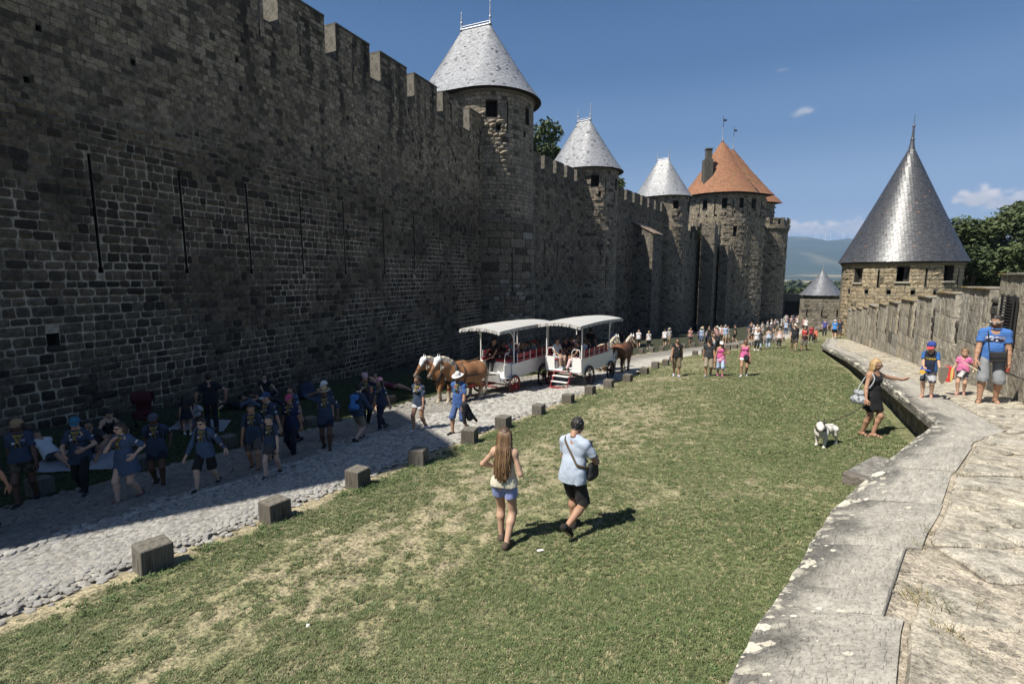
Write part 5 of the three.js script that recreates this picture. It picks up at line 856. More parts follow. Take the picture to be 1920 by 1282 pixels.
// ---------- figures: smooth-minimum fields of tapered capsules, meshed by surface nets ----------
class Field {
  constructor(lo, hi, c) { this.lo = lo; this.c = c; this.n = [0, 1, 2].map((i) => Math.ceil((hi[i] - lo[i]) / c) + 2); this.f = new Float32Array(this.n[0] * this.n[1] * this.n[2]).fill(.4); }
  // capsule a-b, radii ra-rb; o.k blend, o.w/[x,y,z] + o.s flatten along w, o.fb flat end at b, o.fa flat end at a, o.cut subtract
  cap(a, b, ra, rb, o = {}) {
    const { k = .03, w, s = 1, fb, fa, cut, lim } = o, [lx, ly, lz] = this.lo, c = this.c, [nx, ny, nz] = this.n, m = Math.max(ra, rb) + k + c * 2.2;
    const x0 = Math.max(0, Math.floor((Math.min(a.x, b.x) - m - lx) / c)), x1 = Math.min(nx - 1, Math.ceil((Math.max(a.x, b.x) + m - lx) / c)), y0 = Math.max(0, Math.floor((Math.min(a.y, b.y) - m - ly) / c)), y1 = Math.min(ny - 1, Math.ceil((Math.max(a.y, b.y) + m - ly) / c)), z0 = Math.max(0, Math.floor((Math.min(a.z, b.z) - m - lz) / c)), z1 = Math.min(nz - 1, Math.ceil((Math.max(a.z, b.z) + m - lz) / c));
    const dx = b.x - a.x, dy = b.y - a.y, dz = b.z - a.z, L2 = dx * dx + dy * dy + dz * dz || 1e-9, L = Math.sqrt(L2);
    for (let i = z0; i <= z1; i++) for (let j = y0; j <= y1; j++) for (let h = x0; h <= x1; h++) {
      const px = lx + h * c, py = ly + j * c, pz = lz + i * c, ux = px - a.x, uy = py - a.y, uz = pz - a.z, t0 = (ux * dx + uy * dy + uz * dz) / L2, t = t0 < 0 ? 0 : t0 > 1 ? 1 : t0;
      let qx = ux - dx * t, qy = uy - dy * t, qz = uz - dz * t;
      if (w) { const e = (qx * w.x + qy * w.y + qz * w.z) * (s - 1); qx += w.x * e; qy += w.y * e; qz += w.z * e; }
      let d = Math.sqrt(qx * qx + qy * qy + qz * qz) - (ra + (rb - ra) * t);
      if (fb) d = Math.max(d, (t0 - 1) * L); if (fa) d = Math.max(d, -t0 * L);
      if (lim) d = Math.max(d, lim(px, py, pz));
      const id = (i * ny + j) * nx + h, f = this.f[id];
      if (cut) { this.f[id] = Math.max(f, -d); continue; }
      const q = Math.max(k - Math.abs(f - d), 0) / k; this.f[id] = Math.min(f, d) - q * q * k * .25;
    }
    return this;
  }
  ball(a, r, o) { return this.cap(a, a.clone().add(V(0, 1e-4, 0)), r, r, o); }
  each(fn) { const [nx, ny, nz] = this.n, c = this.c; for (let i = 0, id = 0; i < nz; i++) for (let j = 0; j < ny; j++) for (let h = 0; h < nx; h++, id++) if (Math.abs(this.f[id]) < c * 4) this.f[id] = fn(this.f[id], this.lo[0] + h * c, this.lo[1] + j * c, this.lo[2] + i * c); return this; }
  at(p) { const q = [p.x, p.y, p.z].map((v, i) => (v - this.lo[i]) / this.c), b = q.map(Math.floor); if (b.some((v, i) => v < 0 || v >= this.n[i] - 1)) return .4; const [fx, fy, fz] = q.map((v, i) => v - b[i]), g = (x, y, z) => this.f[((b[2] + z) * this.n[1] + b[1] + y) * this.n[0] + b[0] + x], l = (z) => mix(mix(g(0, 0, z), g(1, 0, z), fx), mix(g(0, 1, z), g(1, 1, z), fx), fy); return mix(l(0), l(1), fz); }
  hit(p, dir, far = .5) { const q = p.clone(), st = this.c * .4; for (let s = 0; s < far; s += st) { if (this.at(q) < 0) return q; q.addScaledVector(dir, st); } return null; }
  mesh(col) {
    const [nx, ny, nz] = this.n, f = this.f, c = this.c, idx = new Int32Array(nx * ny * nz).fill(-1), P3 = [], I = [], sy = nx, sz = nx * ny;
    for (let i = 0; i < nz - 1; i++) for (let j = 0; j < ny - 1; j++) for (let h = 0; h < nx - 1; h++) {
      const o = i * sz + j * sy + h; let neg = 0; const v = [f[o], f[o + 1], f[o + sy], f[o + sy + 1], f[o + sz], f[o + sz + 1], f[o + sz + sy], f[o + sz + sy + 1]];
      for (let k = 0; k < 8; k++) if (v[k] < 0) neg++; if (!neg || neg === 8) continue;
      let x = 0, y = 0, z = 0, n = 0; const e = (A, B, ax, ay, az, bx, by, bz) => { if ((v[A] < 0) !== (v[B] < 0)) { const t = v[A] / (v[A] - v[B]); x += ax + (bx - ax) * t; y += ay + (by - ay) * t; z += az + (bz - az) * t; n++; } };
      e(0, 1, 0, 0, 0, 1, 0, 0); e(2, 3, 0, 1, 0, 1, 1, 0); e(4, 5, 0, 0, 1, 1, 0, 1); e(6, 7, 0, 1, 1, 1, 1, 1); e(0, 2, 0, 0, 0, 0, 1, 0); e(1, 3, 1, 0, 0, 1, 1, 0); e(4, 6, 0, 0, 1, 0, 1, 1); e(5, 7, 1, 0, 1, 1, 1, 1); e(0, 4, 0, 0, 0, 0, 0, 1); e(1, 5, 1, 0, 0, 1, 0, 1); e(2, 6, 0, 1, 0, 0, 1, 1); e(3, 7, 1, 1, 0, 1, 1, 1);
      idx[o] = P3.length / 3; P3.push(this.lo[0] + (h + x / n) * c, this.lo[1] + (j + y / n) * c, this.lo[2] + (i + z / n) * c);
    }
    const quad = (a, b, d, e, flip) => { if (a < 0 || b < 0 || d < 0 || e < 0) return; if (flip) I.push(a, b, d, a, d, e); else I.push(a, d, b, a, e, d); };
    for (let i = 1; i < nz - 1; i++) for (let j = 1; j < ny - 1; j++) for (let h = 1; h < nx - 1; h++) {
      const o = i * sz + j * sy + h, s = f[o] < 0;
      if (s !== f[o + 1] < 0) quad(idx[o - sy - sz], idx[o - sz], idx[o], idx[o - sy], s);
      if (s !== f[o + sy] < 0) quad(idx[o - 1 - sz], idx[o - 1], idx[o], idx[o - sz], s);
      if (s !== f[o + sz] < 0) quad(idx[o - 1 - sy], idx[o - sy], idx[o], idx[o - 1], s);
    }
    const g = new THREE.BufferGeometry(); g.setAttribute('position', new THREE.Float32BufferAttribute(P3, 3)); g.setIndex(I); g.computeVertexNormals();
    const N = P3.length / 3, uv = new Float32Array(N * 2); for (let i = 0; i < N; i++) { uv[i * 2] = P3[i * 3] + P3[i * 3 + 2] * .7; uv[i * 2 + 1] = P3[i * 3 + 1]; } g.setAttribute('uv', new THREE.BufferAttribute(uv, 2));
    if (col) { const a = new Float32Array(N * 3); for (let i = 0; i < N; i++) { const q = col(P3[i * 3], P3[i * 3 + 1], P3[i * 3 + 2]); a[i * 3] = q[0]; a[i * 3 + 1] = q[1]; a[i * 3 + 2] = q[2]; } g.setAttribute('color', new THREE.BufferAttribute(a, 3)); }
    return g;
  }
}
const at3 = (a, b, t) => a.clone().lerp(b, t);
function ik(A, B, l1, l2, pole) {
  const v = B.clone().sub(A); let d = v.length(); const m = (l1 + l2) * .998; if (d > m) { B = A.clone().addScaledVector(v, m / d); d = m; } v.normalize();
  const a = (l1 * l1 - l2 * l2 + d * d) / (2 * d), h = Math.sqrt(Math.max(0, l1 * l1 - a * a)), p = pole.clone().addScaledVector(v, -pole.dot(v)).normalize();
  return [A.clone().addScaledVector(v, a).addScaledVector(p, h), B];
}
// hands: right hand at unit length, wrist at the origin, fingers along +y, palm toward +z, thumb on +x
const HANDS = new Map();
function handGeo(kind, cell) {
  const key = kind + cell; if (HANDS.has(key)) return HANDS.get(key);
  const F = new Field([-.55, -.25, -.45], [.75, 1.15, .75], cell), o = { k: .06 };
  F.cap(V(.0, -.15, 0), V(0, .05, 0), .15, .15, { k: .08, w: V(0, 0, 1), s: 1.3 }); F.cap(V(.1, .1, 0), V(.12, .42, 0), .13, .12, { k: .1, w: V(0, 0, 1), s: 1.25 }); F.cap(V(-.1, .1, 0), V(-.14, .38, 0), .12, .11, { k: .1, w: V(0, 0, 1), s: 1.25 });
  const curl = { relaxed: .30, grip: 1.15, open: .07 }[kind], spr = kind === 'open' ? 1.8 : 1, L = [[.185, .44, .20, .14, .11], [.065, .47, .22, .155, .12], [-.06, .455, .205, .145, .11], [-.175, .41, .165, .11, .10]];
  L.forEach(([x, y, a, b, c], i) => { let p = V(x, y - .04, 0), an = curl * (.55 + .12 * i); const sx = (x - .01) * .35 * spr; const r = [.066, .069, .066, .058][i]; for (const [k, len] of [a, b, c].entries()) { const q = p.clone().add(V(sx * len * Math.cos(an), len * Math.cos(an), len * Math.sin(an))); F.cap(p, q, r * (1 - .09 * k), r * (.93 - .09 * k), { k: .02 }); p = q; an += curl * (1.05 + .05 * i); } });
  { const g = kind === 'grip', t0 = V(.17, .10, .04), t1 = g ? V(.28, .26, .16) : V(.34, .27, .10), t2 = g ? V(.24, .40, .26) : V(.42, .44, .15), t3 = g ? V(.12, .46, .31) : V(.44, .56, .19); F.cap(t0, t1, .095, .08, { k: .07 }); F.cap(t1, t2, .074, .066, { k: .02 }); F.cap(t2, t3, .066, .054, { k: .02 }); }
  const geo = F.mesh(); HANDS.set(key, geo); return geo;
}
function placeHand(kind, cell, wrist, dir, palm, right, size, tint) {
  const y = dir.clone().normalize(), z = palm.clone().addScaledVector(y, -palm.dot(y)).normalize(), x = y.clone().cross(z); if (!right) x.negate();
  const g = handGeo(kind, cell).clone(), m = new THREE.Matrix4().makeBasis(x.multiplyScalar(size), y.multiplyScalar(size), z.multiplyScalar(size)).setPosition(wrist); g.applyMatrix4(m);
  if (!right) { const ix = g.index.array; for (let i = 0; i < ix.length; i += 3) { const t = ix[i]; ix[i] = ix[i + 1]; ix[i + 1] = t; } } g.computeVertexNormals();
  const n = g.attributes.position.count, c = new Float32Array(n * 3); for (let i = 0; i < n; i++) { c[i * 3] = tint[0] * .97; c[i * 3 + 1] = tint[1] * .93; c[i * 3 + 2] = tint[2] * .92; } g.setAttribute('color', new THREE.BufferAttribute(c, 3)); return g;
}
const SKIN = { fair: [.47, .29, .20], pale: [.53, .36, .27], tan: [.36, .20, .125], olive: [.30, .17, .105], brown: [.10, .052, .032] };
const HAIR = { black: [.014, .011, .010], dark: [.030, .019, .013], brown: [.075, .042, .022], light: [.19, .105, .05], blonde: [.38, .25, .11], grey: [.25, .24, .23], none: null };
const fuse = (gs) => mergeGeometries(gs.map((g) => { const q = g.clone(); for (const k of Object.keys(q.attributes)) if (!['position', 'normal', 'uv', 'color'].includes(k)) q.deleteAttribute(k); return q; }));

// px = standing height in the 1024 px picture; it sets how fine the meshes are
function person(o) {
  const h = o.h, sex = o.sex ?? 'm', [X, D] = o.at, yaw = Math.atan2(o.face[0], -o.face[1]), gy = o.y ?? ((x, d) => groundY(x, d)), y0 = gy(X, D);
  const t = o.into ?? thing('person', o.label, 'person', [X, y0, -D], yaw, o.group);
  const px = o.px ?? 60, cell = clamp(.95 / px, .011, .03) * (h / 1.7 + .3) / 1.3, hcell = clamp(.42 / px, .0042, .013), kid = clamp((1.5 - h) / .5), hs = mix(1, 1.32, kid);
  const U = (v) => V(v[0] * h, v[1] * h, v[2] * h), cy = Math.cos(yaw), sy = Math.sin(yaw), local = (x, z) => (o.flat ? 0 : gy(X + x * cy + z * sy, D - (-x * sy + z * cy)) - y0);
  const S = { m: { sh: .096, ch: [.030, .062], wa: [.022, .056], hp: [.032, .058], th: .048 }, f: { sh: .082, ch: [.022, .060], wa: [.016, .050], hp: [.036, .060], th: .050 }, c: { sh: .084, ch: [.024, .058], wa: [.020, .054], hp: [.028, .056], th: .045 } }[sex];
  const bulk = o.bulk ?? 1, w = o.walk ?? 0;
  const feet = o.feet ?? (w ? { L: [.05, 0, .13 * w, w > 0 ? -.15 : .55], R: [-.05, 0, -.13 * w, w > 0 ? .55 : -.15] } : { L: [.06, 0, .01, 0], R: [-.06, 0, -.01, 0] });
  const ank = {}; for (const s of ['L', 'R']) { const f = feet[s], up = .042 + f[1] + .055 * Math.max(0, f[3]); ank[s] = V(f[0] * h, up * h + local(f[0] * h, f[2] * h), f[2] * h); }
  const side = { L: 1, R: -1 }, l1 = .245 * h, l2 = .243 * h; let hip = o.seat !== undefined ? o.seat : .525 * h;
  if (o.seat === undefined) for (const s of ['L', 'R']) { const a = ank[s], dx = a.x - side[s] * .052 * h, q = (l1 + l2) * .992, r = Math.sqrt(Math.max(.04, q * q - dx * dx - a.z * a.z)); hip = Math.min(hip, a.y + r); }
  const lean = o.lean ?? (w ? .05 : 0), roll = o.roll ?? 0, tw = o.twist ?? 0, Pv = V(0, hip, (o.shift ?? 0) * h), up = V(Math.sin(roll), Math.cos(lean) * Math.cos(roll), Math.sin(lean)).normalize(), fw = V(Math.sin(tw), 0, Math.cos(tw)); fw.addScaledVector(up, -fw.dot(up)).normalize(); const rt = up.clone().cross(fw).normalize(); // rt points to the person's left
  const on = (a, b, c) => Pv.clone().addScaledVector(rt, a * h).addScaledVector(up, b * h).addScaledVector(fw, c * h);
  const neck = on(0, .292, 0), shd = { L: on(S.sh, .262, -.004), R: on(-S.sh, .262, -.004) }, [hy, hp] = o.head ?? [0, .08], hl = { L: V(.052 * h, hip - .01 * h, Pv.z), R: V(-.052 * h, hip - .01 * h, Pv.z) };
  const hands = o.hands ?? (w ? { L: [.135, .465, -.10 * w], R: [-.135, .465, .10 * w] } : { L: [.14, .455, .02], R: [-.14, .455, .02] });
  const J = {}; for (const s of ['L', 'R']) {
    const kp = V(side[s] * (o.knee ?? .12), .1, 1), [kn, an] = ik(hl[s], ank[s], l1, l2, kp);
    const ht = U(hands[s]); if (o.seat === undefined && !o.abs) ht.y += (hip - .525 * h); const ep = o.elbow?.[s] ? V(...o.elbow[s]) : V(side[s] * .28, -.2, -1), [el, wr] = ik(shd[s], ht, .172 * h, .150 * h, ep); J[s] = { kn, an, el, wr };
  }
  const pts = [...Object.values(J).flatMap((j) => Object.values(j)), neck, shd.L, shd.R, hl.L, hl.R, V(0, 0, 0)], pad = .16 * h, lo = ['x', 'y', 'z'].map((k) => Math.min(...pts.map((p) => p[k])) - pad), hi = ['x', 'y', 'z'].map((k) => Math.max(...pts.map((p) => p[k])) + pad);
  const skin = Array.isArray(o.skin) ? o.skin : SKIN[o.skin ?? 'fair'];
  const torso = (F, e, oo = {}) => {
    const q = bulk, k = { k: .035 * h, w: fw, s: 1.28, ...oo }, a = (r) => r * h * q + e;
    F.cap(on(-S.hp[0], .01, -.006), on(S.hp[0], .01, -.006), a(S.hp[1]), a(S.hp[1]), { ...k, s: 1.12 }); F.cap(on(0, .02, 0), on(0, .09, .006 * (q > 1.1 ? 3 : 1)), a(S.hp[1]) * .98, a(S.wa[1]), { ...k, s: q > 1.1 ? 1 : 1.2 }); F.cap(on(-S.wa[0], .10, .004), on(S.wa[0], .10, .004), a(S.wa[1]), a(S.wa[1]), k);
    F.cap(on(-S.ch[0], .205, .002), on(S.ch[0], .205, .002), a(S.ch[1]), a(S.ch[1]), { ...k, s: 1.24 }); F.cap(on(-S.ch[0], .255, -.004), on(S.ch[0], .255, -.004), a(S.ch[1] * .82), a(S.ch[1] * .82), { ...k, s: 1.3 });
    if (sex === 'f') for (const s of [-1, 1]) F.ball(on(s * .036, .205, .036), .036 * h + e, { k: .03 * h });
  };
  // --- body: one continuous surface
  const B = new Field(lo, hi, cell); torso(B, 0);
  B.cap(shd.L, shd.R, .030 * h, .030 * h, { k: .04 * h }); for (const s of [1, -1]) B.cap(on(s * .02, .305, -.012), s > 0 ? shd.L : shd.R, .030 * h, .026 * h, { k: .03 * h }); B.cap(on(0, .26, -.008), neck.clone().addScaledVector(up, .055 * h), .036 * h * hs ** .5, .030 * h * hs ** .5, { k: .03 * h });
  const R = { m: [.030, .024, .024, .0155], f: [.025, .021, .020, .0135], c: [.024, .021, .020, .0145] }[sex];
  for (const s of ['L', 'R']) {
    const j = J[s]; B.cap(shd[s], j.el, R[0] * h, R[1] * h, { k: .025 * h }); B.cap(j.el, at3(j.el, j.wr, .35), R[1] * h, R[2] * h * 1.03, { k: .015 * h }); B.cap(at3(j.el, j.wr, .3), j.wr, R[2] * h, R[3] * h, { k: .012 * h });
    B.cap(hl[s], j.kn, S.th * h * (bulk * .5 + .5), .034 * h, { k: .03 * h }); const cv = at3(j.kn, j.an, .30).add(V(0, 0, -.012 * h)); B.cap(j.kn, cv, .032 * h, .034 * h, { k: .02 * h }); B.cap(cv, j.an, .033 * h, .021 * h, { k: .018 * h });
  }
  const toe = {}; for (const s of ['L', 'R']) { const f = feet[s], a = J[s].an, pt = f[3], out = side[s] * (o.splay ?? .18) + (o.footYaw?.[s] ?? 0), d = V(Math.sin(out) * Math.cos(pt), -Math.sin(pt), Math.cos(out) * Math.cos(pt)), dn = V(Math.sin(out) * -Math.sin(pt), -Math.cos(pt), -Math.sin(pt) * Math.cos(out)); const heel = a.clone().addScaledVector(d, -.030 * h).addScaledVector(dn, .020 * h), tip = a.clone().addScaledVector(d, .098 * h).addScaledVector(dn, .026 * h); toe[s] = { heel, tip, d, dn, mid: a.clone().addScaledVector(d, .04 * h).addScaledVector(dn, .014 * h) }; B.cap(heel, toe[s].mid, .022 * h, .021 * h, { k: .015 * h }); B.cap(toe[s].mid, tip, .021 * h, .014 * h, { k: .012 * h }); }
  const bodyGeo = B.mesh((x, y, z) => { const v = .94 + .12 * vnoise(x * 14, y * 14, z * 14); return [skin[0] * v, skin[1] * v, skin[2] * v]; });
  // --- head on a finer grid, in its own frame (z = face)
  const hc = neck.clone().addScaledVector(up, .098 * h * mix(1, 1.1, kid)).addScaledVector(fw, .012 * h + .02 * h * hp), Hq = new THREE.Quaternion().setFromEuler(new THREE.Euler(hp, yaw * 0 + Math.atan2(fw.x, fw.z) + hy, o.tilt ?? 0, 'YXZ')), u = .066 * h * hs; // u = half head height
  const H = new Field([-1.3 * u, -1.5 * u, -1.35 * u], [1.3 * u, 1.35 * u, 1.5 * u], hcell), HV = (x, y, z) => V(x * u, y * u, z * u);
  H.ball(HV(0, .26, -.12), .76 * u, { k: .2 * u, w: V(1, 0, 0), s: 1.12 }); H.cap(HV(0, .12, .18), HV(0, -.3, .26), .60 * u, .50 * u, { k: .25 * u, w: V(1, 0, 0), s: 1.08 }); H.cap(HV(0, -.50, .30), HV(0, -.80, .50), .40 * u, .20 * u, { k: .25 * u }); H.cap(HV(-.3, -.5, .12), HV(.3, -.5, .12), .26 * u, .26 * u, { k: .3 * u });
  H.cap(HV(0, .12, .76), HV(0, -.20, .98), .07 * u, .12 * u, { k: .12 * u }); H.cap(HV(-.13, -.23, .84), HV(.13, -.23, .84), .08 * u, .08 * u, { k: .08 * u }); H.cap(HV(-.36, .17, .62), HV(.36, .17, .62), .10 * u, .10 * u, { k: .12 * u }); H.cap(HV(-.13, -.47, .74), HV(.13, -.47, .74), .075 * u, .075 * u, { k: .07 * u }); H.cap(HV(-.11, -.56, .73), HV(.11, -.56, .73), .08 * u, .08 * u, { k: .07 * u });
  for (const s of [-1, 1]) { H.ball(HV(s * .29, .03, .78), .13 * u, { cut: true }); H.cap(HV(s * .74, .12, -.06), HV(s * .72, -.22, .0), .13 * u, .09 * u, { k: .06 * u, w: V(1, 0, 0), s: 1.5 }); H.ball(HV(s * .36, -.16, .56), .22 * u, { k: .2 * u }); }
  H.cap(HV(0, -.3, -.2), HV(0, -1.35, -.3), .47 * u, .44 * u, { k: .15 * u });
  const hairC = o.hair === 'none' ? null : Array.isArray(o.hair) ? o.hair : HAIR[o.hair ?? 'dark'], beard = o.beard ? HAIR[o.beard] : null;
  const headGeo = H.mesh((x, y, z) => { const X1 = x / u, Y1 = y / u, Z1 = z / u; let c = skin; if (Z1 > .55 && Math.abs(X1) < .25 && Y1 > -.62 && Y1 < -.42) c = [skin[0] * .8, skin[1] * .5, skin[2] * .5]; else if (Z1 > .45 && Y1 > .13 && Y1 < .25 && Math.abs(Math.abs(X1) - .30) < .18) c = (hairC ?? [.1, .08, .06]).map((v, i) => mix(v, skin[i], .25)); else if (beard && Y1 < -.30 && Z1 > -.1 && Y1 > -1 && !(Y1 > -.42 && Math.abs(X1) < .2)) c = beard.map((v, i) => mix(v, skin[i], .22)); const v = .95 + .1 * vnoise(X1 * 4, Y1 * 4, Z1 * 4); return [c[0] * v, c[1] * v, c[2] * v]; });
  const toHead = (g) => { g.applyQuaternion(Hq); g.translate(hc.x, hc.y, hc.z); return g; };
  toHead(headGeo);
  const gs = [bodyGeo, headGeo], hk = o.hold ?? {}, hcl = px > 90 ? .026 : px > 45 ? .036 : .055;
  if (px > 14) for (const s of ['L', 'R']) { const j = J[s], dir = o.hdir?.[s] ? V(...o.hdir[s]) : j.wr.clone().sub(j.el), pm = o.palm?.[s] ? V(...o.palm[s]) : V(-side[s], 0, -.15); gs.push(placeHand(hk[s] ?? 'relaxed', hcl, j.wr.clone().addScaledVector(dir.clone().normalize(), -.004 * h), dir, pm, s === 'R', .108 * h, skin)); }
  part('body', fuse(gs), M.skin, t);
  // --- eyes, glasses
  if (px > 40) { const eg = []; for (const s of [-1, 1]) { const e = new THREE.SphereGeometry(.105 * u, 10, 8); e.translate(s * .29 * u, .03 * u, .66 * u); eg.push(e); } if (!o.shades) { part('eye', toHead(eg[0]), std({ color: lin(.5, .48, .45), roughness: .25 }), t); part('eye', toHead(eg[1]), std({ color: lin(.5, .48, .45), roughness: .25 }), t); const pu = []; for (const s of [-1, 1]) { const e = new THREE.SphereGeometry(.058 * u, 8, 6); e.translate(s * .29 * u, .03 * u, .735 * u); pu.push(e); } part('iris', toHead(merged(pu)), std({ color: lin(.02, .013, .01), roughness: .2 }), t); } }
  if (o.shades) { const g = []; for (const s of [-1, 1]) { const l = new THREE.SphereGeometry(.20 * u, 12, 8); l.scale(1.15, .85, .35); l.translate(s * .30 * u, .05 * u, .80 * u); g.push(l); } const lensG = part('sunglasses', toHead(merged(g)), std({ color: lin(.008, .008, .009), roughness: .12 }), t); const fr = [tube([HV(-.80, .12, .02), HV(-.66, .12, .55), HV(-.5, .11, .80), HV(0, .13, .90), HV(.5, .11, .80), HV(.66, .12, .55), HV(.80, .12, .02)], .045 * u, 24, 5)]; part('spectacle_frame', toHead(merged(fr)), std({ color: lin(...(Array.isArray(o.shades) ? o.shades : [.01, .01, .01])), roughness: .4 }), lensG); }
  // --- hair
  if (hairC) {
    const long = o.long ?? 0, Fh = new Field([-1.9 * u, -(1.6 + long * 14) * u, -2.4 * u], [1.9 * u, 1.5 * u, 1.5 * u], Math.max(hcell * 1.15, .006)), r = RNG(Math.round((X + 40) * 100 + D * 37));
    const bald = o.crop ?? 0; Fh.ball(HV(0, .28, -.13), (.85 - .06 * bald) * u, { k: .05 * u, w: V(1, 0, 0), s: 1.09 }); Fh.cap(HV(0, .1, -.35), HV(0, -.45, -.38), .62 * u, (long ? .62 : .42) * u, { k: .15 * u, w: V(1, 0, 0), s: 1.0 });
    for (const s of [-1, 1]) Fh.cap(HV(s * .5, .3, .1), HV(s * .62, -.12 - (long ? .5 : 0), -.0), .30 * u, .18 * u, { k: .15 * u });
    Fh.each((f, x, y, z) => { const Y1 = y / u, Z1 = z / u, fringe = .42 + .12 * Math.sin(x / u * 7); return Math.max(f + (long ? .05 : .2) * u * (vnoise(x / u * 9, y / u * 6, z / u * 9) - .5), Math.min(Z1 - .06 + .12 * Math.max(0, Y1 - .1), fringe - Y1) * u, long ? -9 : (-.62 - Y1) * u); });
    if (long) { const n = 16; for (let i = 0; i < n; i++) { const a = (i / (n - 1) - .5) * (o.fall ?? 2.6), x = Math.sin(a) * .68, z = -Math.cos(a) * .62 - .12, w2 = 1 + .25 * (r() - .5), L = long * 12 * (.82 + .22 * r()); Fh.cap(HV(x, .1, z), HV(x * 1.18 * w2, -.8, z * 1.12), .26 * u, .24 * u, { k: .12 * u }); Fh.cap(HV(x * 1.18 * w2, -.8, z * 1.12), HV(x * (1.15 + .3 * (r() - .5)), -1 - L, z * 1.0 - .25 + .1 * r()), .22 * u, .06 * u, { k: .10 * u }); } Fh.each((f, x, y, z) => f + .06 * u * (vnoise(x / u * 10, y / u * 1.3, z / u * 10) - .5)); }
    if (o.pony) { const b = HV(0, .35, -.85); Fh.ball(b, .24 * u, { k: .1 * u }); Fh.cap(b, HV(.1, -.6, -1.35), .26 * u, .22 * u, { k: .1 * u }); Fh.cap(HV(.1, -.6, -1.35), HV(.1, -1.5, -1.2), .22 * u, .08 * u, { k: .1 * u }); }
    const hg = Fh.mesh((x, y, z) => { const st = long ? vnoise(x / u * 11, y / u * .8, z / u * 11) : vnoise(x / u * 16, y / u * 7, z / u * 16), tip = long ? sstep(-1, -1 - long * 12, y / u) * .9 : 0, v = .55 + .9 * st; return hairC.map((c, i) => c * v * (1 + tip * [1.3, 1.2, .9][i])); });
    part('hair', toHead(hg), o.hairMat ?? std({ vertexColors: true, roughness: .55 }), t);
  }
  if (o.hat) {
    const [kind, col, col2] = o.hat, mat = cloth(...col), g = new Field([-1.7 * u, -.4 * u, -1.7 * u], [1.7 * u, 1.7 * u, 2.2 * u], Math.max(hcell, .006));
    if (kind === 'cap') { g.ball(HV(0, .30, -.12), .94 * u, { k: .05 * u, w: V(1, 0, 0), s: 1.08, lim: (x, y, z) => .36 * u - y + .1 * z }); const back = o.capBack ? -1 : 1; part('cap', toHead(g.mesh()), mat, t); const b = new THREE.SphereGeometry(.66 * u, 18, 8); b.scale(1.0, .07, 1.0); b.rotateX(.14 * back); b.translate(0, .33 * u, .95 * u * back); part('cap_visor', toHead(b), col2 ? cloth(...col2) : mat, t); }
    else if (kind === 'hat') { g.cap(HV(0, .42, -.1), HV(0, .86, -.1), .82 * u, .70 * u, { k: .06 * u, w: V(1, 0, 0), s: 1.1, fa: true }); const hm = part('hat', toHead(g.mesh()), mat, t); const br = new THREE.CylinderGeometry(1.34 * u, 1.4 * u, .06 * u, 28, 1); br.scale(1, 1, 1.08); const a = br.attributes.position; for (let i = 0; i < a.count; i++) { const x = a.getX(i) / u, z = a.getZ(i) / u; a.setY(i, a.getY(i) + (.10 * x * x - .05 * z) * u); } br.computeVertexNormals(); br.translate(0, .42 * u, -.1 * u); part('brim', toHead(br), mat, hm); const bd = new THREE.CylinderGeometry(.80 * u, .835 * u, .2 * u, 24, 1, true); bd.scale(.93, 1, 1.02); bd.translate(0, .55 * u, -.1 * u); part('hat_band', toHead(bd), col2 ? cloth(...col2) : cloth(.03, .03, .03), hm); }
    else { g.ball(HV(0, .31, -.12), .90 * u, { k: .05 * u, w: V(1, 0, 0), s: 1.08, lim: (x, y, z) => .30 * u - y + .32 * z }); part('bandana', toHead(g.mesh()), mat, t); }
  }
  // --- clothes
  const wr0 = (F, a = .007, q = 1) => F.each((f, x, y, z) => { const dg = x * 6 + y * 5; return f - a * ((fbm(x * 11 * q, y * 6 * q + z * 4, z * 11 * q, 3) - .5) * 2.6 + .9 * (Math.abs(vnoise(dg * 1.4, y * 9 - x * 5, z * 5) - .5) * 2 - .5)); });
  const tp = o.top; let Tf = null;
  if (tp) {
    Tf = new Field(lo, hi, cell); const e = tp.e ?? .011, hem = tp.hem ?? -.03; torso(Tf, e, {});
    if (tp.hang) { const a = on(0, .10, 0), b = on(0, hem, 0); for (const s of [-1, 1]) { const q = rt.clone().multiplyScalar(s * h); Tf.cap(a.clone().addScaledVector(q, S.wa[0]), b.clone().addScaledVector(q, S.hp[0] + .009), (S.wa[1] + .009) * h * bulk + e, (S.hp[1] + .011 + (tp.flare ?? 0)) * h * bulk + e, { k: .04 * h, w: fw, s: 1.12, fb: true }); } }
    if (!tp.bare) { Tf.cap(shd.L, shd.R, .030 * h + e * .8, .030 * h + e * .8, { k: .03 * h }); for (const s of [1, -1]) Tf.cap(on(s * .02, .303, -.012), s > 0 ? shd.L : shd.R, .030 * h + e * .8, .026 * h + e * .8, { k: .03 * h }); } else for (const s of [-1, 1]) { Tf.cap(on(s * .055, .30, .0), on(s * .048, .25, .05), .008 * h + .006, .012 * h + .006, { k: .01 }); Tf.cap(on(s * .055, .30, .0), on(s * .045, .23, -.045), .008 * h + .006, .012 * h + .006, { k: .01 }); }
    if (tp.sleeve && !tp.bare) for (const s of ['L', 'R']) { const j = J[s], f = tp.sleeve, se = e + .003 * h; if (f <= 1) { const b = at3(shd[s], j.el, f); Tf.cap(shd[s], b, R[0] * h + se, R[1] * h + se + .008 * h, { k: .02 * h, fb: true }); } else { const b = at3(j.el, j.wr, f - 1); Tf.cap(shd[s], j.el, R[0] * h + se, R[1] * h + se, { k: .02 * h }); Tf.cap(j.el, b, R[1] * h + se, R[3] * h + se + .003, { k: .015 * h, fb: true }); } }
    const hemP = on(0, hem, 0), nk = on(0, tp.bare ? .252 : .300, 0), scoop = tp.bare ? .02 : 0; wr0(Tf, tp.crease ?? .006);
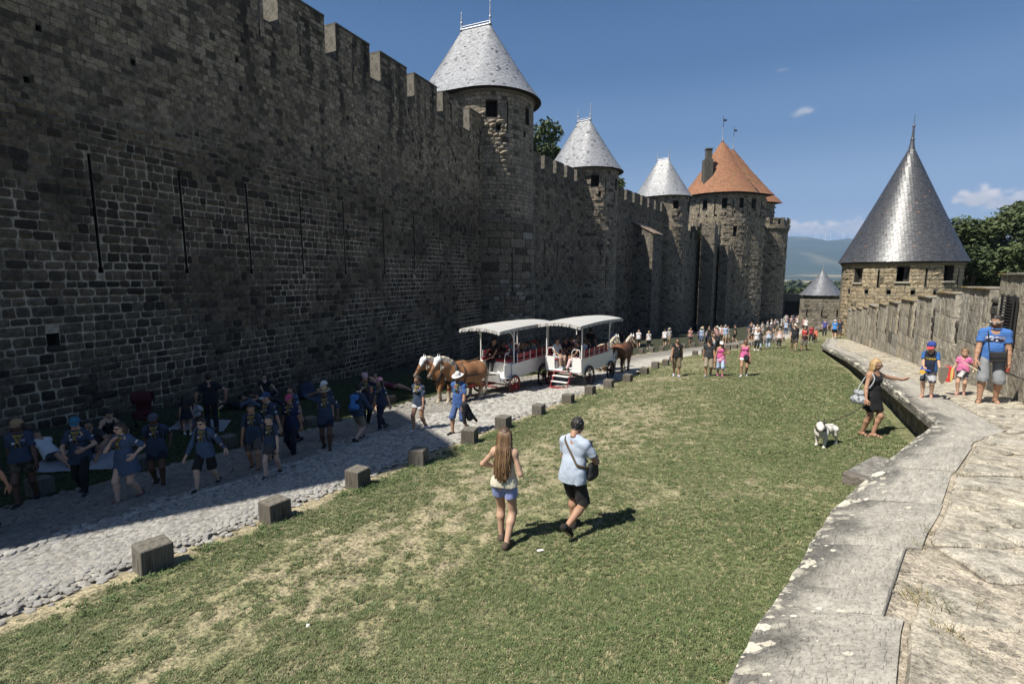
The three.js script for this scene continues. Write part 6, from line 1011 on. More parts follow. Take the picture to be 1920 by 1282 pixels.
    Tf.each((f, x, y, z) => { const dx = x - hemP.x, dy = y - hemP.y, dz = z - hemP.z, a = -(dx * up.x + dy * up.y + dz * up.z), ex = x - nk.x, ey = y - nk.y, ez = z - nk.z, b = ex * up.x + ey * up.y + ez * up.z, lat = Math.abs(ex * rt.x + ey * rt.y + ez * rt.z), strap = tp.bare && lat > .036 * h && lat < .075 * h ? -.05 * h : 0; if (tp.bare) return Math.max(f, a, b + strap); const fr = ex * fw.x + ey * fw.y + ez * fw.z - .004 * h; return Math.max(f, a, Math.min(b + .035 * h, .040 * h * hs ** .5 - Math.hypot(lat, fr))); });
    const tint = tp.tint; part('top', Tf.mesh(tint), tint ? (tp.mat ?? std({ vertexColors: true, roughness: .9, bumpMap: rep(T_cloth, 2.4), bumpScale: .012 })) : cloth(...tp.col), t); 
    if (tp.collar) { const g = new THREE.TorusGeometry(.042 * h, .011 * h, 6, 18); g.scale(1.08, 1, .8); g.rotateX(Math.PI / 2); const q = new THREE.Quaternion().setFromUnitVectors(V(0, 1, 0), up); g.applyQuaternion(q); const c = on(0, .306, .0); g.translate(c.x, c.y, c.z); part('collar', g, cloth(...tp.collar), t); }
  }
  const bt = o.bottom;
  if (bt) {
    const Bf = new Field(lo, hi, cell), e = bt.e ?? .008, wst = bt.waist ?? .055;
    const k = { k: .025 * h, w: fw, s: 1.12 };
    Bf.cap(on(-S.hp[0], .01, -.006), on(S.hp[0], .01, -.006), S.hp[1] * h * bulk + e, S.hp[1] * h * bulk + e, k); Bf.cap(on(-S.wa[0], .06, 0), on(S.wa[0], .06, 0), (S.wa[1] + .002) * h * bulk + e, (S.wa[1] + .002) * h * bulk + e, { ...k, s: 1.22 });
    if (bt.skirt) { const dn = at3(J.L.kn, J.R.kn, .5), a = on(0, .03, 0), b = a.clone().lerp(dn, bt.skirt); Bf.cap(a, b, (S.hp[1] + .016) * h + e, (S.hp[1] + (bt.tight ? .004 : .022)) * h + e, { k: .04 * h, w: V(0, 0, 1), s: 1.1, fb: true }); for (const s of ['L', 'R']) Bf.cap(hl[s], at3(hl[s], J[s].kn, bt.skirt), S.th * h + e, (S.th * .9) * h + e, { k: .03 * h, fb: true }); }
    else for (const s of ['L', 'R']) { const j = J[s], L = bt.len, loose = bt.loose ?? 1; if (L <= 1) Bf.cap(hl[s], at3(hl[s], j.kn, L), S.th * h * (bulk * .5 + .5) + e, mix(S.th, .036, L) * h + e + .007 * h * loose, { k: .02 * h, fb: true }); else { Bf.cap(hl[s], j.kn, S.th * h + e, .036 * h + e + .004 * h * loose, { k: .02 * h }); const cv = at3(j.kn, j.an, .3).add(V(0, 0, -.008 * h)), b = at3(j.kn, j.an, L - 1); if (L > 1.35) { Bf.cap(j.kn, cv, .034 * h + e + .003 * loose, .034 * h + e + .006 * loose, { k: .02 * h }); Bf.cap(cv, b, .033 * h + e + .006 * loose, .022 * h + e + .012 * loose, { k: .015 * h, fb: true }); } else Bf.cap(j.kn, b, .036 * h + e + .004 * h * loose, .038 * h + e + .0065 * h * loose, { k: .02 * h, fb: true }); } }
    const wp = on(0, wst, 0); wr0(Bf, bt.crease ?? .006); Bf.each((f, x, y, z) => Math.max(f, (x - wp.x) * up.x + (y - wp.y) * up.y + (z - wp.z) * up.z));
    part(bt.name ?? (bt.skirt ? 'skirt' : bt.len > 1.3 ? 'trousers' : 'shorts'), Bf.mesh(bt.tint), bt.tint ? std({ vertexColors: true, roughness: .9 }) : cloth(...bt.col), t);
  }
  if (o.shoe) for (const s of ['L', 'R']) {
    const f = toe[s], [kind, col, sole] = o.shoe, c = Math.max(.0055, cell * .6), p = [f.heel, f.tip, J[s].an], l2b = ['x', 'y', 'z'].map((k) => Math.min(...p.map((q) => q[k])) - .05 * h), h2b = ['x', 'y', 'z'].map((k) => Math.max(...p.map((q) => q[k])) + .05 * h), solePt = f.heel.clone().addScaledVector(f.dn, .0225 * h), under = (x, y, z) => (x - solePt.x) * f.dn.x + (y - solePt.y) * f.dn.y + (z - solePt.z) * f.dn.z;
    const q = new Field(l2b, h2b, c);
    if (kind === 'shoe') { q.cap(f.heel, f.mid, .027 * h, .026 * h, { k: .012 * h }); q.cap(f.mid, f.tip, .026 * h, .021 * h, { k: .012 * h }); q.cap(J[s].an.clone().addScaledVector(f.d, -.006 * h), f.heel, .025 * h, .027 * h, { k: .01 * h, fa: true }); q.each((v, x, y, z) => Math.max(v, under(x, y, z) - .004)); const sh = part('shoe', q.mesh(), cloth(...col), t); if (sole && px > 45) { const z = new Field(l2b, h2b, c); z.cap(f.heel, f.tip, .0285 * h, .0235 * h, { k: .01, lim: (x, y, w3) => -under(x, y, w3) - .010 * h }); z.each((v, x, y, w3) => Math.max(v, under(x, y, w3) - .005)); part('sole', z.mesh(), cloth(...sole), sh); } }
    else { q.cap(f.heel.clone().addScaledVector(f.dn, .016 * h), f.tip.clone().addScaledVector(f.dn, .012 * h).addScaledVector(f.d, .006 * h), .025 * h, .026 * h, { k: .01, w: f.dn, s: 4 }); const sd = part('sandal', q.mesh(), cloth(...col), t); const lat = f.d.clone().cross(f.dn).normalize(), st = [], pt = (a, b, u2) => f.mid.clone().addScaledVector(f.d, a * h).addScaledVector(lat, b * h).addScaledVector(f.dn, -u2 * h); st.push(tube([pt(.0, .024, -.012), pt(.008, .012, .016), pt(.01, 0, .021), pt(.008, -.012, .016), pt(.0, -.024, -.012)], .007 * h, 10, 5)); if (kind === 'strappy') st.push(tube([pt(.035, .024, -.012), pt(.036, 0, .012), pt(.035, -.024, -.012)], .004 * h, 10, 5), tube([pt(-.045, .022, .0), pt(-.02, 0, .04), pt(-.045, -.022, .0)], .0035 * h, 10, 5)); part('strap', merged(st), cloth(...(sole ?? col)), sd); }
  }
  const api = { t, h, on, fw, up, rt, J, shd, neck, hc, toHead, HV, Tf, toe, u, hip,
    world: (v) => v.clone().applyAxisAngle(V(0, 1, 0), yaw).add(V(X, y0, -D)),
    front: (a, b, gap = .004, back = 1) => { const p = on(a, b, .22 * back), q = Tf?.hit(p, fw.clone().multiplyScalar(-back), .4 * h); return (q ?? on(a, b, .07 * back)).addScaledVector(fw, gap * back); } };
  // --- scout extras, straps, packs
  if (o.scarf) { // neckerchief knotted at the front
    const ring = [0, 1, 2, 3, 4, 5, 6, 7].map((i) => { const a = i / 8 * 6.283; return on(Math.sin(a) * .046, .302 - .02 * Math.cos(a), Math.cos(a) * .042 + .002); }); const g = [tube(ring, .0125 * h, 20, 6, true)]; const k = api.front(0, .235, .012); g.push(tube([on(.03, .282, .04), api.front(.018, .258, .012), k], .011 * h, 8, 6), tube([on(-.03, .282, .04), api.front(-.018, .258, .012), k], .011 * h, 8, 6), tube([k, api.front(.012, .2, .014), api.front(.016, .155, .012)], .009 * h, 8, 5), tube([k, api.front(-.014, .205, .014), api.front(-.024, .165, .012)], .009 * h, 8, 5)); const sc = part('neckerchief', merged(g), cloth(.30, .24, .07), t); const st = []; for (const [a, b] of [[.024, .268], [.012, .246], [-.022, .262], [.013, .192], [-.017, .198], [.015, .168], [-.022, .176]]) { const q = api.front(a, b, .018), e = new THREE.TorusGeometry(.0115 * h, .0042 * h, 5, 10); e.rotateX(1.2); e.translate(q.x, q.y, q.z); st.push(e); } part('dark_band', merged(st), cloth(.02, .024, .05), sc); 
  }
  if (o.patches) for (const [a, b, w2, h2, c] of o.patches) { const q = api.front(a, b, .003), e = box(w2 * h, h2 * h, .006, 0, 0, 0, .002); e.applyQuaternion(new THREE.Quaternion().setFromRotationMatrix(new THREE.Matrix4().makeBasis(rt, up, fw))); e.translate(q.x, q.y, q.z); part('patch', e, cloth(...c), t); }
  if (o.stripe) for (const s of o.stripe) { const j = J[s], p = at3(shd[s], j.el, .42), q = j.el.clone().sub(shd[s]).normalize(), out = rt.clone().multiplyScalar(side[s]).addScaledVector(fw, .25); out.addScaledVector(q, -out.dot(q)).normalize(); const e = box(.038 * h, .016 * h, .006, 0, 0, 0, .002); const zx = out, yx = q.clone().negate(); e.applyQuaternion(new THREE.Quaternion().setFromRotationMatrix(new THREE.Matrix4().makeBasis(yx.clone().cross(zx), yx, zx))); p.addScaledVector(out, R[0] * h + .02); e.translate(p.x, p.y, p.z); part('sleeve_badge', e, cloth(.72, .72, .72), t); }
  if (o.pack) { const c = on(0, .185, -.10), F = new Field([c.x - .22, c.y - .34, c.z - .24], [c.x + .22, c.y + .34, c.z + .24], Math.max(.012, cell)); const dn = c.clone().addScaledVector(up, -.09 * h), tu = c.clone().addScaledVector(up, .06 * h); F.cap(dn.clone().addScaledVector(rt, -.04 * h), dn.clone().addScaledVector(rt, .04 * h), .055 * h, .055 * h, { k: .06 }); F.cap(tu.clone().addScaledVector(rt, -.03 * h), tu.clone().addScaledVector(rt, .03 * h), .05 * h, .05 * h, { k: .09 }); F.cap(dn.clone().addScaledVector(fw, -.04 * h), c.clone().addScaledVector(fw, -.04 * h), .045 * h, .04 * h, { k: .03 }); wr0(F, .006); const pk = part('backpack', F.mesh(), cloth(...o.pack), t); const st = []; for (const s of [-1, 1]) st.push(tube([on(s * .05, .24, -.07), on(s * .062, .308, -.01), on(s * .06, .27, .055), on(s * .075, .17, .055), on(s * .08, .10, -.05)], .011 * h, 14, 5)); part('shoulder_strap', merged(st), cloth(.02, .022, .03), pk); }
  return api;
}
// a printed patch that follows the cloth: grid of points dropped onto the garment
function print(api, cx, cyy, w, hh, tex, name) {
  const nx = 10, ny = 6, p = [], uv = [], ix = []; for (let j = 0; j <= ny; j++) for (let i = 0; i <= nx; i++) { const q = api.front(cx + (i / nx - .5) * w, cyy + (j / ny - .5) * hh, .004); p.push(q.x, q.y, q.z); uv.push(1 - i / nx, j / ny); }
  for (let j = 0; j < ny; j++) for (let i = 0; i < nx; i++) { const a = j * (nx + 1) + i; ix.push(a, a + 1, a + nx + 2, a, a + nx + 2, a + nx + 1); }
  const g = new THREE.BufferGeometry(); g.setAttribute('position', new THREE.Float32BufferAttribute(p, 3)); g.setAttribute('uv', new THREE.Float32BufferAttribute(uv.map((v, i) => i % 2 ? v : 1 - v), 2)); g.setIndex(ix); g.computeVertexNormals();
  return part(name, g, std({ map: tex, roughness: .85, alphaTest: .5, side: THREE.DoubleSide }), api.t);
}
function canvasTex(w, h, draw) { const c = document.createElement('canvas'); c.width = w; c.height = h; const g = c.getContext('2d'); draw(g, w, h); const t = new THREE.CanvasTexture(c); t.colorSpace = THREE.SRGBColorSpace; return t; }
// ---------- draught horses, dog, carriages ----------
function horse(o) {
  const [X, D] = o.at, t = thing('draught_horse', o.label, 'horse', [X, groundY(X, D), -D], Math.atan2(o.face[0], -o.face[1]), 'draught horses'), F = new Field([-.75, -.05, -1.35], [.75, 2.25, 2.0], .024), s = o.step ?? 1;
  F.cap(V(0, 1.14, .42), V(0, 1.16, -.05), .35, .37, { k: .15, w: V(1, 0, 0), s: 1.08 }); F.cap(V(0, 1.14, -.05), V(0, 1.24, -.58), .37, .36, { k: .15 }); F.cap(V(0, 1.2, .5), V(0, 1.42, .34), .27, .17, { k: .15, w: V(1, 0, 0), s: 1.25 });
  for (const q of [-1, 1]) F.ball(V(q * .13, 1.22, -.70), .27, { k: .15 });
  const hy = o.yaw ?? 0, hx = Math.sin(hy), poll = V(hx * .5, 1.72, 1.06 * Math.cos(hy) + .08), nose = poll.clone().add(V(hx * .34, -.50, .36 * Math.cos(hy)));
  F.cap(V(0, 1.22, .52), at3(V(0, 1.3, .6), poll, .5), .30, .20, { k: .16, w: V(1, 0, 0), s: 1.25 }); F.cap(at3(V(0, 1.3, .6), poll, .45), poll, .21, .14, { k: .12, w: V(1, 0, 0), s: 1.2 });
  const jw = at3(poll, nose, .35); F.cap(poll.clone().add(V(0, .02, .02)), nose, .125, .075, { k: .07, w: V(Math.cos(hy), 0, -hx), s: 1.15 }); F.ball(jw.clone().add(V(-hx * .05, -.05, -.07)), .105, { k: .08, w: V(Math.cos(hy), 0, -hx), s: 1.3 }); F.ball(nose.clone().add(V(0, -.02, .02)), .082, { k: .06 });
  const leg = (q, f, z) => { if (f) { const k = V(q * .19, .52, .50 + z * .9), b = V(q * .19, .14, .47 + z * 1.3); F.cap(V(q * .17, 1.0, .46), V(q * .19, .78, .46 + z * .5), .19, .115, { k: .1 }); F.cap(V(q * .19, .78, .46 + z * .5), k, .115, .078, { k: .05 }); F.cap(k, b, .072, .056, { k: .03 }); F.cap(b, V(b.x, .06, b.z + .05), .075, .085, { k: .05 }); F.cap(V(b.x, .06, b.z + .05), V(b.x, .0, b.z + .07), .085, .10, { k: .02, fb: true }); } else { const st = V(q * .2, .88, -.52 + z * .5), k = V(q * .19, .56, -.80 + z), b = V(q * .19, .15, -.74 + z * 1.2); F.cap(V(q * .17, 1.1, -.62), st, .27, .16, { k: .12 }); F.cap(st, k, .15, .082, { k: .07 }); F.cap(k, b, .08, .06, { k: .04 }); F.cap(b, V(b.x, .06, b.z + .06), .08, .09, { k: .05 }); F.cap(V(b.x, .06, b.z + .06), V(b.x, .0, b.z + .08), .09, .10, { k: .02, fb: true }); } };
  leg(1, true, .16 * s); leg(-1, true, -.10 * s); leg(1, false, -.12 * s); leg(-1, false, .16 * s);
  const base = o.tone ?? [.23, .105, .042], nm = Math.cos(hy);
  part('body', F.mesh((x, y, z) => { const n = fbm(x * 3, y * 3, z * 3, 3), v = .55 + .5 * n + .35 * vnoise(x * 9, y * 7, z * 9); let c = base; const leg = 1 - sstep(.30, .62, y + .1 * (n - .5)); c = c.map((k, i) => mix(k, [.42, .35, .25][i], leg * (y > .07 ? 1 : 0))); if (y < .075) c = [.06, .05, .04]; const belly = sstep(1.0, .78, y) * (z > -.4 && z < .45 ? 1 : 0); c = c.map((k, i) => mix(k, [.34, .22, .12][i], belly * .5)); const nz = (x - nose.x) ** 2 + (y - nose.y) ** 2 + (z - nose.z) ** 2; if (nz < .012) c = [.12, .085, .07]; if (o.blaze && z > .9 && Math.abs((x - poll.x) * nm) < .05 && y > 1.3) c = [.5, .46, .4]; return c.map((k) => k * v); }), M.skin, t);
  const cream = std({ vertexColors: true, roughness: .7 }), tone2 = (x, y, z) => { const v = .55 + .55 * vnoise(x * 18, y * 3, z * 18); return [.60 * v, .52 * v, .40 * v]; };
  const Mn = new Field([-.6, .9, .1], [.8, 2.2, 1.6], .02); for (let i = 0; i < 9; i++) { const q = i / 8, c = at3(V(0, 1.50, .42), poll.clone().add(V(0, .10, -.02)), q).add(V(0, .11 * Math.sin(q * 3), -.03)); for (const sd of (i % 2 ? [1] : [1, -1])) Mn.cap(c, c.clone().add(V(sd * .17 + hx * .05, -.30 - .05 * (i % 3), .03)), .075, .03, { k: .06 }); } Mn.cap(poll.clone().add(V(0, .10, 0)), poll.clone().add(V(hx * .12, -.10, .14 * nm)), .06, .03, { k: .05 }); Mn.each((f, x, y, z) => f + .02 * (vnoise(x * 20, y * 4, z * 20) - .5));
  part('mane', Mn.mesh(tone2), cream, t);
  const Tl = new Field([-.35, .2, -1.5], [.35, 1.45, -.7], .02); Tl.cap(V(0, 1.33, -.88), V(0, 1.05, -1.10), .07, .10, { k: .05 }); Tl.cap(V(0, 1.05, -1.10), V(.03, .42, -1.06), .11, .045, { k: .05 }); Tl.each((f, x, y, z) => f + .03 * (vnoise(x * 20, y * 3, z * 20) - .5)); part('tail', Tl.mesh(tone2), cream, t);
  const hq = new THREE.Quaternion().setFromUnitVectors(V(0, 0, 1), nose.clone().sub(poll).normalize());
  for (const q of [-1, 1]) { const e = new THREE.ConeGeometry(.052, .2, 8); e.scale(1, 1, .6); e.translate(q * .075 * nm + poll.x, poll.y + .21, poll.z - .03 - q * .075 * hx); part('ear', e, o.bonnet ? cloth(.75, .75, .73) : cream, t); }
  if (o.bonnet) { const Bn = new Field([-.6, 1.2, .6], [1.0, 2.2, 1.9], .016), a = poll.clone().add(V(0, .05, .02)); Bn.cap(a, at3(poll, nose, .30), .145, .12, { k: .04, w: V(nm, 0, -hx), s: 1.05, lim: (x, y, z) => { const f = nose.clone().sub(poll).normalize(), nn = V(hx * .6, .55, .7 * nm).normalize(); return .035 - ((x - poll.x) * nn.x + (y - poll.y) * nn.y + (z - poll.z) * nn.z); } }); Bn.cap(poll.clone().add(V(-.07, .10, 0)), poll.clone().add(V(.07, .10, 0)), .075, .075, { k: .05 }); part('ear_bonnet', Bn.mesh(), cloth(.78, .78, .76), t); }
  // harness
  const hr = []; const ring = (c, rx, ry, tilt, r, n = 20) => { const p = []; for (let i = 0; i < n; i++) { const a = i / n * 6.283; p.push(V(c.x + rx * Math.sin(a), c.y + ry * Math.cos(a) * Math.cos(tilt), c.z + ry * Math.cos(a) * Math.sin(tilt))); } return tube(p, r, 40, 6, true); };
  part('collar', ring(V(0, 1.22, .60), .30, .40, -.35, .055), M.leather, t);
  hr.push(ring(V(0, 1.15, .18), .375, .40, 0, .022)); hr.push(tube([V(-.33, 1.2, .5), V(-.39, 1.12, .1), V(-.40, 1.1, -.5), V(-.3, 1.0, -1.0), V(-.25, .95, -1.4)], .022, 20, 5), tube([V(.33, 1.2, .5), V(.39, 1.12, .1), V(.40, 1.1, -.5), V(.3, 1.0, -1.0), V(.25, .95, -1.4)], .022, 20, 5), tube([V(0, 1.55, .3), V(0, 1.55, 0), V(0, 1.61, -.5), V(0, 1.45, -.85)], .02, 16, 5), tube([V(-.38, 1.1, -.5), V(-.3, 1.42, -.5), V(0, 1.62, -.5), V(.3, 1.42, -.5), V(.38, 1.1, -.5)], .02, 16, 5));
  part('harness', merged(hr), M.leather, t);
  const br = [], X3 = (q, a) => at3(poll, nose, q).add(V(a * nm, .02, -a * hx)); br.push(tube([X3(.8, -.10), X3(.4, -.135), X3(.05, -.12), X3(-.1, 0).add(V(0, .06, 0)), X3(.05, .12), X3(.4, .135), X3(.8, .10)], .013, 24, 5), tube([X3(.68, -.10), X3(.68, 0).add(V(hx * .1, .05, .09)), X3(.68, .10)], .013, 12, 5), tube([X3(.22, -.13), X3(.2, 0).add(V(hx * .1, .09, .11)), X3(.22, .13)], .013, 12, 5)); part('bridle', merged(br), M.leather, t);
  const ey = []; for (const q of [-1, 1]) { const e = new THREE.SphereGeometry(.024, 8, 6), p = X3(.28, q * .112); e.translate(p.x, p.y, p.z + .03); ey.push(e); } part('eye', merged(ey), std({ color: lin(.01, .008, .007), roughness: .15 }), t);
  return { t, poll, nose };
}
const carYaw = (f) => Math.atan2(f[0], -f[1]);
function carriage(o) {
  const [X, D] = o.at, y0 = groundY(X, D), t = thing('horse_carriage', o.label, 'carriage', [X, y0, -D], carYaw(o.face), 'horse drawn tour carriages');
  const W = .86, FL = .86, z0 = -1.95, z1 = 1.15; t.rotation.order = 'YXZ'; t.rotation.x = o.pitch ?? 0;
  const slat = (x0, y0b, za, x1, y1b, zb, th = .03) => box(Math.abs(x1 - x0) + th, Math.abs(y1b - y0b) + th, Math.abs(zb - za) + th, (x0 + x1) / 2, (y0b + y1b) / 2, (za + zb) / 2, .012);
  const door = .42; // rear opening half width
  part('floor', box(2 * W, .08, z1 - z0 + .9, 0, FL, (z0 + z1) / 2 + .4, .02), M.white, t);
  const pan = []; for (const s of [-1, 1]) { const sh = new THREE.Shape(); sh.moveTo(z0, FL - .06); sh.lineTo(z1 + .05, FL - .06); sh.lineTo(z1 + .1, 1.40); sh.lineTo(z0 - .06, 1.44); sh.lineTo(z0, FL - .06); const g = new THREE.ExtrudeGeometry(sh, { depth: .035, bevelEnabled: true, bevelSize: .008, bevelThickness: .008, bevelSegments: 1 }); g.rotateY(-Math.PI / 2); g.translate(s * W + .0175, 0, 0); pan.push(g); }
  for (const g of pan) part('side_panel', g, M.white, t);
  for (const s of [-1, 1]) { part('rear_panel', box(W - door, .66, .04, s * (W + door) / 2, FL + .25, z0 - .01, .02), M.white, t); const hnd = tube([V(s * (door + .02), 1.1, z0 - .03), V(s * (door + .02), 1.72, z0 - .05), V(s * (door + .06), 1.80, z0 - .03), V(s * (W - .1), 1.80, z0), V(s * (W - .06), 1.5, z0)], .016, 20, 6); part('handrail', hnd, M.white, t); }
  // driver's box and footboard
  const fb = new THREE.Shape(); fb.moveTo(z1, FL); fb.lineTo(z1 + .85, FL - .12); fb.lineTo(z1 + 1.0, FL + .28); fb.lineTo(z1 + .93, FL + .3); fb.lineTo(z1 + .8, FL - .02); fb.lineTo(z1, FL + .06); const fg = new THREE.ExtrudeGeometry(fb, { depth: 1.56, bevelEnabled: false }); fg.rotateY(-Math.PI / 2); fg.translate(.78, 0, 0); part('footboard', fg, M.white, t);
  part('seat_box', box(1.5, .55, .5, 0, FL + .32, z1 - .12, .03), M.white, t); part('driver_cushion', box(1.46, .12, .5, 0, FL + .65, z1 - .12, .05), M.red, t);
  for (const s of [-1, 1]) part('dash_panel', box(.05, .55, .62, s * .78, FL + .3, z1 + .28, .02), M.white, t);
  part('dash_rail', tube([V(.76, FL + .55, z1 + .5), V(.76, FL + 1.0, z1 + .45), V(.76, FL + 1.05, z1 + .2)], .018, 12, 6), M.white, t);
  for (const s of [-1, 1]) { // long benches with red cushions and rails behind them
    part('bench', box(.42, .36, z1 - z0 - .5, s * (W - .26), FL + .20, (z0 + z1) / 2 - .15, .02), M.white, t); part('cushion', box(.44, .10, z1 - z0 - .46, s * (W - .26), FL + .43, (z0 + z1) / 2 - .15, .04), M.red, t);
    part('back_cushion', box(.07, .20, z1 - z0 - .35, s * (W + .0), 1.70, (z0 + z1) / 2 - .12, .03), M.red, t); part('lower_cushion', box(.06, .12, z1 - z0 - .3, s * (W + .0), 1.49, (z0 + z1) / 2 - .12, .03), M.red, t);
    for (let i = 0; i < 6; i++) part('rail_post', rod(V(s * (W + .045), 1.42, mix(z0 + .15, z1 - .25, i / 5)), V(s * (W + .045), 1.84, mix(z0 + .15, z1 - .25, i / 5)), .018), M.white, t);
    part('roof_post', rod(V(s * W, FL, z0 + .03), V(s * W, 2.82, z0 + .03), .03), M.white, t); part('roof_post', rod(V(s * W, FL, z1 - .05), V(s * W, 2.88, z1 - .05), .032), M.white, t); part('roof_brace', tube([V(s * W, 2.45, z1 - .05), V(s * W, 2.7, z1 + .12), V(s * W * .98, 2.84, z1 + .5)], .022, 10, 6), M.white, t);
  }
  { // canvas roof: arched sheet with a scalloped valance
    const nz = 30, nx = 12, a = z0 - .5, b = z1 + 1.25, RW = 1.02, p = [], ix = [], uv = []; const top = (i, k) => { const u = i / nx * 2 - 1, z = mix(a, b, k / nz), sag = .018 * Math.cos(k / nz * Math.PI * 2 * 5); return [u * RW, 2.90 + .10 * (1 - u * u) + .06 * Math.sin(Math.PI * k / nz) + sag * (1 - u * u) - .02 * (k === 0 || k === nz ? 1 : 0), z]; };
    for (let k = 0; k <= nz; k++) for (let i = 0; i <= nx; i++) { const q = top(i, k); p.push(...q); uv.push(q[0], q[2]); } for (let k = 0; k < nz; k++) for (let i = 0; i < nx; i++) { const e = k * (nx + 1) + i; ix.push(e, e + nx + 1, e + 1, e + 1, e + nx + 1, e + nx + 2); }
    const g = new THREE.BufferGeometry(); g.setAttribute('position', new THREE.Float32BufferAttribute(p, 3)); g.setAttribute('uv', new THREE.Float32BufferAttribute(uv, 2)); g.setIndex(ix); g.computeVertexNormals(); const cm = std({ color: lin(.44, .43, .405), side: THREE.DoubleSide, roughness: .7, bumpMap: rep(T_cloth, .8), bumpScale: .02 }); const rf = part('canvas_roof', g, cm, t);
    const vb = new Buf(), strip = (f, n) => { for (let i = 0; i < n; i++) { const A = f(i / n), B = f((i + 1) / n), C = f((i + .5) / n), o2 = [0, 0, 0], d = (q, k, w2) => [q[0] + .02 * w2 * Math.sin(i * 1.7), q[1] - k, q[2] + .02 * w2 * Math.cos(i * 2.1)]; vb.quad(A, B, d(B, .11, 1), d(A, .11, 1), [1, 1, 1], [0, 0], [1, 0], [1, 1], [0, 1]); vb.tri(d(A, .11, 1), d(B, .11, 1), d(C, .15, 1), [1, 1, 1]); void o2; } };
    for (const s of [0, nx]) strip((q) => top(s, q * nz), 34); strip((q) => top(q * nx, 0), 16); strip((q) => top(q * nx, nz), 16); part('valance', vb.geo(), cm, rf);
    const rb = []; for (let k = 1; k < 6; k++) { const z = k * 5; rb.push(tube([0, 3, 6, 9, 12].map((i) => V(...top(i, z)).add(V(0, -.02, 0))), .014, 12, 5)); } part('roof_hoop', merged(rb), M.white, rf);
  }
  const wheel = (x, z, R, red, name) => { const w = new THREE.Group(); w.name = numbered('wheel'); w.position.set(x, R, z); t.add(w); const ty = new THREE.TorusGeometry(R - .03, .034, 8, 36); ty.rotateY(Math.PI / 2); part('tyre', ty, M.iron, w); const rim = new THREE.TorusGeometry(R - .075, .028, 6, 32); rim.rotateY(Math.PI / 2); part('rim', rim, red, w); const hub = new THREE.CylinderGeometry(.075, .085, .2, 14); hub.rotateZ(Math.PI / 2); part('hub', hub, red, w); for (let i = 0; i < 12; i++) { const an = i / 12 * 6.283; part('spoke', rod(V(0, .06 * Math.cos(an), .06 * Math.sin(an)), V(0, (R - .09) * Math.cos(an), (R - .09) * Math.sin(an)), .02, .015, 6), red, w); } void name; };
  const dkr = std({ color: lin(.045, .02, .018), roughness: .6 }); for (const s of [-1, 1]) { wheel(s * .96, z0 + .62, .54, o.redWheels && s > 0 ? M.red : dkr); wheel(s * .94, z1 + .02, .47, s > 0 ? M.red : dkr); }
  part('rear_axle', rod(V(-.96, .54, z0 + .62), V(.96, .54, z0 + .62), .03), M.iron, t); part('front_axle', rod(V(-.94, .47, z1 + .02), V(.94, .47, z1 + .02), .03), M.red, t);
  part('spring', merged([-1, 1].flatMap((s) => [tube([V(s * .6, .72, z0 + .1), V(s * .6, .58, z0 + .62), V(s * .6, .72, z0 + 1.1)], .025, 10, 5), tube([V(s * .6, .72, z1 - .4), V(s * .6, .54, z1), V(s * .6, .72, z1 + .4)], .025, 10, 5)])), M.iron, t);
  part('chassis', merged([box(.08, .1, 3.2, .4, .76, -.35, .02), box(.08, .1, 3.2, -.4, .76, -.35, .02), box(1.3, .08, .08, 0, .74, -1, .02)]), dkr, t);
  part('drawbar', merged([rod(V(0, .5, z1 + .1), V(0, .82, z1 + 3.3), .045, .035), rod(V(-.7, .56, z1 + .95), V(.7, .56, z1 + .95), .035)]), M.red, t);
  if (o.steps) { const st = [], y = (k) => .18 + k * .23; for (const s of [-1, 1]) st.push(tube([V(s * .40, FL - .05, z0 - .08), V(s * .40, FL - .3, z0 - .22), V(s * .40, .12, z0 - .5)], .022, 12, 6)); st.push(rod(V(-.42, FL - .05, z0 - .08), V(.42, FL - .05, z0 - .08), .022)); part('step_frame', merged(st), M.red, t); for (let k = 0; k < 3; k++) part('tread', box(.78, .03, .18, 0, y(k), z0 - .47 + k * .12, .008), k ? M.white : M.red, t); part('stay', merged([rod(V(.4, .3, z0 - .42), V(.5, .75, z0 + .3), .014), rod(V(-.4, .3, z0 - .42), V(-.5, .75, z0 + .3), .014)]), M.red, t); }
  return { t, y: y0, floor: FL, at: (x, z) => { const a = carYaw(o.face), c = Math.cos(a), s = Math.sin(a); return [X + x * c + z * s, D - (-x * s + z * c)]; }, pt: (x, y, z) => { const a = carYaw(o.face), c = Math.cos(a), s = Math.sin(a); return V(X + x * c + z * s, y0 + y, -(D - (-x * s + z * c))); }, dir: (x, z) => { const a = carYaw(o.face), c = Math.cos(a), s = Math.sin(a); return [x * c + z * s, -(-x * s + z * c)]; } };
}
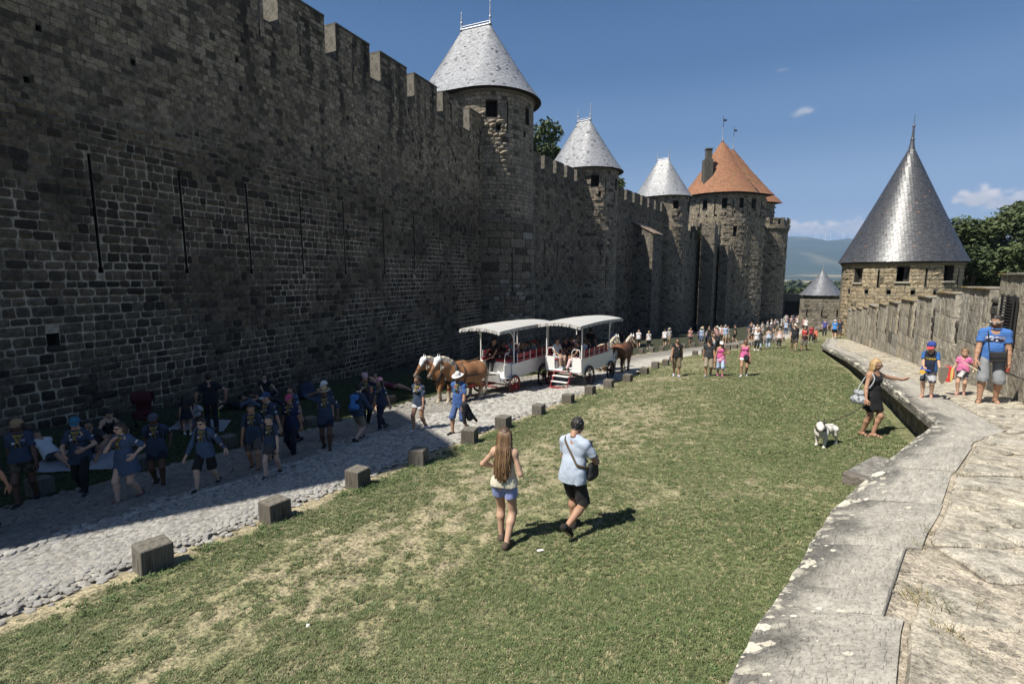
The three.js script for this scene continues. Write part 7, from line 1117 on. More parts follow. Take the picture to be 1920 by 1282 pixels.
function dog(o) {
  const [X, D] = o.at, t = thing('dog', 'stocky white bull terrier with dark ears and collar standing on the lawn', 'dog', [X, groundY(X, D) + .005, -D], Math.atan2(o.face[0], -o.face[1])), F = new Field([-.26, -.03, -.5], [.3, .68, .62], .0085);
  F.cap(V(0, .345, .15), V(0, .36, -.05), .118, .105, { k: .06, w: V(1, 0, 0), s: 1.05 }); F.cap(V(0, .36, -.05), V(0, .38, -.24), .10, .092, { k: .06 }); F.ball(V(0, .33, .20), .11, { k: .06 }); for (const s of [-1, 1]) F.ball(V(s * .075, .38, .15), .068, { k: .05 });
  const hy = o.yaw ?? 0, R = (v) => v.applyAxisAngle(V(0, 1, 0), hy), pv = V(0, .40, .22), hc = pv.clone().add(R(V(0, .135, .12))), ns = hc.clone().add(R(V(0, -.045, .155)));
  F.cap(V(0, .38, .17), hc.clone().add(R(V(0, -.03, -.03))), .098, .082, { k: .06 }); F.cap(hc, at3(hc, ns, .6), .082, .068, { k: .04 }); F.cap(at3(hc, ns, .5), ns, .066, .046, { k: .03 }); F.cap(hc.clone().add(R(V(0, -.035, .05))), ns.clone().add(V(0, -.026, -.012)), .05, .034, { k: .03 });
  const leg = (q, f, z) => { if (f) { F.cap(V(q * .095, .33, .16), V(q * .10, .20, .15 + z), .058, .040, { k: .035 }); F.cap(V(q * .10, .20, .15 + z), V(q * .10, .045, .155 + z * 1.5), .036, .027, { k: .02 }); F.cap(V(q * .10, .03, .15 + z * 1.5), V(q * .10, .02, .19 + z * 1.5), .032, .024, { k: .015 }); } else { F.cap(V(q * .075, .36, -.24), V(q * .085, .25, -.19 + z), .085, .05, { k: .04 }); F.cap(V(q * .085, .25, -.19 + z), V(q * .085, .125, -.275 + z), .046, .028, { k: .025 }); F.cap(V(q * .085, .125, -.275 + z), V(q * .085, .03, -.255 + z), .028, .024, { k: .015 }); F.cap(V(q * .085, .025, -.26 + z), V(q * .085, .018, -.215 + z), .03, .023, { k: .012 }); } };
  leg(1, true, .03); leg(-1, true, -.02); leg(1, false, -.05); leg(-1, false, .04); F.cap(V(0, .42, -.32), V(.02, .36, -.46), .026, .010, { k: .03 });
  part('body', F.mesh((x, y, z) => { const n = .9 + .2 * vnoise(x * 22, y * 22, z * 22), dn = (x - ns.x) ** 2 + (y - ns.y + .005) ** 2 + (z - ns.z) ** 2; let c = [.68, .64, .57]; if (dn < .0012) c = [.5, .34, .30]; if (Math.hypot(x - ns.x, y - ns.y - .012, z - ns.z) < .035 && y > ns.y - .02) c = [.03, .025, .025]; if (y > hc.y + .005 && x - hc.x > .035 && z < hc.z + .03) c = [.12, .10, .09]; return c.map((v) => v * n); }), M.skin, t);
  for (const s of [-1, 1]) { const e = new THREE.ConeGeometry(.03, .095, 8); e.scale(1, 1, .5); const p = hc.clone().add(R(V(s * .055, .105, -.02))); e.rotateZ(-s * .12); e.translate(p.x, p.y, p.z); part('ear', e, std({ color: lin(.05, .04, .038) }), t); const y = new THREE.SphereGeometry(.011, 8, 6), q = hc.clone().add(R(V(s * .052, .028, .062))); y.translate(q.x, q.y, q.z); part('eye', y, std({ color: lin(.01, .009, .009), roughness: .2 }), t); }
  const ring = []; for (let i = 0; i < 12; i++) { const a = i / 12 * 6.283; ring.push(at3(V(0, .40, .19), hc, .45).add(R(V(Math.sin(a) * .098, Math.cos(a) * .045 - .01, Math.cos(a) * -.085 + .0)))); } part('collar', tube(ring, .014, 30, 6, true), M.leather, t); const hb = []; for (let i = 0; i < 14; i++) { const a = i / 14 * 6.283; hb.push(V(Math.sin(a) * .115, .355 + Math.cos(a) * .118, .06)); } part('harness_strap', tube(hb, .009, 30, 5, true), M.leather, t);
  t.scale.setScalar(.9); return { t, collar: V(0, .47, .14).applyAxisAngle(V(0, 1, 0), t.rotation.y).add(t.position) };
}
// ---------- people on the lawn and the terrace ----------
const toCam = (p, a = 0) => { const l = Math.hypot(...p), f = [-p[0] / l, -p[1] / l], c = Math.cos(a), s = Math.sin(a); return [f[0] * c - f[1] * s, f[0] * s + f[1] * c]; };
{
  const w = person({ label: 'woman with long brown hair, cream vest and lilac shorts walking away on the grass', at: [-.10, 6.08], h: 1.58, px: 118, sex: 'f', face: [.30, .95], skin: 'fair', walk: 0, feet: { L: [.045, .0, .055, -.05], R: [-.052, .0, -.10, .12] }, hands: { L: [.10, .60, .13], R: [-.10, .60, .12] }, elbow: { L: [1.2, -.3, -.6], R: [-.5, -.5, -1] }, palm: { L: [-.6, .3, -1], R: [.8, 0, -.6] }, abs: true, lean: .04, head: [.05, .14], hair: 'brown', long: .36, fall: 2.0,
    top: { col: [.64, .60, .47], bare: true, sleeve: 0, hem: -.015, hang: true, flare: -.004, crease: .007 }, bottom: { col: [.27, .32, .60], len: .40, loose: 1.4 }, shoe: ['shoe', [.085, .06, .045], [.05, .04, .035]] });
  // loose strands over the back
  const r = RNG(3), s1 = [], s2 = []; for (let i = 0; i < 200; i++) { const a = (r() - .5) * 2.7, x = Math.sin(a) * .90, z = -Math.cos(a) * .88 - .1, L = 3.6 + 2.0 * r() - Math.abs(a) * .6, wv = .12 * (r() - .5), g = tube([w.HV(x * .6, .9, z * .6), w.HV(x * 1.04, .3, z * 1.05), w.HV(x * 1.15 + wv, -.8, z * 1.12), w.HV(x * 1.2 - wv * 2, -L * .55, z * 1.1 - .30), w.HV(x * (1.05 + .4 * (r() - .5)) + wv * 3, -L, z * .9 - .5 + .2 * r())], .003 + .0025 * r(), 14, 4); (r() < .45 ? s1 : s2).push(g); }
  part('hair_strands', w.toHead(merged(s1)), std({ color: lin(.26, .155, .075), roughness: .5 }), w.t); part('hair_strands', w.toHead(merged(s2)), std({ color: lin(.11, .062, .032), roughness: .5 }), w.t);
  const m = person({ label: 'man in pale blue polo shirt and dark shorts looking down at his hands', at: [.80, 6.23], h: 1.64, px: 120, sex: 'm', bulk: 1.1, face: [.62, .78], skin: 'tan', feet: { L: [.05, .0, .11, 0], R: [-.05, .05, -.16, .75] }, footYaw: { L: 0, R: 0 }, hands: { L: [.03, .66, .17], R: [-.055, .68, .19] }, elbow: { L: [.7, -.9, -.4], R: [-.9, -.8, -.5] }, palm: { L: [-.5, .6, -.6], R: [.6, .5, -.6] }, hold: { L: 'grip', R: 'grip' }, abs: true, lean: .09, head: [.05, .52], hair: 'black', crop: .2, shades: [.5, .55, .05],
    top: { col: [.44, .50, .60], sleeve: .62, hem: -.06, hang: true, flare: .0, collar: [.40, .46, .57], crease: .009 }, bottom: { col: [.026, .027, .028], len: .93, loose: 2.0, crease: .008 }, shoe: ['shoe', [.018, .016, .016], [.35, .27, .22]] });
  { const on = m.on, fl = tube([on(.08, .308, .015), on(.07, .265, .06), on(0, .18, .09), on(-.08, .1, .085)], .012, 20, 6); const bag = thing('shoulder_bag', 'dark shoulder bag on a brown strap across the man in the polo shirt', 'bag', [m.t.position.x, m.t.position.y, m.t.position.z], m.t.rotation.y);
    const wide = []; for (const k of [-1, 0, 1]) { const q = V(0, k * .012, 0); wide.push(tube([on(.075, .312, .005), m.front(.06, .285, .008, -1), m.front(.035, .25, .01, -1), m.front(.0, .20, .01, -1), m.front(-.04, .145, .012, -1), m.front(-.07, .105, .012, -1), on(-.115, .085, -.01), on(-.13, .075, .04)].map((p) => p.clone().add(q)), .0095, 40, 5)); } part('strap', merged([...wide, fl]), std({ color: lin(.11, .075, .045), roughness: .7 }), bag); const F = new Field([-.35, .6, -.3], [.45, 1.2, .5], .012), c = on(-.125, .05, .085), rt = m.rt; F.cap(c.clone().add(V(0, .05, -.05)), c.clone().add(V(0, .05, .07)), .055, .055, { k: .06, w: rt, s: 1.4 }); F.cap(c.clone().add(V(0, -.06, -.05)), c.clone().add(V(0, -.06, .06)), .07, .07, { k: .08, w: rt, s: 1.3 }); part('pouch', F.mesh(), std({ color: lin(.018, .018, .02), roughness: .7, bumpMap: rep(T_cloth, 4), bumpScale: .01 }), bag);
    const ph = thing('mobile_phone', 'small dark phone held by the man in the polo shirt', 'phone', [m.t.position.x, m.t.position.y, m.t.position.z], m.t.rotation.y), q = at3(m.J.L.wr, m.J.R.wr, .5).add(V(0, .045, .075)), e = box(.07, .012, .13, 0, 0, 0, .004); e.rotateX(-.5); e.translate(q.x, q.y, q.z); part('case', e, std({ color: lin(.015, .015, .017), roughness: .3 }), ph); }
  const l = person({ label: 'blonde woman in short black dress holding a leash and reaching out', at: [7.60, 10.2], h: 1.70, px: 84, sex: 'f', face: [.35, -.94], skin: 'tan', feet: { L: [-.005, .0, .05, 0], R: [-.04, .0, -.06, .1] }, hands: { L: [.43, .70, .10], R: [-.19, .49, .05] }, elbow: { L: [.2, -1, -.3], R: [-.5, -.2, -1] }, palm: { L: [0, -.6, .8], R: [1, 0, 0] }, hdir: { L: [1, .12, .1] }, hold: { L: 'open', R: 'grip' }, abs: true, lean: -.03, roll: .02, head: [.55, .05], hair: 'blonde', long: .12, fall: 2.6, shades: [.3, .27, .2],
    top: { col: [.012, .012, .013], bare: true, hem: -.175, hang: true, flare: .0, e: .010, crease: .004 }, bottom: { col: [.012, .012, .013], skirt: .74, tight: 1, e: .008, name: 'dress_skirt' }, shoe: ['strappy', [.02, .017, .016]] });
  { const b = thing('shoulder_bag', 'grey and white patterned bag hanging behind the blonde woman', 'bag', [l.t.position.x, l.t.position.y, l.t.position.z], l.t.rotation.y), c = l.on(-.15, .0, -.07), F = new Field([c.x - .25, c.y - .3, c.z - .25], [c.x + .25, c.y + .3, c.z + .25], .014); F.cap(c.clone().add(V(0, -.10, -.09)), c.clone().add(V(0, -.10, .09)), .085, .085, { k: .08, w: l.rt, s: 1.7 }); F.cap(c.clone().add(V(0, .06, -.05)), c.clone().add(V(0, .06, .05)), .06, .06, { k: .08, w: l.rt, s: 1.7 }); part('pouch', F.mesh((x, y, z) => vnoise(x * 40, y * 40, z * 40) > .52 ? [.42, .44, .46] : [.12, .13, .15]), M.skin, b); part('strap', merged([tube([l.on(-.078, .292, .02), l.on(-.085, .22, .06), l.on(-.12, .10, .02), c.clone().add(V(0, .09, .03))], .012, 20, 6), tube([l.on(-.078, .292, -.01), l.on(-.095, .2, -.06), c.clone().add(V(0, .09, -.04))], .012, 16, 6)]), std({ color: lin(.36, .38, .40) }), b); }
  const dg = dog({ at: [6.32, 9.67], face: [-.86, -.5], yaw: .5 }); const hand = l.world(l.J.R.wr.clone().add(V(0, -.07, .03)));
  const lead = thing('dog_leash', 'dark leash running from the woman in black to the white dog', 'leash', [hand.x, hand.y, hand.z]); { const q = dg.collar.clone().sub(hand); part('strap', tube([V(0, 0, 0), q.clone().multiplyScalar(.5).add(V(0, -.05, 0)), q], .009, 24, 5), std({ color: lin(.05, .035, .03) }), lead); part('handle', merged([rod(V(-.02, .05, 0), V(.02, -.05, 0), .02)]), M.leather, lead); }
  // terrace family
  const bl = { y: walkY };
  const boy = person({ ...bl, label: 'small boy in blue cap and dark printed shirt with toy sword and shield', at: [8.89, 10.39], h: 1.20, px: 56, sex: 'c', face: [-.72, -.69], skin: 'fair', feet: { L: [.06, 0, -.03, 0], R: [-.05, 0, .06, 0] }, hands: { L: [.16, .50, .13], R: [-.06, .56, .20] }, palm: { L: [-1, 0, 0], R: [.6, -.6, .2] }, hold: { R: 'grip', L: 'grip' }, abs: true, head: [-.1, .45], hair: 'brown', crop: .3, hat: ['cap', [.03, .055, .25], [.55, .06, .07]],
    top: { tint: (x, y, z) => Math.abs(x) > .095 ? [.03, .13, .36] : [.012, .016, .035], sleeve: .6, hem: -.05, hang: true, crease: .004 }, bottom: { tint: (x, y, z) => vnoise(x * 14, y * 9, z * 14) > .5 ? [.42, .43, .45] : [.05, .05, .06], len: .95, loose: 1.8 }, shoe: ['sandal', [.5, .45, .42], [.35, .12, .12]] });
  print(boy, 0, .185, .17, .055, canvasTex(256, 84, (g, w2, h2) => { g.clearRect(0, 0, w2, h2); g.fillStyle = '#d8b41c'; g.font = 'italic bold 62px sans-serif'; g.textAlign = 'center'; g.textBaseline = 'middle'; g.fillText('ATMAN', w2 / 2, h2 / 2); }), 'shirt_lettering');
  const girl = person({ ...bl, label: 'little girl in pink shirt and patterned skirt carrying a red and yellow shield', at: [9.97, 10.78], h: 1.02, px: 48, sex: 'c', face: [-.75, -.66], skin: 'fair', feet: { L: [.05, 0, -.05, .1], R: [-.04, 0, .05, 0] }, hands: { L: [.19, .60, .10], R: [-.16, .50, .10] }, palm: { L: [-1, 0, 0], R: [1, 0, 0] }, hold: { L: 'grip', R: 'grip' }, abs: true, head: [.2, .35], hair: 'light', pony: true,
    top: { col: [.60, .17, .33], sleeve: .5, hem: -.01, hang: true, crease: .004 }, bottom: { tint: (x, y, z) => vnoise(x * 30, y * 26, z * 30) > .55 ? [.5, .48, .48] : [.02, .02, .022], skirt: .62 }, shoe: ['sandal', [.45, .12, .2]] });
  const man = person({ ...bl, label: 'bearded man in blue printed shirt, grey shorts and flip-flops on the walkway', at: [9.53, 9.71], h: 1.80, px: 92, sex: 'm', bulk: .86, face: [-.62, -.79], skin: 'tan', feet: { L: [.07, 0, -.02, 0], R: [-.07, 0, .07, 0] }, hands: { L: [.135, .46, .05], R: [-.14, .48, .09] }, palm: { L: [-1, 0, -.2], R: [.8, 0, -.4] }, hold: { L: 'grip', R: 'relaxed' }, head: [-.45, .28], hair: 'black', crop: .6, beard: 'black', shades: [.75, .75, .75],
    top: { col: [.055, .155, .42], sleeve: .64, hem: -.05, hang: true, crease: .009, collar: [.05, .145, .40] }, bottom: { tint: (x, y, z) => { const v = .75 + .5 * fbm(x * 9, y * 6, z * 9, 3); return [.20 * v, .205 * v, .215 * v]; }, len: 1.1, loose: 2.2, crease: .012 }, shoe: ['sandal', [.02, .018, .018]] });
  print(man, 0, .20, .17, .085, canvasTex(256, 128, (g, w2, h2) => { g.clearRect(0, 0, w2, h2); const q = g.createLinearGradient(0, 0, 0, h2); q.addColorStop(0, '#3a5586'); q.addColorStop(.4, '#8a86a0'); q.addColorStop(1, '#2a3a60'); g.fillStyle = q; g.fillRect(6, 8, w2 - 12, h2 - 16); g.fillStyle = '#151b2c'; for (const [x, y, a, b] of [[70, 84, 52, 26], [150, 80, 46, 30], [206, 88, 34, 20]]) { g.beginPath(); g.ellipse(x, y, a, b, 0, 0, 7); g.fill(); } g.fillStyle = '#e4e6ee'; for (const [x, y, a, b] of [[60, 30, 44, 7], [128, 40, 36, 6], [92, 76, 20, 9], [150, 88, 16, 11], [40, 60, 12, 6]]) { g.beginPath(); g.ellipse(x, y, a, b, -.15, 0, 7); g.fill(); } }), 'shirt_print');
  { const b = thing('shoulder_bag', 'small black bag worn across the man in the blue shirt', 'bag', [man.t.position.x, man.t.position.y, man.t.position.z], man.t.rotation.y), on = man.on, c = on(.03, .01, .10), g = new RoundedBoxGeometry(.24, .21, .08, 3, .03); g.rotateZ(.1); g.translate(c.x, c.y, c.z + .035); part('pouch', g, std({ color: lin(.012, .012, .013), roughness: .65, bumpMap: rep(T_cloth, 4), bumpScale: .01 }), b); const fl = new RoundedBoxGeometry(.235, .11, .02, 2, .008); fl.rotateZ(.1); fl.translate(c.x, c.y + .045, c.z + .08); part('flap', fl, std({ color: lin(.016, .016, .017), roughness: .6 }), b); const f = (a2, y) => man.front(a2, y, .010); part('strap', merged([tube([on(-.075, .300, .0), f(-.06, .27), f(-.052, .2), f(-.045, .13), f(-.03, .06), c.clone().add(V(-.08, .1, .03))], .010, 30, 5), tube([c.clone().add(V(.11, .08, .02)), on(.105, .10, .03), on(.09, .15, -.06), on(.0, .25, -.085), on(-.06, .30, -.03)], .010, 24, 5)]), M.leather, b);
    const cup = thing('small_cup', 'small reddish cup held low by the man in the blue shirt', 'cup', [man.t.position.x, man.t.position.y, man.t.position.z], man.t.rotation.y), q = man.J.L.wr.clone().add(V(-.015, -.13, .04)); const cg = new THREE.CylinderGeometry(.034, .028, .08, 16); cg.translate(q.x, q.y, q.z); part('cup_body', cg, std({ color: lin(.30, .06, .04), roughness: .4 }), cup); }
  { // toy swords and shields
    const s1 = thing('toy_sword', 'pale wooden toy sword with blue hilt held by the boy', 'toy sword', [boy.t.position.x, boy.t.position.y, boy.t.position.z], boy.t.rotation.y), q = boy.J.R.wr.clone().add(V(.01, -.03, .06)), tip = q.clone().add(V(-.38, .10, .12)); part('blade', rod(q, tip, .012, .007), std({ color: lin(.55, .46, .32) }), s1); const hg = rod(q.clone().add(V(.11, -.03, -.03)), q.clone().add(V(-.05, .01, .01)), .018); part('hilt', hg, std({ color: lin(.03, .10, .42) }), s1); part('guard', rod(q.clone().add(V(-.02, .07, .01)), q.clone().add(V(-.05, -.07, .01)), .012), std({ color: lin(.03, .10, .42) }), s1); const cr = new THREE.CylinderGeometry(.05, .05, .02, 14); cr.rotateX(1.4); cr.translate(q.x - .01, q.y - .05, q.z + .03); part('emblem', cr, std({ color: lin(.50, .30, .04) }), s1);
    const shield = (a, label, w2, h2, tint, turn, off) => { const t = thing('toy_shield', label, 'toy shield', [a.t.position.x, a.t.position.y, a.t.position.z], a.t.rotation.y), sh = new THREE.Shape(); if (w2 < .28) { sh.moveTo(-w2 / 2, h2 / 2); sh.lineTo(w2 / 2, h2 / 2); sh.bezierCurveTo(w2 / 2, -h2 * .1, w2 * .3, -h2 * .35, 0, -h2 / 2); sh.bezierCurveTo(-w2 * .3, -h2 * .35, -w2 / 2, -h2 * .1, -w2 / 2, h2 / 2); } else sh.absellipse(0, 0, w2 / 2, h2 / 2, 0, Math.PI * 2); const g = new THREE.ExtrudeGeometry(sh, { depth: .012, bevelEnabled: true, bevelSize: .004, bevelThickness: .004, bevelSegments: 1 }); const p = a.J[off[0]].wr.clone().add(V(...off.slice(1))); const put = (q2, z) => { q2.translate(0, 0, z); q2.rotateX(off[4] ?? 0); q2.rotateY(turn); q2.translate(p.x, p.y, p.z); return q2; }; part('board', put(g, 0), std({ color: lin(...tint) }), t); return { t, put }; };
    // the array carries [arm, dx, dy, dz]
    const a = shield(boy, 'brown backed toy shield tucked under the arm of the boy', .245, .35, [.30, .25, .19], 1.0, ['L', .05, -.06, .05]); part('grip', a.put(box(.03, .2, .02, 0, 0, 0, .005), -.02), std({ color: lin(.45, .30, .10) }), a.t);
    const b = shield(girl, 'red and yellow oval toy shield on the arm of the little girl', .30, .36, [.62, .05, .05], -.75, ['R', -.05, -.05, .06]); for (const [w2, h2, x, y] of [[.075, .33, .105, 0], [.06, .10, -.05, .06], [.08, .06, -.03, -.07]]) { const e = new THREE.SphereGeometry(.5, 12, 8); e.scale(w2, h2, .012); e.translate(x, y, 0); part('emblem', b.put(e, .018), std({ color: lin(.65, .48, .14) }), b.t); }
    const s2 = thing('toy_sword', 'short pale toy sword held by the little girl', 'toy sword', [girl.t.position.x, girl.t.position.y, girl.t.position.z], girl.t.rotation.y), q2 = girl.J.L.wr.clone().add(V(0, .0, .05)); part('blade', rod(q2.clone().add(V(.12, -.05, .0)), q2.clone().add(V(-.22, .16, .05)), .014, .008), std({ color: lin(.58, .50, .36) }), s2); part('hilt', rod(q2.clone().add(V(-.02, -.06, .02)), q2.clone().add(V(.03, .06, -.02)), .011), std({ color: lin(.58, .50, .36) }), s2);
  }
  // far end of the terrace
  const T = (o) => person({ y: walkY, px: 20, ...o });
  T({ label: 'woman in bright blue top and black shorts with her back turned, far along the walkway', at: [27.72, 42.35], h: 1.66, sex: 'f', face: [.5, .86], walk: .4, skin: 'fair', hair: 'dark', hat: ['cap', [.7, .7, .7]], top: { col: [.06, .22, .55], sleeve: .5, hem: -.04, hang: true }, bottom: { col: [.012, .012, .013], len: .7, loose: 1.6 }, shoe: ['shoe', [.5, .5, .5]] });
  T({ label: 'man in dark navy shirt standing by the parapet, far along the walkway', at: [28.75, 43.3], h: 1.75, face: [-.5, -.86], skin: 'tan', hair: 'black', hands: { L: [.12, .6, .12], R: [-.16, .46, .02] }, top: { col: [.02, .03, .05], sleeve: .6, hem: -.06, hang: true }, bottom: { col: [.04, .045, .055], len: 1.0, loose: 2 }, shoe: ['shoe', [.02, .02, .02]] });
  T({ label: 'person in purple blue shirt beyond the couple at the end of the walkway', at: [30.2, 47.6], h: 1.75, face: [-.5, -.86], skin: 'fair', hair: 'black', top: { col: [.06, .07, .25], sleeve: .5, hem: -.04, hang: true }, bottom: { col: [.03, .03, .04], len: 1.9 }, shoe: ['shoe', [.02, .02, .02]] });
  T({ label: 'person in faded grey blue jacket at the very end of the walkway', at: [31.4, 47.9], h: 1.76, face: [-.6, -.8], skin: 'tan', hair: 'dark', top: { col: [.10, .13, .17], sleeve: 1.9, hem: -.06, hang: true }, bottom: { col: [.05, .05, .06], len: 1.9 }, shoe: ['shoe', [.02, .02, .02]] });
  // walkers coming along the lawn
  const m1 = person({ label: 'man in sleeveless black top and brown shorts walking up the lawn', at: [7.68, 22.78], h: 1.84, px: 42, face: toCam([7.68, 22.78], .05), walk: .9, skin: 'tan', hair: 'black', crop: .5, beard: 'black', shades: [.01, .01, .01], top: { col: [.014, .014, .015], sleeve: .22, hem: -.04, hang: true }, bottom: { col: [.13, .10, .06], len: 1.15, loose: 2.4 }, shoe: ['shoe', [.4, .42, .48]] });
  print(m1, .01, .20, .09, .03, canvasTex(96, 32, (g) => { g.clearRect(0, 0, 96, 32); g.fillStyle = '#eceef0'; g.beginPath(); g.moveTo(4, 26); g.quadraticCurveTo(40, 26, 60, 14); g.lineTo(70, 4); g.lineTo(92, 12); g.lineTo(74, 26); g.closePath(); g.fill(); }), 'shirt_print');
  person({ label: 'man in charcoal shirt, khaki shorts and dark cap walking up the lawn', at: [8.87, 22.02], h: 1.82, px: 42, face: toCam([8.87, 22.02], -.05), walk: -.7, skin: 'tan', hair: 'dark', hat: ['cap', [.02, .02, .022]], top: { col: [.035, .037, .042], sleeve: .55, hem: -.04, hang: true }, bottom: { col: [.26, .215, .155], len: 1.05, loose: 2.4 }, shoe: ['shoe', [.3, .3, .33]] });
  person({ label: 'taller man in dark jacket partly hidden behind the walker in khaki shorts', at: [10.25, 24.95], h: 1.9, px: 40, face: toCam([10.25, 24.95]), walk: .6, skin: 'fair', hair: 'dark', shades: [.01, .01, .01], top: { tint: (x, y) => Math.abs(x) < .05 ? [.35, .36, .38] : [.02, .022, .028], sleeve: 1.9, hem: -.06, hang: true }, bottom: { col: [.035, .035, .04], len: 1.0 }, shoe: ['shoe', [.03, .03, .03]], pack: [.05, .06, .08] });
  const wc = person({ label: 'woman in white cap and pink top with a pink shirt tied round her waist', at: [9.29, 21.76], h: 1.61, px: 40, sex: 'f', face: toCam([9.29, 21.76], .05), walk: .8, skin: 'tan', hair: 'dark', long: .1, hat: ['cap', [.72, .72, .72]], hands: { L: [.10, .66, .10], R: [-.15, .47, .05] }, elbow: { L: [1, -.6, -.4], R: [-.5, -.2, -1] }, top: { col: [.55, .10, .27], bare: true, hem: 0, hang: true }, bottom: { col: [.36, .45, .60], len: 1.25, loose: .8 }, shoe: ['shoe', [.35, .08, .2]] });
  { const F = new Field([-.35, .6, -.3], [.4, 1.05, .3], .018); F.cap(wc.on(0, .045, 0), wc.on(0, -.06, .01), .125, .150, { k: .05, w: wc.fw, s: 1.12 }); F.cap(wc.on(.06, .02, .06), wc.on(.14, -.13, .06), .05, .03, { k: .04 }); F.each((f, x, y, z) => f - .010 * (fbm(x * 14, y * 7, z * 14, 2) - .5)); part('tied_shirt', F.mesh((x, y, z) => vnoise(x * 26, y * 26, z * 26) > .5 ? [.50, .12, .27] : [.62, .32, .42]), M.skin, wc.t); }
  const pt = person({ label: 'woman in pink vest and white shorts with dark jacket at her waist on the lawn', at: [10.11, 21.24], h: 1.70, px: 42, sex: 'f', face: toCam([10.11, 21.24], -.05), walk: -.7, skin: 'tan', hair: 'dark', shades: [.01, .01, .01], pony: true, top: { col: [.58, .13, .30], bare: true, hem: -.02, hang: true }, bottom: { col: [.66, .66, .65], len: .42, loose: 1.6 }, shoe: ['shoe', [.55, .6, .62]] });
  { const F = new Field([-.35, .55, -.3], [.4, 1.1, .3], .018); F.cap(pt.on(.02, .03, .02), pt.on(.05, -.06, .05), .12, .115, { k: .05, w: pt.fw, s: 1.15 }); F.cap(pt.on(.07, -.03, .05), pt.on(.12, -.15, .05), .07, .04, { k: .05 }); part('tied_jacket', F.mesh(), cloth(.012, .012, .014), pt.t); }
  person({ label: 'heavy man in black polo shirt and pale cap striding on the lawn', at: [18.81, 32.76], h: 1.86, px: 29, bulk: 1.22, face: toCam([18.81, 32.76], .1), walk: .7, skin: 'fair', hair: 'grey', hat: ['cap', [.45, .42, .38]], top: { col: [.018, .019, .024], sleeve: .6, hem: -.05, hang: true }, bottom: { col: [.05, .042, .035], len: .95, loose: 2.4 }, shoe: ['shoe', [.10, .06, .05]] });
  person({ label: 'woman in red top and patterned leggings bending her arm beside the heavy man', at: [19.21, 32.24], h: 1.68, px: 27, sex: 'f', face: toCam([19.21, 32.24], -.35), walk: -.8, skin: 'tan', hair: 'black', long: .12, hands: { L: [.05, .64, .14], R: [-.15, .47, .02] }, top: { tint: (x, y) => y > 1.05 && x < .1 ? [.45, .03, .04] : [.05, .02, .02], sleeve: .5, hem: -.06, hang: true }, bottom: { col: [.10, .085, .08], len: 1.1, loose: .6 }, shoe: ['shoe', [.05, .04, .04]] });
  person({ label: 'person in dark red top past the heavy man, further down the lawn', at: [23.86, 39.27], h: 1.5, px: 18, sex: 'f', face: toCam([23.86, 39.27], .4), walk: .5, skin: 'tan', hair: 'black', top: { col: [.32, .03, .05], sleeve: .5, hem: -.04, hang: true }, bottom: { col: [.02, .02, .025], len: 1.9, loose: .6 }, shoe: ['shoe', [.3, .3, .3]] });
  person({ label: 'child in orange red dress past the heavy man, further down the lawn', at: [24.4, 39.53], h: 1.15, px: 14, sex: 'c', face: toCam([24.4, 39.53], -.4), skin: 'tan', hair: 'black', top: { col: [.58, .16, .10], sleeve: .4, hem: -.12, hang: true, flare: .03 }, bottom: { col: [.02, .02, .02], len: 1.5, loose: .4 }, shoe: ['shoe', [.3, .1, .1]] });
  person({ label: 'person in white shirt shading the eyes with one raised arm', at: [17.54, 35.22], h: 1.6, px: 24, sex: 'f', face: toCam([17.54, 35.22], .3), walk: .3, skin: 'fair', hair: 'light', hands: { L: [.09, .95, .10], R: [-.13, .5, .08] }, elbow: { L: [1, .2, .1], R: [-.5, -.3, -1] }, top: { col: [.62, .63, .66], sleeve: .5, hem: -.06, hang: true }, bottom: { col: [.015, .015, .018], len: 1.9, loose: .5 }, shoe: ['shoe', [.65, .65, .65]] });
  person({ label: 'woman in pale blue top and light jeans seen from behind on the lawn', at: [18.78, 36.01], h: 1.55, px: 22, sex: 'f', face: [.4, .9], walk: .3, skin: 'fair', hair: 'dark', top: { col: [.38, .46, .58], bare: true, hem: -.01, hang: true }, bottom: { col: [.30, .36, .45], len: 1.9, loose: 1 }, shoe: ['shoe', [.05, .05, .05]] });
  person({ label: 'woman in pale pink vest and patterned trousers seen from behind on the lawn', at: [19.35, 35.6], h: 1.5, px: 22, sex: 'f', face: [.55, .83], walk: -.3, skin: 'fair', hair: 'grey', top: { col: [.58, .50, .50], bare: true, hem: -.02, hang: true }, bottom: { tint: (x, y) => y > .62 ? [.45, .44, .40] : [.03, .03, .03], len: 1.8, loose: 1 }, shoe: ['shoe', [.04, .04, .04]] });
  person({ label: 'dark haired person with a shoulder bag beside the two women from behind', at: [18.3, 36.3], h: 1.5, px: 21, sex: 'f', face: [.3, .95], walk: .4, skin: 'tan', hair: 'black', top: { col: [.06, .05, .05], sleeve: .5, hem: -.04, hang: true }, bottom: { col: [.30, .33, .38], len: 1.9, loose: .8 }, shoe: ['shoe', [.03, .03, .03]] });
  // people under the wall, past the second carriage
  person({ label: 'man in white shirt and olive shorts walking off by the far posts', at: [14.52, 46.75], h: 1.72, px: 19, face: [.5, .87], walk: .5, skin: 'fair', hair: 'brown', crop: .4, top: { col: [.66, .66, .67], sleeve: .5, hem: -.04, hang: true }, bottom: { col: [.13, .115, .08], len: 1.0, loose: 2 }, shoe: ['shoe', [.2, .2, .2]] });
  person({ label: 'blonde woman in white blouse and dark trousers by the far posts', at: [12.31, 44.26], h: 1.72, px: 20, sex: 'f', face: [.2, .98], walk: .4, skin: 'fair', hair: 'blonde', pony: true, top: { col: [.55, .55, .54], sleeve: .5, hem: -.04, hang: true }, bottom: { col: [.06, .055, .045], len: 1.7, loose: 1.2 }, shoe: ['shoe', [.3, .3, .3]] });
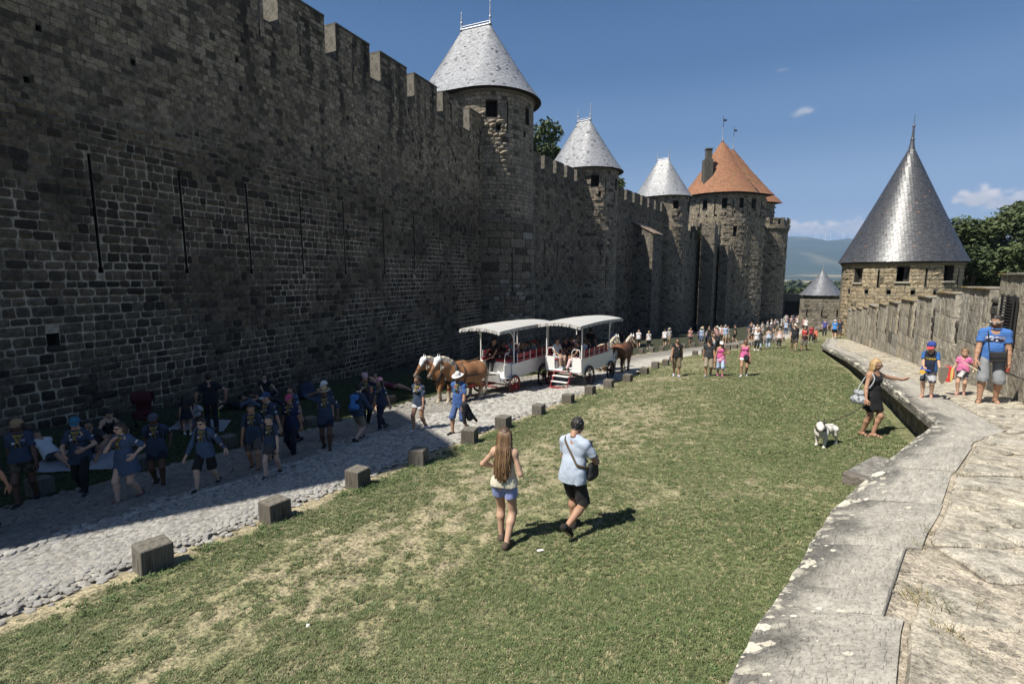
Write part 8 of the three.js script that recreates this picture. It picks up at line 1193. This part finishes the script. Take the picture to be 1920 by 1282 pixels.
  person({ label: 'man in white shirt beside a dark clad woman under the far wall', at: [12.29, 47.73], h: 1.8, px: 18, face: [.3, .95], walk: .4, skin: 'fair', hair: 'none', top: { col: [.64, .64, .65], sleeve: .5, hem: -.04, hang: true }, bottom: { col: [.20, .18, .14], len: 1.0, loose: 2 }, shoe: ['shoe', [.2, .2, .2]] });
  person({ label: 'woman in black with a rucksack beside the man in white under the far wall', at: [11.75, 48.0], h: 1.7, px: 18, sex: 'f', face: [.3, .95], walk: -.4, skin: 'tan', hair: 'black', long: .1, top: { col: [.02, .025, .05], sleeve: .5, hem: -.04, hang: true }, bottom: { col: [.02, .02, .02], len: 1.0 }, shoe: ['shoe', [.1, .1, .1]], pack: [.03, .04, .08] });
  person({ label: 'man in black shirt by the wall just past the brown horse', at: [11.0, 49.3], h: 1.8, px: 18, face: [.1, .99], skin: 'tan', hair: 'black', top: { col: [.015, .015, .017], sleeve: .5, hem: -.04, hang: true }, bottom: { col: [.02, .02, .024], len: 1.9 }, shoe: ['shoe', [.02, .02, .02]] });
  person({ label: 'person in blue shirt half hidden behind the ears of the brown horse', at: [10.2, 49.0], h: 1.65, px: 17, sex: 'f', face: [.2, .98], skin: 'fair', hair: 'dark', top: { col: [.06, .12, .40], sleeve: .5, hem: -.04, hang: true }, bottom: { col: [.02, .02, .024], len: 1.9 }, shoe: ['shoe', [.02, .02, .02]] });
}
// ---------- scouts on the shaded road ----------
{
  const BLUE = [.054, .088, .155], DEEP = [.034, .053, .092], NAVY = [.012, .015, .028], JEAN = [.018, .025, .05], KH = [.24, .20, .14], BLK = [.012, .012, .013];
  const P1 = [[-.035, .21, .026, .026, [.70, .70, .72]], [.038, .235, .04, .012, [.5, .52, .6]]], sh = (col, hem = -.10, sleeve = .72) => ({ col, sleeve, hem, hang: true, flare: .008, crease: .010, collar: col }), pants = (col, loose = .9) => ({ col, len: 1.93, loose }), sho = (col, len = .9, loose = 2) => ({ col, len, loose }), SH = (c = [.02, .02, .022], s = [.5, .5, .5]) => ['shoe', c, s];
  const S = (label, at, h, a, o) => person({ label, at, h, px: Math.min(90, 560 * h / at[1]), face: toCam(at, a), group: 'scouts walking along the shaded road', scarf: [], patches: P1, stripe: ['L'], shoe: SH(), ...o });
  S('walker cut off by the picture edge in black leggings and grey trainers', [-8.30, 7.42], 1.60, -.55, { walk: 1.1, sex: 'f', skin: 'tan', hair: 'black', top: sh([.02, .02, .024], -.05), bottom: pants(BLK, .5), shoe: SH([.05, .05, .055], [.5, .5, .5]), scarf: null, patches: null, stripe: null, pack: [.03, .03, .035] });
  S('girl scout in tan cap with long black hair and camouflage shorts', [-9.33, 9.07], 1.72, -.25, { walk: -.9, sex: 'f', skin: 'brown', hair: 'black', long: .22, hat: ['cap', [.30, .20, .11]], top: sh(DEEP, -.02), bottom: { tint: (x, y, z) => vnoise(x * 18, y * 18, z * 18) > .5 ? [.07, .06, .035] : [.02, .02, .015], len: .55, loose: 1.8 }, shoe: SH(BLK, [.6, .6, .6]) });
  S('girl scout in teal cap and dark leggings with arms folded forward', [-8.56, 9.44], 1.64, -.35, { walk: .9, sex: 'f', skin: 'fair', hair: 'black', long: .15, fall: 3, hat: ['cap', [.03, .13, .21]], head: [.25, .3], hands: { L: [.10, .62, .16], R: [-.08, .58, .18] }, elbow: { L: [.8, -.7, -.6], R: [-.8, -.7, -.6] }, top: sh(DEEP, -.11), bottom: pants(BLK, .4) });
  S('woman scout in sunglasses and oversized blue shirt with white socks', [-7.18, 8.84], 1.58, -.75, { walk: -.8, sex: 'f', bulk: 1.16, skin: 'pale', hair: 'dark', long: .16, shades: [.02, .02, .02], head: [-.2, .05], hands: { L: [.16, .60, .05], R: [-.03, .78, .13] }, elbow: { L: [.5, -.4, -1], R: [-.6, -.9, .1] }, top: { ...sh(BLUE, -.16, .95), flare: .02 }, bottom: sho(BLUE, .42, 1.6), shoe: SH([.16, .06, .06], [.6, .6, .6]), patches: null });
  S('scout with dark skin in grey cap holding one hand behind', [-7.24, 9.72], 1.57, -.2, { walk: .5, skin: 'brown', hair: 'black', hat: ['cap', [.06, .075, .10]], hands: { L: [.14, .55, -.06], R: [-.12, .5, -.08] }, top: sh(DEEP, -.10), bottom: sho(NAVY, .55), shoe: SH(BLK, [.6, .6, .6]), pack: [.02, .022, .03] });
  S('boy scout with black hair, sunglasses, long blue sleeves and black shorts', [-6.02, 9.36], 1.50, -.5, { walk: -1.25, sex: 'c', skin: 'pale', hair: 'black', shades: [.02, .02, .02], head: [-.1, .12], hands: { L: [.22, .47, -.12], R: [-.18, .50, .12] }, top: sh(BLUE, -.07, 1.85), bottom: sho(BLK, .95, 2.6), shoe: SH(BLK, [.12, .12, .12]), pack: [.018, .018, .02] });
  S('scout with sunglasses pushed up, beside the smaller girl in the bandana', [-5.66, 10.47], 1.56, -.15, { walk: .7, sex: 'c', skin: 'tan', hair: 'black', head: [.1, .1], top: sh(DEEP, -.10), bottom: sho([.09, .085, .075], .8, 2), pack: [.018, .018, .022] });
  S('small girl scout in dark bandana and grey skirt leading the group', [-5.02, 9.96], 1.36, -.35, { walk: -1.2, sex: 'c', skin: 'pale', hair: 'dark', hat: ['bandana', [.05, .06, .085]], head: [-.25, .02], top: sh(DEEP, -.05), bottom: { col: [.06, .058, .055], skirt: .62 }, shoe: SH(BLK, [.1, .1, .1]), pack: [.018, .018, .02] });
  S('scout in blue cap looking aside behind the first pair', [-5.68, 11.25], 1.70, -.8, { walk: .6, sex: 'f', skin: 'fair', hair: 'dark', pony: true, hat: ['cap', [.03, .05, .15], [.35, .36, .40]], top: sh(DEEP, -.08), bottom: sho(NAVY, .9), pack: [.02, .03, .05] });
  S('girl scout in bright pink cap and dark trousers', [-5.33, 11.62], 1.58, -.55, { walk: .5, sex: 'f', skin: 'tan', hair: 'black', long: .18, hat: ['cap', [.42, .07, .15]], head: [.3, .1], top: sh([.016, .025, .07], -.09), bottom: pants(NAVY) });
  S('girl scout with loose long brown hair behind the pink cap', [-5.85, 13.0], 1.68, -1.2, { walk: .5, sex: 'f', skin: 'fair', hair: 'dark', long: .26, top: sh(BLUE, -.08), bottom: pants(NAVY) });
  S('scout holding the brim of a straw hat with one raised arm', [-4.63, 11.95], 1.68, -.1, { walk: .8, skin: 'brown', hair: 'black', hat: ['hat', [.42, .33, .19], [.25, .19, .10]], hands: { L: [.17, .53, .02], R: [-.10, .92, .08] }, elbow: { L: [.5, -.3, -1], R: [-1, .1, .1] }, top: sh(DEEP, -.09, 1.3), bottom: sho(NAVY, .55, 2), shoe: SH(BLK, [.12, .12, .12]) });
  S('scout in white cap just behind the straw hat', [-5.1, 13.2], 1.72, -.3, { walk: -.7, sex: 'f', skin: 'fair', hair: 'dark', hat: ['cap', [.62, .62, .60]], top: sh(DEEP, -.06), bottom: sho(NAVY, .8) });
  S('scout walking away with a bright blue rucksack and khaki shorts', [-4.12, 12.85], 1.66, 2.5, { walk: 1.1, sex: 'c', skin: 'pale', hair: 'black', lean: .16, hands: { L: [.14, .5, .12], R: [-.2, .52, .16] }, top: sh(DEEP, -.06, 1.8), bottom: sho(KH, .85, 2.2), pack: [.05, .17, .42], scarf: null, patches: null });
  S('scout in pale pink cap lifting one forearm, dark trousers', [-4.55, 15.0], 1.74, .2, { walk: -.5, sex: 'f', skin: 'fair', hair: 'black', long: .14, hat: ['cap', [.50, .33, .35]], hands: { L: [.14, .86, .08], R: [-.15, .47, .04] }, elbow: { L: [.9, -.8, 0], R: [-.5, -.2, -1] }, top: sh([.014, .018, .04], -.06), bottom: pants(NAVY) });
  S('girl scout in rose cap and dark jeans turned half aside', [-3.83, 14.2], 1.62, -.9, { walk: .8, sex: 'f', skin: 'fair', hair: 'black', long: .12, hat: ['cap', [.55, .26, .33]], head: [-.4, .15], top: sh(DEEP, -.06), bottom: pants(JEAN), shoe: SH([.04, .05, .07], [.6, .6, .6]) });
  S('woman scout in sunglasses, white shorts and white trainers', [-2.65, 13.77], 1.66, -.55, { walk: -.9, sex: 'f', skin: 'tan', hair: 'dark', pony: true, shades: [.02, .02, .02], head: [-.3, .08], top: sh(DEEP, -.05, .9), bottom: sho([.55, .55, .55], .45, 1.6), shoe: SH([.55, .55, .55], [.6, .6, .6]) });
  const w18 = S('man in white hat and badge covered blue shirt with a dark jacket at his hip', [-1.43, 13.13], 1.74, -.55, { walk: -1.05, bulk: 1.05, skin: 'tan', hair: 'dark', beard: 'dark', hat: ['hat', [.66, .65, .62], [.75, .75, .73]], head: [-.15, .2], top: sh([.05, .11, .30], -.08), bottom: sho([.06, .10, .23], 1.08, 2.4), shoe: SH(BLK, [.02, .02, .02]), patches: [[-.04, .24, .03, .03, [.55, .12, .08]], [.045, .25, .03, .02, [.5, .4, .1]], [.06, .2, .025, .025, [.5, .35, .06]], [-.05, .19, .025, .03, [.05, .3, .35]], [.03, .16, .02, .02, [.45, .08, .08]]] });
  { const t = thing('jacket', 'dark jacket hanging in folds from the arm of the man in the white hat', 'jacket', w18.t.position.toArray(), w18.t.rotation.y), F = new Field([-.2, .2, -.8], [.7, 1.2, .4], .02), q = w18.J.L.wr.clone(); F.cap(q.clone().add(V(.02, .05, -.02)), q.clone().add(V(.10, -.32, -.16)), .09, .10, { k: .08 }); F.cap(q.clone().add(V(.04, 0, -.06)), q.clone().add(V(.16, -.48, -.42)), .07, .035, { k: .05 }); F.cap(q, q.clone().add(V(.04, -.42, .02)), .07, .04, { k: .05 }); F.each((f, x, y, z) => f - .018 * (fbm(x * 12, y * 5, z * 12, 2) - .5)); part('cloth', F.mesh(), cloth(.014, .016, .022), t); }

  // ---------- people resting on the bank under the wall ----------
  const R = (label, at, o) => person({ label, at, px: 34, group: 'people resting under the wall', ...o });
  const sit = (k = 1) => ({ seat: .14, feet: { L: [.08, 0, .36 * k, 0], R: [-.08, 0, .33 * k, 0] }, abs: true, lean: .18, hands: { L: [.14, .16, .24], R: [-.14, .16, .24] }, elbow: { L: [1, -.2, -.4], R: [-1, -.2, -.4] }, knee: .3 });
  person({ label: 'man in dark clothes with bright green trim standing by the wall', at: [-8.99, 14.41], h: 1.80, px: 62, face: [-.55, .83], bulk: 1.08, skin: 'tan', hair: 'black', crop: .5, hands: { L: [.20, .50, .03], R: [-.22, .54, -.02] }, elbow: { L: [1, 0, -.4], R: [1, 0, -.4].map((v, i) => i ? v : -v) }, top: { col: [.013, .014, .02], sleeve: .62, hem: -.06, hang: true, collar: [.4, .42, .4] }, bottom: { tint: (x) => Math.abs(x) > .185 ? [.30, .55, .05] : [.013, .014, .02], len: 1.92, loose: 1.6 }, shoe: ['shoe', [.02, .02, .02]] });
  R('woman in black sitting on the bank and writing', [-10.75, 12.74], { h: 1.66, px: 56, sex: 'f', face: [.8, -.3], skin: 'fair', hair: 'black', ...sit(), head: [0, .5], top: { col: BLK, bare: true, hem: 0, hang: true }, bottom: { col: BLK, len: 1.8, loose: 1.4 }, shoe: ['sandal', [.02, .02, .02]] });
  R('person in white shirt lying back on a pale blanket near the first post', [-10.95, 11.35], { h: 1.65, px: 50, face: [.9, -.2], skin: 'tan', hair: 'dark', seat: .13, lean: -.75, feet: { L: [.08, .0, .48, 0], R: [-.08, 0, .42, 0] }, abs: true, hands: { L: [.2, .06, -.18], R: [-.2, .06, -.18] }, top: { col: [.55, .55, .56], sleeve: .6, hem: -.03, hang: true }, bottom: { col: [.05, .05, .06], len: 1.0, loose: 2 } });
  R('person in dark trousers sitting with one bare foot forward on the blanket', [-10.5, 11.95], { h: 1.7, px: 50, face: [.5, -.85], skin: 'olive', hair: 'black', ...sit(.9), top: { col: [.03, .03, .035], sleeve: .6, hem: -.03, hang: true }, bottom: { col: [.05, .055, .07], len: 1.5, loose: 2 } });
  R('long haired girl in dark dress standing on the bank in white trainers', [-9.40, 13.9], { h: 1.18, px: 46, sex: 'c', face: [-.5, .86], skin: 'fair', hair: 'black', long: .22, top: { col: [.014, .017, .03], sleeve: .4, hem: -.12, hang: true, flare: .03 }, bottom: { col: [.014, .017, .03], len: .5 }, shoe: ['shoe', [.6, .6, .6]] });
  R('person in white shirt bending over a blanket behind the girl', [-9.75, 14.85], { h: 1.7, px: 44, face: [.2, -.97], skin: 'brown', hair: 'black', ...sit(), lean: .5, top: { col: [.56, .56, .60], sleeve: .6, hem: -.03, hang: true }, bottom: { col: [.5, .5, .53], len: 1.5, loose: 2 } });
  R('person lying on the bank in dark clothes with arms behind the head', [-9.45, 16.7], { h: 1.7, px: 40, sex: 'f', face: [.85, .5], skin: 'fair', hair: 'black', seat: .12, lean: -1.25, feet: { L: [.08, 0, .46, 0], R: [-.08, 0, .4, 0] }, abs: true, hands: { L: [.1, .12, -.45], R: [-.1, .12, -.45] }, top: { col: BLK, sleeve: .3, hem: -.03, hang: true }, bottom: { col: [.10, .13, .18], len: 1.9 }, shoe: ['shoe', [.02, .02, .02]] });
  R('second person lying beside the first on the bank', [-8.95, 17.3], { h: 1.72, px: 40, face: [.85, .5], skin: 'tan', hair: 'black', seat: .12, lean: -1.2, feet: { L: [.08, 0, .46, 0], R: [-.08, 0, .4, 0] }, abs: true, hands: { L: [.14, .2, -.1], R: [-.14, .2, -.1] }, top: { col: [.02, .02, .024], sleeve: .6, hem: -.03, hang: true }, bottom: { col: [.03, .03, .04], len: 1.9 }, shoe: ['shoe', [.02, .02, .02]] });
  R('person in black leaning against the foot of the wall reading', [-9.75, 19.2], { h: 1.75, px: 36, face: [.75, -.66], skin: 'fair', hair: 'black', ...sit(), lean: -.2, top: { col: BLK, sleeve: .6, hem: -.03, hang: true }, bottom: { col: [.03, .035, .05], len: 1.9, loose: 1.2 }, shoe: ['shoe', [.02, .02, .02]] });
  R('seated girl in turquoise top with dark bun near the wall', [-5.95, 21.2], { h: 1.62, px: 34, sex: 'f', face: [.2, -.98], skin: 'fair', hair: 'black', ...sit(), top: { col: [.07, .26, .26], bare: true, hem: 0, hang: true }, bottom: { col: BLK, len: 1.0 } });
  R('woman lying on her front with bare raised legs near the wall', [-5.3, 21.9], { h: 1.65, px: 34, sex: 'f', face: [-.9, .2], skin: 'pale', hair: 'dark', seat: .14, lean: 1.35, feet: { L: [.06, .10, -.40, 0], R: [-.06, .04, -.42, 0] }, abs: true, hands: { L: [.1, .03, .4], R: [-.1, .03, .4] }, top: { col: [.16, .03, .06], sleeve: .3, hem: -.03, hang: true }, bottom: { col: [.2, .16, .1], len: .4 } });
  R('person crouched in dark clothes beside the pale pink cap', [-5.5, 18.9], { h: 1.6, px: 34, face: [.3, -.95], skin: 'tan', hair: 'black', ...sit(), top: { col: [.03, .04, .08], sleeve: .6, hem: -.03, hang: true }, bottom: { col: BLK, len: 1.9 } });
  const rug = (label, x, d, w2, l, turn) => { const g = new THREE.PlaneGeometry(w2, l, 14, 14), a = g.attributes.position; for (let i = 0; i < a.count; i++) a.setZ(i, .05 * fbm(a.getX(i) * 3 + x, a.getY(i) * 3, 3, 3)); g.rotateX(-Math.PI / 2); g.rotateY(turn); for (let i = 0; i < a.count; i++) a.setY(i, a.getY(i) + groundY(x + a.getX(i), d - a.getZ(i)) - groundY(x, d)); g.computeVertexNormals(); part('cloth', g, std({ color: lin(.30, .30, .32), side: THREE.DoubleSide }), thing('blanket', label, 'blanket', [x, groundY(x, d) + .01, -d])); };
  rug('crumpled pale blanket under the people near the first post', -10.4, 11.5, 1.5, 1.3, .4); rug('pale blanket behind the long haired girl', -9.5, 14.7, 1.4, 1.0, .3);
  { // folding pushchair, rucksack on the grass
    const t = thing('pushchair', 'dark red pushchair parked against the wall', 'pushchair', [-10.53, groundY(-10.53, 13.74), -13.74], .4), F = new Field([-.4, .2, -.5], [.4, 1.2, .5], .018); F.cap(V(-.14, .95, -.1), V(.14, .95, -.1), .20, .20, { k: .05, lim: (x, y, z) => Math.max(.82 - y, -(Math.hypot(y - .95, z + .1) - .16)) }); F.cap(V(-.14, .50, .0), V(.14, .5, .0), .09, .09, { k: .05 }); F.cap(V(-.14, .55, -.16), V(.14, .95, -.26).setX(-.14), .05, .05, { k: .05 }); F.cap(V(-.1, .55, -.16), V(-.1, .95, -.26), .08, .08, { k: .05 }); F.cap(V(.1, .55, -.16), V(.1, .95, -.26), .08, .08, { k: .05 }); F.cap(V(0, .55, -.16), V(0, .95, -.26), .08, .08, { k: .05 }); F.cap(V(-.1, .42, .1), V(.1, .42, .25), .06, .06, { k: .05 }); part('seat', F.mesh(), cloth(.06, .008, .012), t); const fr = []; for (const s of [-1, 1]) fr.push(rod(V(s * .24, .08, .38), V(s * .24, .98, -.38), .014), rod(V(s * .24, .08, -.34), V(s * .24, .6, .1), .014)); fr.push(rod(V(-.24, .98, -.38), V(.24, .98, -.38), .016)); part('frame', merged(fr), M.iron, t); for (const s of [-1, 1]) for (const z of [.38, -.34]) { const w2 = new THREE.TorusGeometry(.075, .022, 8, 18); w2.rotateY(Math.PI / 2); w2.translate(s * .26, .09, z); part('wheel', w2, M.leather, t); }
    const b = thing('rucksack', 'large dark blue rucksack lying on the bank beside the long haired scout', 'rucksack', [-8.0, groundY(-8, 18.9), -18.9], .3), G = new Field([-.5, -.1, -.5], [.5, .9, .5], .02); G.cap(V(-.12, .2, 0), V(.12, .2, 0), .22, .22, { k: .1 }); G.cap(V(-.1, .42, -.05), V(.1, .42, -.05), .19, .19, { k: .1 }); G.cap(V(-.1, .15, .2), V(.1, .15, .2), .12, .12, { k: .05 }); part('bag', G.mesh(), cloth(.025, .035, .07), b); part('strap', tube([V(-.15, .5, .12), V(-.2, .3, .25), V(-.15, .1, .22)], .02, 10, 5), M.leather, b);
  }
}
// ---------- horse carriages with their passengers ----------
{
  const c1 = carriage({ at: [-.05, 22.1], face: [-.54, -.84], label: 'white canopied carriage drawn toward the viewer by two chestnut horses', redWheels: false, pitch: .0 });
  const c2 = carriage({ at: [3.33, 23.06], face: [.55, .835], label: 'white canopied carriage driving away with red entry steps at its back', steps: true, redWheels: true });
  const hf = [-.75, -.66], A = horse({ at: [-2.50, 19.55], face: hf, label: 'chestnut draught horse in white ear bonnet, on the wall side of the pair', bonnet: true, yaw: -.12, step: .9 }), B = horse({ at: [-1.86, 18.88], face: hf, label: 'chestnut draught horse in white ear bonnet, nearer the lawn in the pair', bonnet: true, yaw: -.1, step: -.9 });
  horse({ at: [6.0, 26.5], face: [.55, .83], label: 'red brown horse with pale tail seen from behind, pulling the second carriage', tone: [.14, .052, .02], step: 1, yaw: -.2 }); horse({ at: [5.35, 27.55], face: [.55, .83], label: 'pale maned horse at the far side of the second carriage', tone: [.42, .34, .24], step: -1, yaw: -.3 });
  const P0 = (c, label, x, z, face, o) => { const at = c.at(x, z); return person({ label, at, h: o.h ?? 1.66, px: 34, flat: true, face: c.dir(...face), y: () => c.y + c.floor + .04, seat: .50, feet: { L: [.06, 0, .24, 0], R: [-.06, 0, .22, 0] }, abs: true, lean: .05, hands: { L: [.10, .34, .22], R: [-.10, .34, .22] }, elbow: { L: [.7, -.6, -.5], R: [-.7, -.6, -.5] }, group: 'carriage passengers', shoe: ['shoe', [.03, .03, .03]], ...o }); };
  const dr = P0(c1, 'driver in black shirt and cap holding the reins of the first carriage', -.15, 1.05, [0, 1], { h: 1.8, seat: .74, skin: 'tan', hair: 'black', hat: ['cap', [.012, .012, .012]], shades: [.01, .01, .01], top: { col: [.013, .013, .014], sleeve: .7, hem: -.02 }, bottom: { col: [.014, .014, .016], len: 1.9 }, hands: { L: [.13, .44, .27], R: [-.13, .44, .27] }, hold: { L: 'grip', R: 'grip' }, group: null });
  const rn = (l, a, b) => { const w = thing('rein', l, 'rein', a.toArray()), q = b.clone().sub(a); part('strap', tube([V(0, 0, 0), q.clone().multiplyScalar(.5).add(V(0, -.12, 0)), q], .012, 20, 5), std({ color: lin(.22, .13, .07) }), w); };
  const hw = (H2, v) => v.clone().applyAxisAngle(V(0, 1, 0), H2.t.rotation.y).add(H2.t.position), hd = (s) => dr.world(dr.J[s].wr.clone().add(V(0, -.03, .06)));
  rn('tan rein from the driver to the horse on the wall side', hd('R'), hw(A, V(-.1, 1.62, -.1))); rn('tan rein from the driver to the horse nearer the lawn', hd('L'), hw(B, V(.1, 1.62, -.1)));
  const tk = (col, sleeve = .6) => ({ col, sleeve, hem: -.02 });
  const Q = [
    [c1, 'passenger in navy shirt on the near bench behind the driver', .60, .55, [-1, .25], { skin: 'tan', hair: 'black', top: tk([.03, .04, .13]) }], [c1, 'blonde woman passenger leaning on the rail of the first carriage', .60, .0, [-.9, .5], { sex: 'f', skin: 'fair', hair: 'light', long: .1, top: tk([.10, .06, .05], .3) }], [c1, 'man passenger in grey shirt resting an arm on the rail', .60, -.55, [-.9, .4], { skin: 'tan', hair: 'dark', top: tk([.07, .07, .075]) }], [c1, 'passenger in red cap and checked shirt on the first carriage', .60, -1.1, [-.9, .4], { skin: 'fair', hair: 'dark', hat: ['cap', [.35, .03, .04]], top: tk([.20, .23, .28]) }], [c1, 'passenger in tan top at the rear corner of the first carriage', .60, -1.6, [-.9, .4], { sex: 'f', skin: 'tan', hair: 'dark', long: .1, top: tk([.20, .15, .11]) }],
    [c1, 'dark clothed passenger on the far bench just behind the driver', -.60, .45, [1, 0], { skin: 'tan', hair: 'black', top: tk([.02, .02, .022]) }], [c1, 'dark haired passenger in the middle of the far bench of the first carriage', -.60, -.2, [1, 0], { sex: 'f', skin: 'tan', hair: 'black', top: tk([.03, .025, .03]) }], [c1, 'passenger in pale blue at the end of the far bench of the first carriage', -.60, -.95, [1, 0], { skin: 'fair', hair: 'dark', top: tk([.3, .4, .52]) }],
    [c2, 'woman in pink trousers sitting at the rear corner by the red steps', -.60, -1.62, [1, -.35], { sex: 'f', skin: 'tan', hair: 'dark', pony: true, top: tk([.03, .03, .032], .2), bottom: { col: [.62, .42, .42], len: 1.9 }, feet: { L: [.2, 0, .30, 0], R: [.05, 0, .30, 0] } }], [c2, 'man in brown hat and white shirt on the far bench of the second carriage', -.60, -1.1, [1, 0], { h: 1.76, skin: 'tan', hair: 'dark', hat: ['hat', [.20, .13, .07]], top: tk([.56, .57, .60]) }], [c2, 'man in white shirt and grey shorts by the steps of the second carriage', .58, -1.55, [-1, -.3], { h: 1.76, skin: 'fair', hair: 'dark', top: tk([.62, .63, .66]), bottom: { col: [.42, .42, .44], len: .95, loose: 2 }, shoe: ['shoe', [.25, .29, .33]] }], [c2, 'passenger in patterned dark top between the hat and the white shirt', -.60, -.6, [1, 0], { sex: 'f', skin: 'tan', hair: 'black', top: tk([.04, .03, .03]) }], [c2, 'dark dressed passenger on the near bench, middle of the second carriage', .60, -.75, [-1, 0], { skin: 'tan', hair: 'black', top: tk([.018, .018, .02]) }], [c2, 'dark haired passenger next forward on the near bench of the second carriage', .60, -.15, [-1, 0], { sex: 'f', skin: 'tan', hair: 'black', top: tk([.02, .02, .03]) }], [c2, 'passenger in white at the front of the near bench of the second carriage', .60, .55, [-1, 0], { skin: 'fair', hair: 'dark', top: tk([.6, .6, .62]) }], [c2, 'driver in black on the box of the second carriage', .1, 1.05, [0, 1], { h: 1.78, seat: .74, skin: 'tan', hair: 'black', top: tk([.014, .014, .015]) }],
  ];
  for (const [c, l, x, z, f, o] of Q) P0(c, l, x, z, f, { bottom: { col: [.03, .035, .05], len: 1.5, loose: 1 }, ...o });
}
// ---------- the crowd further down the road, toward the gate ----------
{
  const r = RNG(404), protos = [], shirts = [['pale grey', [.42, .42, .43]], ['black', [.018, .018, .02]], ['pale blue', [.30, .40, .55]], ['dark blue', [.03, .05, .14]], ['grey', [.34, .34, .35]], ['charcoal', [.05, .05, .055]], ['white', [.6, .6, .6]], ['salmon', [.42, .24, .22]]], legs = [['dark trousers', [.02, .022, .03], 1.9], ['tan shorts', [.25, .21, .15], 1.0], ['black shorts', [.015, .015, .016], .8], ['blue jeans', [.06, .09, .16], 1.9]];
  const G = 'distant people in the crowd by the gate', spots = [];
  for (let i = 0; i < 92; i++) { const d = 50 + 56 * Math.pow(r(), .75), a = xAt(ROAD_L, d), b = xAt(ROAD_R, d); spots.push([mix(a - 1.5, b + .5, r()), d]); }
  for (let i = 0; i < 24; i++) spots.push([15.5 + r() * 9, 44.5 + r() * 6]);
  for (let i = 0; i < 20; i++) spots.push([56 + r() * 10, 98 + r() * 14]);
  spots.forEach(([x, d], i) => {
    const k = i % 24, tt = (x - xAt(ROAD_L, d)) / (xAt(ROAD_R, d) - xAt(ROAD_L, d)), zone = ['beside the far posts', 'below the ruined walls', 'by the round tower', 'by the gateway'][d < 52 ? 0 : d < 70 ? 1 : d < 90 ? 2 : 3] + [', wall side', ', middle of the road', ', lawn side'][tt < .3 ? 0 : tt < .7 ? 1 : 2], face = r() < .6 ? toCam([x, d], (r() - .5) * 1.2) : [.6 + (r() - .5) * .6, .8], s = shirts[(k * 3 + 1) % 8], l = legs[(k * 5 + (k >> 2)) % 4], lab = ['man', 'woman', 'man', 'woman', 'child'][k % 5] + ' in ' + s[0] + ' top and ' + l[0] + ' ' + zone;
    if (!protos[k]) { const p = person({ label: lab, at: [x, d], h: k % 5 === 4 ? 1.3 : 1.58 + .2 * r(), px: 12, sex: ['m', 'f', 'm', 'f', 'c'][k % 5], face, walk: (k % 3 - 1) * .7, skin: ['fair', 'tan', 'olive', 'fair'][k % 4], hair: ['dark', 'black', 'brown', 'blonde', 'dark', 'grey'][k % 6], long: k % 5 === 1 ? .14 : 0, hat: k % 7 === 3 ? ['hat', [.55, .5, .4]] : k % 7 === 5 ? ['cap', [.6, .6, .6]] : null, top: { col: s[1], sleeve: .5, hem: -.05, hang: true }, bottom: { col: l[1], len: l[2], loose: 1.5 }, group: G }); protos[k] = p.t; }
    else { const c = copy(protos[k], 'person', lab); c.position.set(x, groundY(x, d), -d); c.rotation.y = Math.atan2(face[0], -face[1]); const q = .94 + .12 * r(); c.scale.set(q, q, q); }
  });
  // scraps on the turf
  const lit = (label, x, d, s) => { const t = thing('paper_scrap', label, 'litter', [x, groundY(x, d) + .02, -d], r() * 3), g = new THREE.PlaneGeometry(s * 1.6, s, 4, 3), a = g.attributes.position; for (let i = 0; i < a.count; i++) a.setZ(i, .3 * s * r()); g.rotateX(-Math.PI / 2); g.computeVertexNormals(); part('paper', g, std({ color: lin(.6, .58, .55), side: THREE.DoubleSide }), t); };
  lit('white crumpled paper on the turf just below the walking couple', .35, 5.75, .05); lit('small white scrap on the dry turf toward the road posts', -2.0, 4.45, .03);
}
renderer.render(scene, camera);
